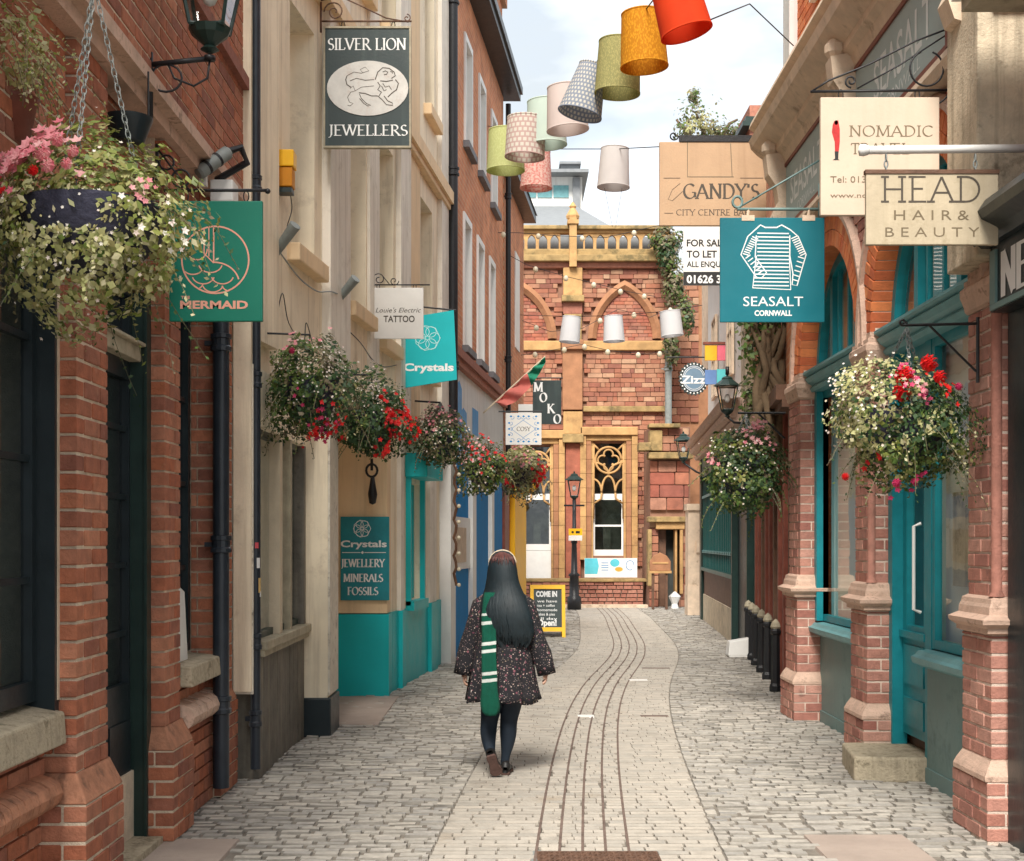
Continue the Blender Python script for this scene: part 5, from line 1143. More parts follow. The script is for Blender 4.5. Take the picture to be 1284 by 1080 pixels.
q = MB(); Y = 48; q.add([(PX(560, Y), Y, PZ(286, Y)), (PX(770, Y), Y, PZ(286, Y)), (PX(722, 60), 60-.5, PZ(262, 60)), (PX(560, 60), 60-.5, PZ(262, 60)), (PX(560, Y), Y, 8), (PX(770, Y), Y, 8), (PX(735, 60), 60-.5, 8)], [(0,1,2,3), (0,4,5,1), (1,5,6,2)]); single('lead_roof', 'low grey sloping roof seen just above the stone parapet', 'roof', q, M['lead'], (PX(660, 50), 50, 8))

# ================================================================== HANGING SIGNS
M['sign_green'] = mat('sign_green', (.0, .17, .11), rough=.5, var=.06, sc_=3, bump=.03)
M['sign_black'] = mat('sign_black', (.03, .045, .045), rough=.5, var=.15, sc_=3, bump=.05, streak=((.07, .10, .09), .5))
M['sign_teal'] = mat('sign_teal', (.0, .14, .18), rough=.45, var=.05, sc_=3, bump=.03)
M['sign_aqua'] = mat('sign_aqua', (.0, .42, .45), rough=.6, var=.05, sc_=3, bump=.03)
M['sign_cream'] = mat('sign_cream', (.60, .48, .37), rough=.6, var=.05, sc_=4, bump=.05, dirt=[((.45, .33, .22), .62, 5, .35)], streak=((.5, .38, .27), .35))
M['sign_tan'] = mat('sign_tan', (.46, .30, .18), rough=.6, var=.07, sc_=4, bump=.08, dirt=[((.32, .2, .11), .6, 5, .4)], streak=((.33, .2, .11), .45))
M['sign_stone'] = mat('sign_stone', (.48, .40, .28), rough=.65, var=.1, sc_=6, bump=.1, dirt=[((.32, .26, .16), .56, 9, .55)], streak=((.3, .24, .15), .4))
M['sign_white'] = mat('sign_white', (.70, .68, .64), rough=.5, var=.05, sc_=5, bump=.03, dirt=[((.5, .45, .4), .62, 5, .3)])
M['silver_oval'] = mat('silver_oval', (.60, .58, .54), rough=.45, var=.12, sc_=9, bump=.04, dirt=[((.50, .40, .34), .55, 14, .5)])
M['line_print'] = mat('line_print', (.07, .055, .04), rough=.6, var=.2, sc_=60, bump=0)
M['teal_print'] = mat('teal_print', (.45, .75, .72), rough=.6, var=.05, bump=0)

def board(t, px0, py0, px1, py1, Y, m, th=.03, frame=None, fw=.02, skew=0):
    x0, x1, z1, z0 = PX(px0, Y), PX(px1, Y), PZ(py0, Y), PZ(py1, Y); q = MB()
    if skew: s_ = skew/F*Y; q.hexa([(x0,Y,z0-s_),(x1,Y,z0),(x1,Y+th,z0),(x0,Y+th,z0-s_),(x0,Y,z1-s_),(x1,Y,z1),(x1,Y+th,z1),(x0,Y+th,z1-s_)])
    else: q.bx(x0, x1, Y, Y+th, z0, z1)
    b = part('board', q, M[m], t); bevel(b, .004)
    if frame:
        for (a, b_, c, d) in ((x0-fw*.3, x0+fw, z0-fw*.3, z1+fw*.3), (x1-fw, x1+fw*.3, z0-fw*.3, z1+fw*.3), (x0+fw, x1-fw, z0-fw*.3, z0+fw), (x0+fw, x1-fw, z1-fw, z1+fw*.3)):
            q = MB(); q.bx(a, b_, Y-.008, Y+th+.008, c, d); part('frame_rail', q, M[frame], t)
    return b
def hooks(t, pxs, py0, py1, Y, r=.006):
    for p in pxs:
        q = MB(); c = (PX(p, Y), Y+.015); z0, z1 = PZ(py1, Y), PZ(py0, Y)
        q.tube([(c[0]+math.cos(a)*.014, c[1], (z0+z1)/2+math.sin(a)*(z1-z0)*.55) for a in [2*PI*i/12 for i in range(12)]], r*.6, 6, True); part('hook', q, M['black_iron'], t)
def hang(label, px, Y, py, cat='sign', name='hanging_sign', group=None): return thing(name, label, cat, (PX(px, Y), Y, PZ(py, Y)), group)
def spiral(c, r0, r1, turns, a0=0, n=26): return [(c[0]+(r0+(r1-r0)*i/n)*math.cos(a0+2*PI*turns*i/n), c[1]+(r0+(r1-r0)*i/n)*math.sin(a0+2*PI*turns*i/n)) for i in range(n+1)]
def pxt(q, pts, Y, r, n=6, closed=False): q.tube([(PX(a, Y), Y+.015, PZ(b, Y)) for a, b in pts], r, n, closed)

# THE MERMAID
Y = 7.3; t = hang('dark green pub sign with a pink circular mermaid tail emblem', 212, Y, 403)
board(t, 212, 252, 329, 403, Y, 'sign_green', .03)
pen = Pen(facing(Y)); c = (270, -326); R = 42
pen.stroke(arc(c[0], c[1], R, R, 0, 360, 48)[:-1], 2.0, True)
def clip(pts): return [p for p in pts if math.hypot(p[0]-c[0], p[1]-c[1]) < R-.5]
pen.stroke([(268,-284.5),(268,-330)], 1.8); pen.stroke([(256,-287),(256,-318),(268,-330)], 1.5)
pen.stroke([(262,-285.5),(262,-322)], 1.3)
pen.stroke(clip(arc(247, -312, 13, 14, 180, 360, 14)), 1.6); pen.stroke(clip([(268,-329)]+arc(268, -356, 32, 27, 85, 12, 12)), 1.8)
for (u, v, r) in ((242,-334,13), (264,-330,15), (255,-345,14), (279,-345,14), (267,-356,13), (290,-356,12), (243,-354,12), (253,-366,10), (279,-364,11)):
    pen.stroke(clip(arc(u, v, r, r*.8, 195, 345, 12)), 1.5)
pen.sans('MERMAID', 226, 311, -387, 9.5, .035); pen.sans('THE', 227, 238, -375, 3.6, .03)
part('lettering', pen.mb, M['rose_print'], t)
q = MB(); pxt(q, [(205,238),(334,238)], Y, .009, 8); q.ball((PX(335, Y), Y+.015, PZ(239, Y)), .016, 8)
for (u, v, r) in ((226,223,11), (201,222,10), (208,203,9)): pxt(q, arc(u, v, r, r, 0, 360, 20)[:-1], Y, .006, 6, True)
pxt(q, [(196,180),(196,240)], Y, .010); pxt(q, [(196,185),(215,210),(236,237)], Y, .006); part('bracket', q, M['black_iron'], t, smooth=True); hooks(t, (232, 308), 239, 252, Y)

# SILVER LION JEWELLERS
Y = 11.25; t = hang('tall black sign for a jeweller with a silver oval showing a lion', 406, Y, 185)
board(t, 406, 34, 515, 185, Y, 'sign_black', .035, 'pale_timber', .012)
q = MB(); q.ext(arc(461, -111, 51, 34.5, 0, 360, 40)[:-1], lambda u, v, d: (PX(u, Y), Y-d, PZ(-v, Y)), .0005, .006); part('oval_plate', q, M['silver_oval'], t)
pen = Pen(facing(Y, .007)); 
def lion(L, w): pen.stroke([(406+p[0]*.1575, -(20+p[1]*.1575)) for p in L], w)
lion([(190,715),(210,720),(235,700),(205,690),(190,650),(215,610),(250,600),(235,560),(210,580)], .8)
lion([(215,570),(185,550),(175,510),(185,480)], 1.3); lion([(185,480),(240,450),(300,460),(360,440),(330,410),(290,430),(310,455)], .7)
lion([(210,520),(260,500),(330,515),(400,510)], .9); lion([(280,615),(330,620),(380,640),(430,640)], 1.2)
lion([(285,625),(300,660),(340,700),(375,715),(350,720),(320,700),(285,660)], .9); lion([(430,640),(465,670),(500,710),(550,715),(545,695),(510,680),(480,640)], 1.1)
lion([(410,510),(430,450),(470,415),(520,420),(560,450),(570,480),(540,500),(550,515),(500,525),(450,520)], 1.2)
lion([(470,450),(490,440),(510,450),(500,470),(480,470)], 1); lion([(430,530),(450,560),(430,590),(460,610),(440,640)], 1.2); lion([(570,510),(595,540),(580,590),(540,620),(510,650)], 1.3)
lion([(470,540),(490,570),(520,560),(540,590)], .9); lion([(460,560),(480,600),(500,590)], .9); lion([(250,600),(300,570),(400,560)], .6); lion([(530,445),(545,450),(548,462)], 1)
part('lion_drawing', pen.mb, M['line_print'], t)
pen = Pen(facing(Y)); pen.serif('SILVER LION', 411, 509, -62.5, 14, .15, .06); pen.serif('JEWELLERS', 412, 511, -170, 13, .16, .065); part('lettering', pen.mb, M['white_print'], t)
q = MB(); pxt(q, [(402,2),(402,40)], Y, .010); pxt(q, [(402,26),(516,26)], Y, .008); pxt(q, [(402,0),(425,-6),(455,8),(484,22),(512,27)], Y, .006); pxt(q, spiral((419,14), 13, 2, 1.6, PI), Y, .006); pxt(q, spiral((510,22), 5, 1, 1.2, -PI/2), Y, .005); part('bracket', q, M['rusty_iron'], t, smooth=True); hooks(t, (430, 493), 27, 35, Y)

# tattoo
Y = 13.5; t = hang('small white tattoo shop sign hanging from a thin scrolled bracket', 467, Y, 425)
board(t, 467, 361, 531, 425, Y, 'sign_white', .02)
pen = Pen(facing(Y)); pen.sans("Louie's Electric", 471, 528, -392, 6, .0, .3); pen.sans('TATTOO', 481, 520, -404, 8, .02); part('lettering', pen.mb, M['line_print'], t)
q = MB(); pxt(q, [(466,340),(466,364)], Y, .007); pxt(q, [(466,357),(539,357)], Y, .007); pxt(q, spiral((475,350), 8, 2, 1.3, PI), Y, .005); pxt(q, spiral((494,352), 6, 1, 1.2, 0), Y, .005); pxt(q, [(478,344),(488,356)], Y, .005); part('bracket', q, M['black_iron'], t, smooth=True); hooks(t, (474, 520), 357, 362, Y)
# crystals flag, slightly turned and skewed
Y = 15.0; t = hang('bright turquoise crystal shop sign with faint gem emblem', 502, Y, 485)
q = MB()
P4 = [(502,400),(569,389),(573,476),(504,487)]
q.hexa([(PX(P4[3][0],Y),Y,PZ(P4[3][1],Y)),(PX(P4[2][0],Y),Y,PZ(P4[2][1],Y)),(PX(P4[2][0],Y),Y+.03,PZ(P4[2][1],Y)),(PX(P4[3][0],Y),Y+.03,PZ(P4[3][1],Y)),(PX(P4[0][0],Y),Y,PZ(P4[0][1],Y)),(PX(P4[1][0],Y),Y,PZ(P4[1][1],Y)),(PX(P4[1][0],Y),Y+.03,PZ(P4[1][1],Y)),(PX(P4[0][0],Y),Y+.03,PZ(P4[0][1],Y))])
part('board', q, M['sign_aqua'], t)
def gem(pen, cx, cy, r, w):
    for k in range(6):
        a = 2*PI*k/6; pen.stroke(arc(cx+math.cos(a)*r*.55, cy+math.sin(a)*r*.55, r*.42, r*.42, 0, 360, 12)[:-1], w, True)
    pen.stroke(arc(cx, cy, r, r, 0, 360, 7)[:-1], w, True)
pen = Pen(facing(Y)); gem(pen, 536, -424, 16, .8); pen.mb and None
part('gem_emblem', pen.mb, M['teal_print'], t)
pen = Pen(facing(Y)); pen.sans('Crystals', 506, 569, -465, 9, .035); part('lettering', pen.mb, M['white_print'], t)
q = MB(); pxt(q, [(500,382),(572,389)], Y, .010); pxt(q, [(500,470),(500,380)], Y, .008); part('bracket', q, M['black_iron'], t)
# crystals wall sign on lobby wall (Y = 14.5)
Y = 14.46; t = hang('teal wall sign listing jewellery, minerals and fossils above the turquoise base', 458, Y, 753, name='wall_sign')
board(t, 427, 648, 488, 753, Y, 'teal_frame', .03)
pen = Pen(facing(Y)); gem(pen, 454, -663, 11, .7); pen.sans('Crystals', 427, 485, -686, 8, .03); pen.stroke([(429,-693),(452,-693)], .9); pen.stroke([(457,-693),(484,-693)], .9); pen.fill([(452.5,-693),(454.5,-691),(456.5,-693),(454.5,-695)])
pen.serif('JEWELLERY', 428, 482, -711, 9.5, .2, .08); pen.serif('MINERALS', 431, 480, -729.5, 9.5, .2, .08); pen.serif('FOSSILS', 436, 474, -746, 9.5, .2, .08); part('lettering', pen.mb, M['white_print'], t)

# MOKO and ornate sign
Y = 23.5; t = hang('dark sign with white letters stepping diagonally down above the yellow pillar', 687, Y, 532); board(t, 668, 477, 704, 532, Y, 'sign_black', .04)
pen = Pen(facing(Y))
for ch, u, v in (('M', 669.5, -491), ('O', 677, -504), ('K', 686.5, -518), ('O', 694.5, -531)): pen.serif(ch, u, u+8.5+(2.5 if ch == 'M' else 0), v, 11, .22, .08)
part('lettering', pen.mb, M['white_print'], t); q = MB(); pxt(q, [(655,474),(706,474)], Y, .012); part('bracket', q, M['black_iron'], t); hooks(t, (675, 698), 474, 478, Y)
Y = 21.5; t = hang('pale grey sign with ornate blue snowflake border beside the coral flag', 657, Y, 558); board(t, 634, 518, 679, 558, Y, 'sign_white', .04)
pen = Pen(facing(Y)); cx, cy = 656.5, -538
for k in range(16):
    a = 2*PI*k/16; r = 1/max(abs(math.cos(a))/20, abs(math.sin(a))/17.5); u, v = cx+math.cos(a)*r*.9, cy+math.sin(a)*r*.9
    pen.fill([(u-1.8,v),(u,v+1.4),(u+1.8,v),(u,v-1.4)]); pen.stroke(arc(u*.9+cx*.1, v*.9+cy*.1, 2.4, 2, math.degrees(a)+90, math.degrees(a)+270, 6), .5)
pen.stroke([(641,-538),(656,-527),(672,-538),(656,-549)], .6, True); part('border_ornament', pen.mb, M['blue_paint'], t)
pen = Pen(facing(Y)); pen.serif('COSY', 648, 665, -540.5, 5, .15, .08); part('lettering', pen.mb, M['line_print'], t)
q = MB(); pxt(q, [(625,516),(680,516)], Y, .012); part('bracket', q, M['black_iron'], t)
q = MB(); q.bx(PX(650, 24.2), PX(668, 24.2), 24.2, 24.24, PZ(518, 24.2), PZ(507, 24.2)); single('white_sign', 'small blank white sign tucked behind the dark diagonal lettered sign', 'sign', q, M['white_paint'], (PX(659, 24.2), 24.2, PZ(518, 24.2)))

# GANDY'S
Y = 14.0; t = hang("large tan city centre bar sign with thin black serif lettering", 890, Y, 283)
board(t, 827, 178, 961, 283, Y, 'sign_tan', .05)
pen = Pen(facing(Y)); pen.serif("GANDY'S", 857, 952, -249, 18, .17, .07); pen.serif('CITY CENTRE BAR', 848, 940, -270, 7, .14, .07); pen.stroke([(833,-267.5),(844,-267.5)], .6); pen.stroke([(832,-223.5),(853,-223.5)], .6); pen.stroke([(928,-223.5),(957,-223.5)], .6)
pen.stroke([(856,-240),(843,-252),(838,-250),(843,-238),(853,-230)], .5); part('lettering', pen.mb, M['line_print'], t)
pen = Pen(facing(Y)); pen.stroke([(862,-178),(862,-222),(920,-222)], 1.2); pen.stroke([(916,-180),(918,-222)], 1); part('weathered_line', pen.mb, M['gold_print'], t)
q = MB(); q.bx(PX(852, Y), PX(975, Y), Y-.01, Y+.06, PZ(178, Y), PZ(170, Y)); pxt(q, spiral((845,170), 6, 1, 1.4, 0), Y, .008); part('bracket', q, M['black_iron'], t)

# FOR SALE board
Y = 18.0; t = hang('white for sale or to let board with a black telephone strip', 882, Y, 358)
q = MB(); q.bx(PX(857, Y), PX(912, Y), Y, Y+.02, PZ(358, Y), PZ(275, Y)); part('board', q, M['white_paint'], t)
pen = Pen(facing(Y)); pen.sans('FOR SALE', 861, 911, -309, 8.5, .03); pen.sans('TO LET', 861, 899, -323, 8.5, .03); pen.sans('ALL ENQUIRIES', 861, 922, -335, 7, .025); pen.fill([(857,-358),(912,-358),(912,-341),(857,-341)]); part('lettering', pen.mb, M['black_print'], t)
pen = Pen(facing(Y, .006)); pen.sans('01626 35', 861, 911, -355, 9.5, .03); part('lettering', pen.mb, M['white_print'], t)
q = MB(); q.tube([(PX(911, Y), Y+.05, PZ(400, Y)), (PX(911, Y), Y+.05, PZ(270, Y))], .03, 6); part('post', q, M['brown_timber'], t)

# SEASALT
Y = 11.3; t = hang('square teal sign with a white striped jersey drawn on it', 968, Y, 404)
board(t, 903, 273, 1034, 404, Y, 'sign_teal', .03)
pen = Pen(facing(Y)); 
def J(pts): return [(920+p[0]/3.527, -(250+p[1]/3.527)) for p in pts]
bodyo = J([(95,130),(120,112),(155,122),(190,122),(215,112),(250,130),(320,245),(275,380),(258,375),(262,350),(240,300),(250,402),(84,390),(90,300),(110,345),(140,330),(95,255),(85,250)])
pen.stroke(J([(95,135),(118,114),(140,125),(190,125),(212,114),(250,135)]), 1.6)
pen.stroke(J([(95,135),(62,165),(32,245),(100,345),(122,350),(145,325),(95,255),(100,160)]), 1.4); pen.stroke(J([(250,135),(285,165),(320,245),(280,382),(258,378),(262,330),(248,250),(248,160)]), 1.4)
pen.stroke(J([(100,250),(84,392),(252,400),(246,250)]), 1.4)
for k in range(15):
    y = 150+k*16.5; x0 = 104 if y < 250 else 104-(y-250)*.13; pen.stroke(J([(x0,y),(244,y+2)]), 1.5)
for k in range(9):
    f = k/8
    a = (82-f*42, 165+f*75); pen.stroke(J([a, (a[0]+26, a[1]+12-f*4)]), 1.4)
    a = (262+f*40, 165+f*75); pen.stroke(J([(a[0]-8, a[1]+10), (a[0]+18, a[1]-2)]), 1.4)
for k in range(6):
    f = k/5; a = (52+f*56, 262+f*68); pen.stroke(J([a, (a[0]+22, a[1]-16)]), 1.4); a = (298-f*26, 258+f*100); pen.stroke(J([(a[0]-14, a[1]-4), (a[0]+12, a[1]+4)]), 1.4)
pen.sans('SEASALT', 932, 1007, -384, 12, .0); pen.sans('CORNWALL', 946, 993, -396, 6.5, .035); part('lettering', pen.mb, M['white_print'], t)
q = MB(); pxt(q, [(925,262),(1027,262)], Y, .013, 8); pxt(q, [(1028,230),(1028,272)], Y, .012); pxt(q, [(930,258),(1029,200)], Y, .008); pxt(q, [(1030,200),(1030,262)], Y, .009); pxt(q, arc(925, 253, 6, 7, 0, 360, 16)[:-1], Y, .012, 6, True); part('bracket', q, M['teal_panel'], t, smooth=True)
for p in (938, 1014): q = MB(); q.bx(PX(p-8, Y), PX(p+8, Y), Y-.004, Y+.034, PZ(277, Y), PZ(270, Y)); q.tube([(PX(p, Y), Y+.015, PZ(271, Y)), (PX(p+1, Y), Y+.015, PZ(261, Y))], .012, 6); part('hanger', q, M['stone_buff'], t)

# NOMADIC TRAVEL
Y = 8.05; t = hang('cream square travel agency sign with a small red figure', 1104, Y, 270)
board(t, 1029, 122, 1178, 270, Y, 'sign_cream', .035)
pen = Pen(facing(Y)); pen.serif('NOMADIC', 1065, 1170, -171, 13, .14, .06, track=.1); pen.serif('TRAVEL', 1067, 1140, -193, 13, .14, .06, track=.1); pen.sans('Tel: 01392 425 000', 1041, 1150, -229, 8, -.003); pen.sans('www.nomadic', 1041, 1120, -248, 6, -.003); part('lettering', pen.mb, M['gold_print'], t)
pen = Pen(facing(Y)); pen.fill([(1046,-152),(1051,-151),(1053,-162),(1053,-178),(1051.5,-192),(1047,-192),(1046.5,-178),(1043,-166),(1044,-157)]); part('red_figure', pen.mb, M['red_print'], t)
pen = Pen(facing(Y)); pen.fill(arc(1048.5, -154, 2.2, 3, 0, 360, 10)[:-1]); pen.fill([(1046.5,-190),(1051.5,-190),(1051,-200),(1053,-201),(1044,-201),(1047,-199)]); part('figure_outline', pen.mb, M['black_print'], t)
q = MB(); pxt(q, [(1017,114),(1200,112)], Y, .008); pxt(q, [(1200,28),(1200,118)], Y, .012); pxt(q, [(1198,32),(1150,50),(1090,80),(1040,100),(1018,114)], Y, .006); pxt(q, [(1198,36),(1130,80),(1076,110)], Y, .005); pxt(q, spiral((1068,101), 8, 2, 1.3, PI/2), Y, .006)
pxt(q, arc(1163, 85, 21, 22, -70, 250, 22), Y, .006); pxt(q, arc(1163, 90, 36, 43, 0, 110, 14), Y, .006); q.ball((PX(1200, Y), Y+.01, PZ(30, Y)), .022, 8); q.ball((PX(1200, Y), Y+.01, PZ(116, Y)), .022, 8); part('bracket', q, M['black_iron'], t, smooth=True); hooks(t, (1055, 1151), 112, 124, Y)

# HEAD
Y = 7.05; t = hang('weathered beige hairdresser sign below a thick white pole', 1169, Y, 307)
board(t, 1086, 217, 1252, 307, Y, 'sign_stone', .03)
q = MB(); q.bx(PX(1085, Y), PX(1253, Y), Y-.006, Y+.036, PZ(218, Y), PZ(213, Y)); part('top_rail', q, M['brown_timber'], t)
pen = Pen(facing(Y)); pen.serif('HEAD', 1105, 1230, -253, 31, .09, .075, track=.1); part('lettering', pen.mb, M['line_print'], t)
pen = Pen(facing(Y)); pen.sans('H A I R &', 1121, 1215, -276, 12.5, .0); pen.sans('B E A U T Y', 1110, 1228, -297, 12, -.004); part('lettering', pen.mb, M['gold_print'], t)
q = MB(); q.tube([(PX(1084, Y), Y+.015, PZ(187.5, Y)), (PX(1300, Y), Y+.015, PZ(185, Y))], .022, 12); q.lathe([(.0, -.03), (.03, -.02), (.032, 0), (.026, .02), (.02, .03)], (PX(1084, Y), Y+.015, PZ(187.5, Y)), 12, Matrix.Rotation(PI/2, 3, 'Y')); part('pole', q, M['white_paint'], t, smooth=True)
for p in (1112, 1224):
    for k in range(3): 
        q = MB(); q.tube([(PX(p, Y)+(math.cos(a)*.009 if k % 2 else 0), Y+.015+(0 if k % 2 else math.cos(a)*.009), PZ(197+k*8, Y)+math.sin(a)*.02) for a in [2*PI*i/10 for i in range(10)]], .0045, 6, True); part('chain_link', q, M['iron_grey'], t)

def spiral_pts(a, b, Y): return [(PX(u, Y), Y, PZ(v, Y)) for u, v in spiral((a, b), 5, 1, 1.3, 0)]
# ZIZZI disc, colour panels
Y = 26; t = hang('round grey-blue restaurant sign with scalloped dotted edge', 870, Y, 498)
q = MB(); po = []
for k in range(48): 
    r = 21.5 if k % 2 else 19.3; a = 2*PI*k/48; po.append((870+math.cos(a)*r*.9, -475+math.sin(a)*r))
q.ext(po, lambda u, v, d: (PX(u, Y), Y+d, PZ(-v, Y)), 0, .05); part('disc', q, M['sign_black'], t)
q = MB(); q.ext(arc(870, -475, 14.5, 16.5, 0, 360, 30)[:-1], lambda u, v, d: (PX(u, Y), Y-d, PZ(-v, Y)), .001, .02); part('inner_disc', q, mat('blue_grey', (.14, .22, .30), var=.1, bump=0), t)
pen = Pen(facing(Y, .025)); pen.sans('Zizzi', 854, 887, -481, 9.5, .02)
for r0 in (13.5, 15.5): pen.stroke(arc(870, -475, r0*.9, r0, 15, 165, 14), .5); pen.stroke(arc(870, -475, r0*.9, r0, 195, 345, 14), .5)
for k in range(24): a = 2*PI*k/24; pen.fill(arc(870+math.cos(a)*16.6, -475+math.sin(a)*18.4, 1, 1.1, 0, 360, 6)[:-1])
part('lettering', pen.mb, M['white_print'], t); q = MB(); pxt(q, [(836,448),(884,448)], Y, .015); part('bracket', q, M['black_iron'], t)
M['panel_colours'] = None
Y = 25.0; t = hang('striped panel of orange, pink and lime squares under white wall', 907, Y, 458, 'sign', 'colour_panel')
for i, (c, nm) in enumerate((((.8, .42, .02), 'orange'), ((.75, .16, .22), 'pink'), ((.55, .58, .08), 'lime'))):
    q = MB(); q.bx(PX(884+i*15.5, Y), PX(899+i*15.5, Y), Y, Y+.05, PZ(452, Y), PZ(433, Y)); part('square', q, mat('panel_'+nm, c, bump=0), t, nm+' square')
q = MB(); q.bx(PX(882, Y), PX(932, Y), Y-.02, Y+.08, PZ(432, Y), PZ(429, Y)); part('frame', q, M['rust_paint'], t)
Y = 24.0; t = hang('blue and turquoise slanted panel behind the big lantern', 905, Y, 480, 'sign', 'colour_panel')
for i, (c, nm) in enumerate((((.12, .22, .45), 'blue'), ((.1, .5, .52), 'turquoise'), ((.8, .25, .05), 'red-orange'))):
    q = MB(); q.bx(PX((884, 899, 920)[i], Y), PX((898.5, 919, 930)[i], Y), Y, Y+.04, PZ(482, Y), PZ((464, 463, 461)[i], Y)); part('square', q, mat('panel_b'+nm, c, bump=0), t, nm+' square')

# coral flag
t = thing('flag', 'faded coral red and green flag drooping from a slanted pole', 'flag', (PX(610, 22), 22, PZ(516, 22))); Y = 22.0
q = MB(); q.tube([(PX(606, Y), Y, PZ(518, Y)), (PX(684, Y), Y, PZ(447, Y))], .014, 6); part('pole', q, M['cream_wood'], t)
M['flag_coral'] = mat('flag_coral', (.62, .17, .14), rough=.9, var=.15, sc_=3, bump=.2, trans=.2); M['flag_green'] = mat('flag_green', (.02, .24, .14), rough=.9, var=.15, bump=.2, trans=.2)
def flagpiece(nm, m, f0, f1):
    q = MB(); vs = []; n, k_ = 14, 10
    for i in range(n+1):
        f = f0+(f1-f0)*i/n; u = 684-f*78*.82; v = 447+f*71*.82; hgt = 24*math.sin(PI*min(1, f*.95+.06))**.6*(.5+.5*f)
        for j in range(k_+1):
            g_ = j/k_; vs.append((PX(u+g_*hgt*.35*(1-f)+g_*5*f, Y), Y-.06*math.sin(i*.9+j*.5)-.04*g_, PZ(v+g_*hgt, Y)))
    q.add(vs, [(i*(k_+1)+j, i*(k_+1)+j+1, (i+1)*(k_+1)+j+1, (i+1)*(k_+1)+j) for i in range(n) for j in range(k_)]); part(nm, q, M[m], t, smooth=True)
flagpiece('cloth', 'flag_green', 0.02, .36); flagpiece('cloth', 'flag_coral', .36, 1.0)

# A-board
Y = 23.4; t = thing('pavement_board', 'yellow framed chalkboard standing open on the paving right of the woman', 'A-board', (PX(688, Y), Y, 0))
sgn = [(-.15), (.15)]
x0, x1 = PX(665, Y), PX(709, Y); h = PZ(734, Y)
for s_, nm in ((-1, 'front_panel'), (1, 'back_panel')):
    yb = Y+.2+s_*.22; yt = Y+.2+s_*.02
    def L(u, v, d, yb=yb, yt=yt, s_=s_): return (u, yb+(yt-yb)*v/h+s_*d, v)
    def bar(q, a0, a1, v0, v1, d0, d1): q.hexa([L(a0,v0,d0),L(a1,v0,d0),L(a1,v0,d1),L(a0,v0,d1),L(a0,v1,d0),L(a1,v1,d0),L(a1,v1,d1),L(a0,v1,d1)])
    q = MB(); bar(q, x0, x0+.06, 0, h, 0, .03); bar(q, x1-.06, x1, 0, h, 0, .03); bar(q, x0+.06, x1-.06, h-.07, h, 0, .03); bar(q, x0+.06, x1-.06, .10, .17, 0, .03); fr_ = part(nm, q, M['yellow_paint'], t)
    q = MB(); bar(q, x0+.06, x1-.06, .17, h-.07, 0, .012); part('blackboard', q, M['sign_black'], fr_)
    if s_ < 0:
        pen = Pen(lambda u, v, d: L(u, v, .014+d*3)); w_ = x1-x0
        pen.sans('COME IN', x0+.10, x1-.14, h-.2, .09, .05)
        for k, (tx, hh) in enumerate((('we have', .045), ('tea + coffee', .045), ('homemade', .045), ('cakes & pies', .045), ('all day', .045))): pen.sans(tx, x0+.12, x1-.14-.04*(k % 2), h-.30-k*.075, hh, .01)
        pen.sans('Open!', x0+.12, x1-.15, .2, .10, .04); part('chalk_writing', pen.mb, M['white_print'], fr_)

# ================================================================== LAMPS, LIGHT FITTINGS, ALARM BOX
def lantern(label, x, y, z, s, arm=None, name='wall_lantern', glassy='glass_clear'):
    """z is the bottom of the glass; s the size of the top of the glass"""
    t = thing(name, label, 'lantern', (x, y, z))
    hgt = s*1.25; b = s*.28; tp = s*.5
    q = MB()
    for sx, sy in ((-1,-1),(1,-1),(1,1),(-1,1)): q.tube([(x+sx*b, y+sy*b, z), (x+sx*tp, y+sy*tp, z+hgt)], s*.035, 6)
    for (k, zz) in ((b, z), (tp, z+hgt)): q.tube([(x-k, y-k, zz), (x+k, y-k, zz), (x+k, y+k, zz), (x-k, y+k, zz)], s*.04, 6, True)
    q.lathe([(b*1.3, 0), (b*1.1, -s*.12), (s*.09, -s*.3), (s*.16, -s*.36), (s*.05, -s*.42)], (x, y, z), 12)
    part('frame', q, M['dark_green'], t)
    for sx, sy in ((0,-1),(1,0),(0,1),(-1,0)):
        cs = [(-1,-1),(1,-1),(1,1),(-1,1)]; i = [(0,-1),(1,0),(0,1),(-1,0)].index((sx, sy)); a, c = cs[i], cs[(i+1) % 4]
        q = MB(); q.add([(x+a[0]*b,y+a[1]*b,z),(x+c[0]*b,y+c[1]*b,z),(x+c[0]*tp,y+c[1]*tp,z+hgt),(x+a[0]*tp,y+a[1]*tp,z+hgt)], [(0,1,2,3)]); part('pane', q, M['glass_clear'], t)
    q = MB(); q.ball((x, y, z+hgt*.5), s*.16, 10, 1, 1, 1.6); part('bulb', q, M['white_paint'], t, smooth=True)
    q = MB(); q.lathe([(tp*1.5, 0), (tp*1.45, s*.06), (tp*.6, s*.38), (tp*.62, s*.42), (tp*.5, s*.5), (s*.05, s*.58), (s*.07, s*.66), (.0, s*.74)], (x, y, z+hgt+s*.03), 4 if s < .2 else 8, Matrix.Rotation(PI/4, 3, 'Z')); part('roof', q, M['dark_green'], t)
    if arm: q = MB(); arm(q); part('arm', q, M['black_iron'], t, smooth=True)
    return t
Y = 6.9; X0 = PX(263, Y); Zb = PZ(36, Y)
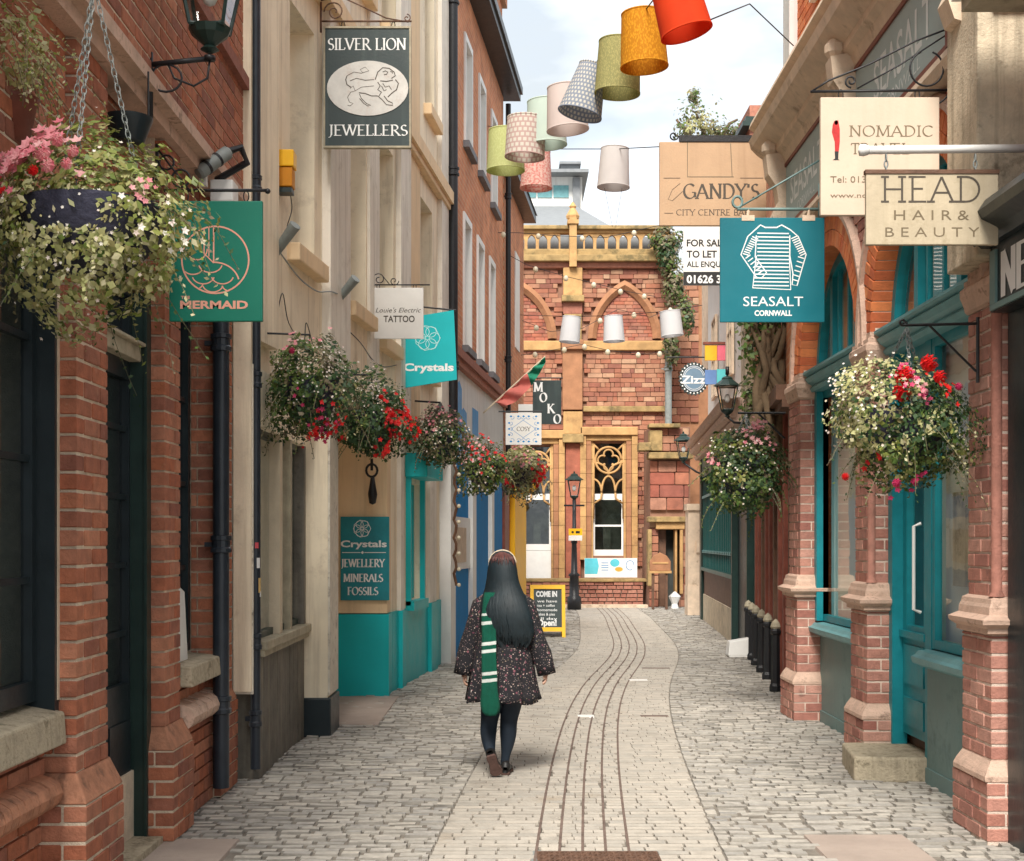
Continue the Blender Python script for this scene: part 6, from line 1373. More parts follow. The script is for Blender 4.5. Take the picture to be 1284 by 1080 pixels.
def arm(q):
    za = PZ(76, Y); q.tube([(-1.83, Y, za-.02), (X0, Y, za+.01)], .014, 8); q.tube([(-1.84, Y, PZ(150, Y)), (-1.84, Y, PZ(66, Y))], .014, 8); q.tube([(X0, Y, za), (X0, Y, Zb-.14)], .03, 8)
    q.tube([(-1.83+.02*math.cos(a)*4+.07, Y, za-.09+.07*math.sin(a)) for a in [2*PI*i/16 for i in range(16)]], .006, 6, True)
    q.tube([(-1.75, Y, za-.02), (-1.72, Y, za-.09), (-1.62, Y, za-.13), (-1.55, Y, za-.09), (X0, Y, za)], .006, 6)
lantern('big dark green wall lantern cut off by the top edge at left', X0, Y, Zb, .30, arm)
Y = 20.0; xl_ = PX(912, Y)
lantern('black lantern with opal panes in front of the white building and creeper', xl_, Y, PZ(514, Y), .27, lambda q: (q.tube([(xl_, Y, PZ(514, Y)-.1), (xl_+.1, Y, PZ(530, Y)), (PX(950, Y), Y, PZ(532, Y))], .02, 6), q.tube([(xl_, Y, PZ(470, Y)), (xl_, Y, PZ(460, Y))], .03, 6)))
Y = 31.0; xl_ = PX(857, Y)
lantern('small green lantern on a bracket in front of the red porch', xl_, Y, PZ(574, Y), .30, lambda q: q.tube([(xl_, Y, PZ(575, Y)-.1), (xl_+.3, Y, PZ(592, Y)), (PX(884, Y), Y, PZ(596, Y))], .025, 6))
# street lamp post
Y = 33.0; xl_ = PX(720, Y)
def post(q):
    q.lathe([(.17, 0), (.17, .3), (.12, .34), (.11, .8), (.15, .84), (.08, .9), (.06, 1.6), (.085, 1.64), (.05, 1.7), (.045, PZ(640, Y))], (xl_, Y, 0), 12)
    q.tube([(xl_, Y, PZ(700, Y)), (xl_, Y, PZ(624, Y))], .045, 8); q.tube([(xl_-.25, Y, PZ(634, Y)), (xl_+.25, Y, PZ(634, Y))], .025, 6)
lantern('cast iron street lamp post with small lantern between the two traceried windows', xl_, Y, PZ(622, Y), .30, post, 'street_lamp')
Yp = 32.85; t = thing('post_notice', 'orange and white notice fixed to the cast iron lamp post', 'sign', (xl_, Yp, PZ(677, Yp)))
q = MB(); q.bx(PX(713, Yp), PX(730, Yp), Yp, Yp+.03, PZ(678, Yp), PZ(663, Yp)); part('board', q, M['white_paint'], t)
pen = Pen(facing(Yp)); pen.fill([(713,-671.5),(730,-671.5),(730,-663),(713,-663)]); part('orange_band', pen.mb, M['yellow_paint'], t)
pen = Pen(facing(Yp, .004)); pen.fill(arc(718, -667.5, 1.6, 1.6, 0, 360, 8)[:-1]); pen.fill([(722,-669),(727,-669),(727,-666),(722,-666)]); part('print', pen.mb, M['black_print'], t)
# spot lights on the cream facade
for i, (p0, p1, Y, lab) in enumerate((((340,333),(377,292),10.15,'grey tubular spotlight on the cream wall nearer the camera'), ((418,388),(450,356),12.1,'grey tubular spotlight on the cream wall above the red flower baskets'))):
    t = thing('spotlight', lab, 'spotlight', (PX(p0[0], Y), Y, PZ(p0[1], Y)), 'tubular spotlights on the cream facade')
    a, b = Vector((PX(p0[0], Y), Y-.1, PZ(p0[1], Y))), Vector((PX(p1[0], Y), Y-.25, PZ(p1[1], Y)))
    q = MB(); q.tube([a, a.lerp(b, .1), a.lerp(b, .9), b], [.018, .03, .042, .045], 14); part('barrel', q, M['iron_grey'], t, smooth='auto')
    q = MB(); q.tube([(a.x-.02, Y+.1, a.z-.15), (a.x-.02, Y+.1, a.z+.22)], .012, 6); q.tube([(a.x-.02, Y+.1, a.z+.15), (a.x+.05, Y, a.z+.17), tuple(a.lerp(b, .35))], .01, 6); q.bx(a.x-.07, a.x+.02, Y+.02, Y+.12, a.z-.02, a.z+.12); part('bracket', q, M['iron_grey'], t)
    q = MB(); q.tube([(a.x, Y, a.z+.2), (a.x+.03, Y-.03, a.z+.1), (a.x+.02, Y-.03, a.z-.05), (a.x-.02, Y, a.z-.2)], .006, 6); q.tube([(a.x-.01, Y, a.z+.22), (a.x+.06, Y-.05, a.z+.12), (a.x+.01, Y-.03, a.z)], .005, 6); part('flex', q, M['black_iron'], t)
Y = 10.1; t = thing('alarm_box', 'bright yellow alarm box high on the cream wall', 'alarm box', (PX(360, Y), Y, PZ(237, Y)))
q = MB(); q.bx(bxw(Y)-.02, PX(368, Y), Y, Y+.16, PZ(208, Y), PZ(187, Y)); bevel(part('cover', q, M['yellow_paint'], t), .008)
q = MB(); q.bx(bxw(Y)-.02, PX(366, Y), Y+.01, Y+.15, PZ(233, Y), PZ(209, Y)); bevel(part('lower_cover', q, mat('amber', (.62, .24, .01), bump=.05), t), .008)
q = MB(); q.bx(bxw(Y)-.02, PX(365, Y), Y+.02, Y+.14, PZ(240, Y), PZ(234, Y)); part('strobe', q, M['sign_black'], t)
# wires on the cream wall
def wire(label, pts, r, m='black_iron', name='cable', cat='cable'):
    q = MB(); P3 = [Vector(p) for p in pts]; out = []
    for i in range(len(P3)-1):
        p0 = P3[max(i-1, 0)]; p1 = P3[i]; p2 = P3[i+1]; p3 = P3[min(i+2, len(P3)-1)]
        for k in range(8):
            t_ = k/8; out.append(.5*((2*p1)+(-p0+p2)*t_+(2*p0-5*p1+4*p2-p3)*t_**2+(-p0+3*p1-3*p2+p3)*t_**3))
    out.append(P3[-1]); q.tube(out, r, 6); return single(name, label, cat, q, M[m], tuple(P3[0]), smooth=True)
def onB(px, py, b=.02):
    t_ = .107-(px-CX)/F; Y = (2.844-b)/t_ if False else (1.56+SL*12-b)/(SL-(px-CX)/F); return (PX(px, Y), Y, PZ(py, Y))
wire('pale cable looping along cream wall between the two spotlights', [onB(352, 318, .09), onB(372, 345, .05), onB(386, 358, .1), onB(400, 366, .1), onB(416, 366, .1), onB(430, 372, .03)], .006, 'iron_grey')
wire('thin wavy black cable sagging over cream wall left of the baskets', [onB(332, 352, .03), onB(339, 400, .03), onB(345, 408, .03), onB(354, 368, .03), onB(362, 405, .03), onB(380, 430, .03), onB(384, 405, .03), onB(392, 432, .03)], .004)
wire('black cable looping past the third window sill of the cream building', [onB(420, 398, .03), onB(432, 410, .03), onB(452, 430, .1), onB(466, 450, .03), onB(480, 460, .03), onB(497, 458, .03)], .005)
wire('cable dropping from the yellow alarm box to the nearer spotlight', [onB(363, 238, .04), onB(366, 262, .04), onB(360, 285, .04), onB(362, 300, .04)], .004)
# thing like an iron hook below the basket
Y = 14.3; t = thing('iron_bell_pull', 'black iron hook with hanging bell shape above the teal wall sign', 'iron hook', (PX(466, Y), Y, PZ(632, Y)))
q = MB(); pxt(q, arc(466, 590, 7, 8, 0, 360, 14)[:-1], Y, .014, 6, True); pxt(q, [(466,575),(466,590)], Y, .016); part('hook', q, M['black_iron'], t)
q = MB(); q.lathe([(.0, PZ(633, Y)), (.035, PZ(631, Y)), (.05, PZ(620, Y)), (.03, PZ(606, Y)), (.02, PZ(598, Y))], (PX(467, Y), Y+.015, 0), 12); part('bell', q, M['black_iron'], t, smooth=True)

# security camera unit on the brick wall
Y = 8.2; t = thing('security_camera', 'white and grey security camera on the brick wall above the mermaid sign', 'camera', (PX(280, Y), Y, PZ(250, Y)))
q = MB(); a, b = Vector((PX(254, Y), Y-.12, PZ(225, Y))), Vector((PX(287, Y), Y, PZ(190, Y))); q.tube([a, a.lerp(b, .05), a.lerp(b, .95), b], [.03, .042, .042, .03], 14); part('body', q, M['iron_grey'], t, smooth='auto')
q = MB(); q.tube([a.lerp(b, .25), a.lerp(b, .32)], .045, 14); q.tube([a.lerp(b, .6), a.lerp(b, .66)], .045, 14); part('band', q, M['black_iron'], t)
q = MB(); q.tube([b, (PX(300, Y), Y+.05, PZ(182, Y)), (PX(306, Y), Y+.1, PZ(198, Y)), (-1.83, Y+.2, PZ(215, Y))], .022, 8); part('arm', q, M['black_iron'], t)
q = MB(); q.bx(-1.84, PX(290, Y), Y+.05, Y+.22, PZ(250, Y), PZ(222, Y)); bevel(part('junction_box', q, M['white_paint'], t), .01)
q = MB(); q.bx(-1.84, PX(252, Y), Y-.05, Y, PZ(235, Y), PZ(188, Y)); part('back_plate', q, M['white_paint'], t)

# ================================================================== LAMPSHADES STRUNG ACROSS THE STREET
def shademat(name, c1, c2, kind, sc1=22, sc2=16, tr=.5):
    m = bpy.data.materials.new(name); m.use_nodes = True; nt = m.node_tree; P = nt.nodes['Principled BSDF']
    tc = N(nt, 'ShaderNodeTexCoord'); sp = N(nt, 'ShaderNodeSeparateXYZ'); lk(nt, tc.outputs['Object'], sp.inputs[0])
    at = N(nt, 'ShaderNodeMath', operation='ARCTAN2'); lk(nt, sp.outputs[1], at.inputs[0]); lk(nt, sp.outputs[0], at.inputs[1])
    cb = N(nt, 'ShaderNodeCombineXYZ'); mu = N(nt, 'ShaderNodeMath', operation='MULTIPLY'); mu.inputs[1].default_value = .17; lk(nt, at.outputs[0], mu.inputs[0]); lk(nt, mu.outputs[0], cb.inputs[0]); lk(nt, sp.outputs[2], cb.inputs[1])
    if kind == 'plain': z = N(nt, 'ShaderNodeTexNoise'); z.inputs['Scale'].default_value = 9; lk(nt, cb.outputs[0], z.inputs[0]); fac = z.outputs[0]
    elif kind == 'weave': z = N(nt, 'ShaderNodeTexVoronoi'); z.inputs['Scale'].default_value = sc1; mp_ = N(nt, 'ShaderNodeMapping'); mp_.inputs['Scale'].default_value = (1.7, .7, 1); mp_.inputs['Rotation'].default_value = (0, 0, .6 if sc2 > 20 else 0); lk(nt, cb.outputs[0], mp_.inputs[0]); lk(nt, mp_.outputs[0], z.inputs[0]); fac = z.outputs[0]
    elif kind == 'check': z = N(nt, 'ShaderNodeTexBrick'); z.inputs['Scale'].default_value = 1; z.inputs['Brick Width'].default_value = 1/sc1; z.inputs['Row Height'].default_value = 1/sc2; z.inputs['Mortar Size'].default_value = .009; z.inputs['Mortar Smooth'].default_value = .3; lk(nt, cb.outputs[0], z.inputs[0]); fac = z.outputs['Fac']
    else: z = N(nt, 'ShaderNodeTexNoise'); z.inputs['Scale'].default_value = sc1; z.inputs['Detail'].default_value = 3; lk(nt, cb.outputs[0], z.inputs[0]); fac = z.outputs[0]
    r = N(nt, 'ShaderNodeValToRGB'); r.color_ramp.elements[0].color = rgb(c1); r.color_ramp.elements[1].color = rgb(c2)
    if kind == 'noise': r.color_ramp.elements[0].position = .42; r.color_ramp.elements[1].position = .56
    if kind == 'weave': r.color_ramp.elements[0].position = .1; r.color_ramp.elements[1].position = .6
    lk(nt, fac, r.inputs[0]); lk(nt, r.outputs[0], P.inputs['Base Color']); P.inputs['Roughness'].default_value = .85
    tb = N(nt, 'ShaderNodeBsdfTranslucent'); lk(nt, r.outputs[0], tb.inputs[0]); ms = N(nt, 'ShaderNodeMixShader'); ms.inputs[0].default_value = tr
    lk(nt, P.outputs[0], ms.inputs[1]); lk(nt, tb.outputs[0], ms.inputs[2]); lk(nt, ms.outputs[0], nt.nodes['Material Output'].inputs[0]); return m
# (label, top centre px, bottom centre px, top width, bottom width, colours)
SH = [('orange-red lampshade, topmost and largest of the string', (842,-30), (861,41), 58, 66, ((.88,.09,.015), (.80,.07,.01), 'plain')),
 ('mustard yellow patterned lampshade', (805,18), (808,84), 52, 60, ((.92,.52,.03), (.68,.30,.01), 'weave', 55, 20)),
 ('olive green lampshade with diagonal pattern', (777,53), (774,117), 52, 57, ((.66,.60,.26), (.42,.40,.17), 'weave', 75, 30)),
 ('tilted lampshade with blue and brown squares', (743,83), (727,143), 34, 56, ((.78,.74,.66), (.34,.38,.46), 'check', 30, 26)),
 ('plain pale pink lampshade', (708,110), (712,163), 44, 53, ((.80,.70,.66), (.74,.65,.61), 'plain')),
 ('pale mint green lampshade', (684,128), (686,182), 46, 50, ((.72,.80,.72), (.64,.73,.67), 'plain')),
 ('cream lampshade with pink grid, between mint and lime ones', (660,149), (658,197), 48, 50, ((.80,.76,.68), (.66,.48,.44), 'check', 22, 20)),
 ('lime green lampshade nearest the orange brick building', (634,164), (634,214), 42, 48, ((.72,.74,.38), (.62,.64,.30), 'weave', 60, 20)),
 ('small rose pink lampshade, lowest of the coloured string', (673,191), (672,236), 34, 40, ((.72,.30,.26), (.80,.60,.52), 'noise', 40, 20)),
 ('single off-white lampshade in the open sky', (771,187), (769,235), 35, 41, ((.76,.72,.70), (.70,.66,.64), 'plain')),
 ('low white lampshade left of the stone arch', (717,398), (714,429), 23, 26, ((.84,.84,.84), (.80,.80,.82), 'plain')),
 ('low white lampshade in the middle of the stone arch', (769,397), (770,428), 23, 27, ((.84,.84,.84), (.80,.80,.82), 'plain')),
 ('low white lampshade beside the ivy', (840,391), (843,421), 26, 28, ((.84,.84,.84), (.80,.80,.82), 'plain'))]
for i, (lab, a, b, w0, w1, cm) in enumerate(SH):
    dia = .40 if i < 9 else (.40 if i == 9 else .34); Y = dia*F/w1
    A_ = Vector((PX(a[0], Y), Y, PZ(a[1], Y))); B_ = Vector((PX(b[0], Y), Y, PZ(b[1], Y)))
    hgt = (A_-B_).length; ax = (A_-B_).normalized(); tilt = Matrix.Rotation(math.atan2(ax.x, ax.z), 3, 'Y')
    t = thing('lampshade', lab, 'lampshade', tuple(B_), 'fabric lampshades strung across the street'); t.rotation_euler = tilt.to_euler()
    r0, r1 = w0/F*Y/2, w1/F*Y/2
    me_m = shademat('shade_fabric', *cm)
    def lpart(nm, q, m, smooth=True):
        me = mesh_of(nm, q, m, (0,0,0), smooth); o = bpy.data.objects.new(nm, me); COL.objects.link(o); o.parent = t; WL[o] = WL[t]; return o
    q = MB(); q.lathe([(r1, 0), (r0, hgt)], (0,0,0), 40, cap=False); q.lathe([(r0-.003, hgt), (r1-.003, 0)], (0,0,0), 40, cap=False); lpart('fabric', q, me_m)
    for (rr, zz) in ((r1, .0), (r0, hgt)):
        q = MB(); q.lathe([(rr-.004, zz-.006), (rr+.003, zz-.006), (rr+.003, zz+.006), (rr-.004, zz+.006)], (0,0,0), 40, cap=False); lpart('rim', q, me_m)
    q = MB(); zc = hgt*.78
    for k in range(3): an = 2*PI*k/3+i; q.tube([(math.cos(an)*r0*.98, math.sin(an)*r0*.98, hgt-.01), (math.cos(an)*.02, math.sin(an)*.02, zc)], .003, 5)
    q.tube([(.02*math.cos(2*PI*k/10), .02*math.sin(2*PI*k/10), zc) for k in range(10)], .003, 5, True); lpart('wire_spider', q, M['iron_grey'])
def W(px, py, Y): return (PX(px, Y), Y, PZ(py, Y))
def straight(label, pts, r=.006, name='wire', cat='wire', m='black_iron'): q = MB(); q.tube([Vector(p) for p in pts], r, 5); return single(name, label, cat, q, M[m], tuple(pts[0]))
straight('wire carrying the colourful lampshades from left roof up towards the camera', [W(612,158,23), W(634,163,17), W(684,127,14.6), W(743,82,12.5), W(777,52,11.9), W(806,17,11.3), W(842,-30,10.3), W(900,-60,9)])
straight('thin wire with the lone off-white shade, crossing to the tan sign', [W(640,182,24), W(700,187,19), W(771,187,16.6), W(830,184,15)])
straight('wire from the orange-red shade to the right-hand roof', [W(888,26,10.5), W(915,15,11), W(940,5,12.5), (2.7, 13.0, 6.4)])
straight('wire carrying the three low white lampshades', [W(651,395,28), W(717,397,23), W(769,396,22), W(841,390,21), W(880,383,20)])
for (p, q_, ll) in (((758,236),(768,285),'left'), ((780,236),(772,285),'right')): straight('%s of the two thin loose wires below the off-white shade' % ll, [W(p[0],p[1],16.6), W(q_[0],q_[1],16.8)], .0025)
# festoon lights
M['bulb_glass'] = mat('bulb_glass', (.85, .78, .62), rough=.2, var=.05, bump=0, trans=.4)
def festoon(label, pts, Y, n):
    t = thing('festoon_lights', label, 'string lights', W(pts[0][0], pts[0][1], Y), 'festoon strings in front of the stone hall')
    q = MB(); q.tube([W(a, b, Y+k*.12) for k, (a, b) in enumerate(pts)], .006, 5); part('cable', q, M['black_iron'], t)
    for i in range(n):
        f = (i+.5)/n*(len(pts)-1); k = min(int(f), len(pts)-2); g_ = f-k; u = pts[k][0]+(pts[k+1][0]-pts[k][0])*g_; v = pts[k][1]+(pts[k+1][1]-pts[k][1])*g_; c = W(u, v+2.5, Y+f*.12)
        q = MB(); q.ball(c, .05*Y/26, 10, 1, 1, 1.2); part('bulb', q, M['bulb_glass'], t, smooth=True)
festoon('uppermost string of small bulbs sagging before the stone parapet', [(612,292),(650,292),(700,296),(760,298),(830,282)], 24, 4)
festoon('string of bulbs crossing the tops of the pointed arches', [(616,308),(660,332),(706,346),(748,356),(788,366),(822,372)], 26, 6)
festoon('string of bulbs sloping just above the low white lampshades', [(655,402),(690,416),(730,412),(775,388),(815,398),(866,376)], 27, 5)
festoon('lowest string of bulbs above the sign with diagonal letters', [(650,446),(700,438),(730,432),(765,440),(812,444),(838,440)], 28, 6)
# fairy lights wound on the dark soil pipe
t = thing('fairy_lights', 'small white bulbs running down the dark joint beside the blue shop', 'string lights', (bxw(18.2)+.16, 18.1, .9))
q = MB(); X_ = bxw(18.2)+.14; q.tube([(X_+.02*math.sin(k*2), 18.08, 2.9-k*.08) for k in range(24)], .02, 5); part('cable', q, M['brown_timber'], t)
for k in range(9): q = MB(); q.ball((X_+.05, 18.04, 2.75-k*.21), .028, 8); part('bulb', q, M['bulb_glass'], t, smooth=True)

# stickers on the tall drainpipe
for i, (py, c) in enumerate(((684,(.6,.08,.1)),(706,(.75,.75,.73)),(734,(.6,.4,.15)),(745,(.7,.7,.7)),(768,(.72,.7,.7)),(783,(.75,.6,.6)))):
    q = MB(); z = PZ(py, 9.33); x = -1.765; rr = .0365; hh = .02+.015*(i % 3)
    vs = [(x+rr*math.cos(a), 9.33+rr*math.sin(a), z+s_*hh) for s_ in (-1, 1) for a in [-1.5+.35*i+.12*k for k in range(7)]]
    q.add(vs, [(k, k+1, 8+k, 7+k) for k in range(6)]); single('sticker', ('torn red sticker, highest on the tall black drainpipe','white sticker just below the red one on the tall drainpipe','brown sticker halfway along the row on the tall drainpipe','small pale sticker directly under the brown one on the drainpipe','second lowest pale sticker on the tall black drainpipe','pinkish sticker, lowest on the tall black drainpipe')[i], 'sticker', q, mat('sticker_%d' % i, c, bump=0), (x, 9.33, z), 'stickers on the tall drainpipe')

# ================================================================== HANGING BASKETS
M['leaf_dark'] = mat('leaf_dark', rough=.5, ramp=[(.022, .055, .018), (.04, .085, .025), (.03, .07, .03), (.06, .11, .03), (.018, .04, .016)], var=.1, bump=0, trans=.25)
M['leaf_mid'] = mat('leaf_mid', rough=.5, ramp=[(.07, .13, .025), (.11, .17, .03), (.05, .10, .03), (.16, .20, .05), (.09, .12, .04)], var=.1, bump=0, trans=.3)
M['leaf_lime'] = mat('leaf_lime', rough=.5, ramp=[(.22, .27, .05), (.30, .32, .08), (.16, .22, .05), (.36, .34, .14), (.25, .22, .06)], var=.1, bump=0, trans=.3)
M['leaf_cream'] = mat('leaf_cream', rough=.55, ramp=[(.50, .48, .22), (.40, .40, .16), (.60, .54, .34), (.30, .32, .12), (.46, .40, .18)], var=.1, bump=0, trans=.3)
M['leaf_olive'] = mat('leaf_olive', rough=.55, ramp=[(.14, .13, .06), (.20, .17, .09), (.10, .10, .05), (.26, .21, .13), (.12, .09, .06)], var=.1, bump=0, trans=.25)
M['bloom_red'] = mat('bloom_red', rough=.5, ramp=[(.62, .008, .012), (.72, .02, .015), (.48, .005, .012)], var=.08, bump=0, trans=.25)
M['bloom_pink'] = mat('bloom_pink', rough=.5, ramp=[(.80, .28, .32), (.78, .40, .40), (.70, .16, .22), (.85, .55, .52)], var=.08, bump=0, trans=.25)
M['bloom_white'] = mat('bloom_white', rough=.5, ramp=[(.80, .74, .62), (.85, .80, .74), (.76, .62, .56), (.70, .64, .42)], var=.05, bump=0, trans=.25)
M['bloom_magenta'] = mat('bloom_magenta', rough=.5, ramp=[(.48, .02, .10), (.60, .05, .15), (.35, .02, .08)], var=.08, bump=0, trans=.25)
M['basket_liner'] = mat('basket_liner', (.035, .035, .06), rough=.6, var=.3, bump=.3)
M['twig'] = mat('twig', (.12, .08, .045), rough=.9, var=.3, bump=.3)
RN = random.Random(11)
def leaf(q, c, nrm, s, asp=.55):
    nrm = Vector(nrm).normalized(); a = Vector((RN.uniform(-1,1), RN.uniform(-1,1), RN.uniform(-1,1))).cross(nrm)
    if a.length < 1e-3: a = Vector((1,0,0))
    a.normalize(); b = nrm.cross(a); c = Vector(c); k = s*asp
    q.add([c-a*s*.5, c+b*k*.5-nrm*s*.06-a*s*.05, c+a*s*.5-nrm*s*.1, c-b*k*.5-nrm*s*.06-a*s*.05], [(0,1,2),(0,2,3)])
def bloomlet(q, c, nrm, s):
    nrm = Vector(nrm).normalized(); a = nrm.orthogonal().normalized(); b = nrm.cross(a); c = Vector(c); n = 5; o = RN.uniform(0, 6); vs = [c]
    for k in range(n*2):
        t = o+2*PI*k/(n*2); r = s*.5*(1 if k % 2 == 0 else .55); vs.append(c+(a*math.cos(t)+b*math.sin(t))*r+nrm*(s*.12 if k % 2 == 0 else .02*s))
    q.add(vs, [(0, k+1, (k+1) % (n*2)+1) for k in range(n*2)])
def rosette(q, c, r):
    """a many petalled begonia head"""
    for ring, (rr, np_, tl, ps) in enumerate(((.15, 4, .9, .5), (.4, 6, .6, .6), (.62, 8, .3, .65), (.8, 9, .05, .6))):
        for k in range(np_):
            t = 2*PI*k/np_+ring*.5+RN.uniform(-.15, .15); d = Vector((math.cos(t), -.25-tl*.6, math.sin(t))); d.normalize()
            cc = Vector(c)+Vector((math.cos(t)*rr*r, -r*(.55-.45*rr*rr)-r*.1, math.sin(t)*rr*r)); tang = d.cross(Vector((0,1,0))); tang = tang.normalized() if tang.length > .01 else Vector((1,0,0)); up = tang.cross(d).normalized(); s = r*ps; vs = []
            for i in range(8):
                a = 2*PI*i/8; vs.append(cc+tang*math.cos(a)*s*.55+up*math.sin(a)*s*.5+d*s*(.16*math.cos(2*a)-.05))
            vs.append(cc-d*s*.18); q.add(vs, [(8, i, (i+1) % 8) for i in range(8)])
def basket(label, px, py, Y, rx, rz, mix, blooms, big=(), n=2600, ls=.035, trail=.5, chain_top=None, arm=None, bowl=True, seed=1, lean=None, ruff=.32):
    """px,py: centre of the foliage in the photo; rx,rz half sizes in metres; mix: {material: (share, region)}"""
    RN.seed(seed); c = Vector((PX(px, Y), Y, PZ(py, Y)))
    t = thing('hanging_basket', label, 'hanging basket', tuple(c-Vector((0,0,rz))), 'flower baskets hung along the street')
    if bowl: q = MB(); q.lathe([(.02, -rz*.75), (rx*.45, -rz*.62), (rx*(.80 if seed == 3 else .66), -rz*.2), (rx*(.88 if seed == 3 else .72), rz*.2), (rx*.66, rz*.21)], c, 20); part('bowl', q, M['basket_liner'], t, smooth='auto')
    keys = list(mix); qs = {k: MB() for k in keys}
    lob = [(Vector((RN.gauss(0,1), RN.gauss(0,1), RN.gauss(0,1))).normalized(), RN.uniform(-.5, 1)) for _ in range(9)]
    def surf(d):
        r = 1+sum(ruff*w_*max(0, d.dot(l))**4 for l, w_ in lob)
        r += mnoise.noise(d*2.6+Vector((seed, 0, 0)))*ruff*1.2
        z = d.z
        return Vector((d.x*rx*r, d.y*rx*r, z*rz*r*(1 if z > 0 else 1.05)))
    for i in range(n):
        d = Vector((RN.gauss(0,1), RN.gauss(0,1)-.25, RN.gauss(0,1))).normalized(); f = RN.random()**.35
        f = .55+.47*f
        if seed == 3 and abs(d.z+.02) < .24 and d.y < -.45 and -.5 < d.x < .35 and RN.random() < .93: continue
        p = surf(d)*f
        v = RN.random(); k = None
        # regional colouring: clumps of one plant
        for kk in keys:
            sh_, dirn, sharp = mix[kk]
            v_ = sh_*(1+sharp*Vector(dirn).dot(d)) + mnoise.noise(d*3.1+Vector((0, keys.index(kk)*7.3, seed)))*.9*sh_
            v_ *= RN.uniform(.6, 1.4)
            if k is None or v_ > best: k, best = kk, v_
        nr = d+Vector((RN.uniform(-.8,.8), RN.uniform(-.9,.3), RN.uniform(-.3,.9)))
        leaf(qs[k], c+p, nr, ls*RN.choice((.45, .7, .9, 1.1, 1.45))*RN.uniform(.8, 1.2), RN.uniform(.4, .9))
    # trailing and reaching sprigs
    stem_q = MB()
    for i in range(int(46*trail)):
        a = RN.uniform(0, 2*PI); d = Vector((math.cos(a), math.sin(a)*.8-.2, RN.uniform(-.9, .35))).normalized(); p = c+surf(d)*.85; k = RN.choice(keys); st = [p.copy()]; vel = Vector((d.x*.6, d.y*.6, d.z*.4-.3)).normalized()*.017
        for j in range(RN.randint(5, 13)):
            p = p+vel; vel += Vector((RN.uniform(-.004,.004), RN.uniform(-.004,.004), -.0022))
            leaf(qs[k], p+Vector((RN.uniform(-.012,.012), 0, 0)), (RN.uniform(-1,1), -1, RN.uniform(-.4,1)), ls*RN.uniform(.5, 1.0)); st.append(p.copy())
        if len(st) > 3: stem_q.tube(st[::2], .0014*Y/6, 4, cap=False)
    if stem_q.v: part('stems', stem_q, M['leaf_olive'], t, kind='stuff')
    for k in keys:
        if qs[k].v: part('foliage', qs[k], M[k], t, kind='stuff')
    for (m_, cnt, dirn, spread, s) in blooms:
        q = MB(); dd = Vector(dirn).normalized()
        for i in range(cnt):
            d = (dd+Vector((RN.gauss(0,spread), RN.gauss(0,spread), RN.gauss(0,spread)))).normalized(); d.y = -abs(d.y); p = c+surf(d)*RN.uniform(.98, 1.1)
            bloomlet(q, p, d+Vector((0,-.7,.3)), s*RN.uniform(.7, 1.3))
        part('small_flowers', q, M[m_], t, kind='stuff')
    for (bx_, by_, r, m_) in big:
        q = MB(); Yb = Y-rx*1.1; rosette(q, (PX(bx_, Yb), Yb, PZ(by_, Yb)), r/F*Yb); part('blossom', q, M[m_], t)
    if chain_top:
        top = Vector((PX(chain_top[0], Y), Y, PZ(chain_top[1], Y)))
        for k in range(3):
            an = 2*PI*k/3+.5; e = c+Vector((math.cos(an)*rx*.65, math.sin(an)*rx*.65, rz*.1)); q = MB(); L = (e-top).length; m_ = max(6, int(L/.028))
            for i in range(m_):
                cc = top.lerp(e, (i+.5)/m_); dr = (e-top).normalized(); sd_ = dr.orthogonal().normalized() if i % 2 else dr.cross(dr.orthogonal()).normalized(); l = L/m_*.68
                q.tube([cc+dr*math.cos(w_)*l+sd_*math.sin(w_)*l*.5 for w_ in [2*PI*j/8 for j in range(8)]], .0028*(Y/6), 4, True)
            part('chain', q, M['iron_grey'], t)
    if arm: 
        q = MB(); arm(q, Y); part('bracket', q, M['black_iron'], t)
    return t
Dn, Up, Lf, Rt = (0,0,-1), (0,0,1), (-1,0,0), (1,0,0)
# big one top left
basket('largest basket at left with pink geraniums and pale trailing foliage over the brick pier', 116, 280, 5.05, .315, .285,
    {'leaf_lime': (1.15, (.5,-.2,.5), .7), 'leaf_cream': (1.0, (.1,-.6,-.7), .9), 'leaf_mid': (.8, (.2,0,.3), .3), 'leaf_dark': (.25, (0,0,0), 0), 'leaf_olive': (.35, (-.8,0,-.4), .7)},
    [('bloom_pink', 110, (-.7,-.6,.75), .26, .05), ('bloom_white', 70, (.1,-.8,-.4), .6, .014), ('bloom_pink', 12, (.9,-.6,.35), .12, .03), ('bloom_red', 10, (-.85,-.8,.3), .1, .03), ('bloom_white', 14, (.9,-.4,-.1), .25, .028)],
    [(72,176,10,'bloom_pink'), (54,192,12,'bloom_pink'), (92,190,9,'bloom_pink'), (60,208,11,'bloom_pink'), (84,206,9,'bloom_pink'), (42,214,8,'bloom_red')], n=6200, ls=.029, trail=.8, chain_top=(118,-20), seed=3)
basket('pale feathery foliage of a basket mostly outside the top left corner', 6, 60, 5.3, .16, .17, {'leaf_cream': (1, (0,0,0), 0), 'leaf_lime': (.6, (0,0,1), .5)}, [], n=900, ls=.026, trail=1.8, bowl=False, seed=8)
q = MB(); q.lathe([(.07, PZ(180,5.4)), (.10, PZ(128,5.4)), (.11, PZ(124,5.4)), (.095, PZ(122,5.4))], (PX(14,5.4), 5.4, 0), 24); single('plant_pot', 'dark maroon plant pot under the pale foliage in the top left corner', 'plant pot', q, M['rust_paint'], (PX(14,5.4), 5.4, PZ(180,5.4)), smooth='auto')
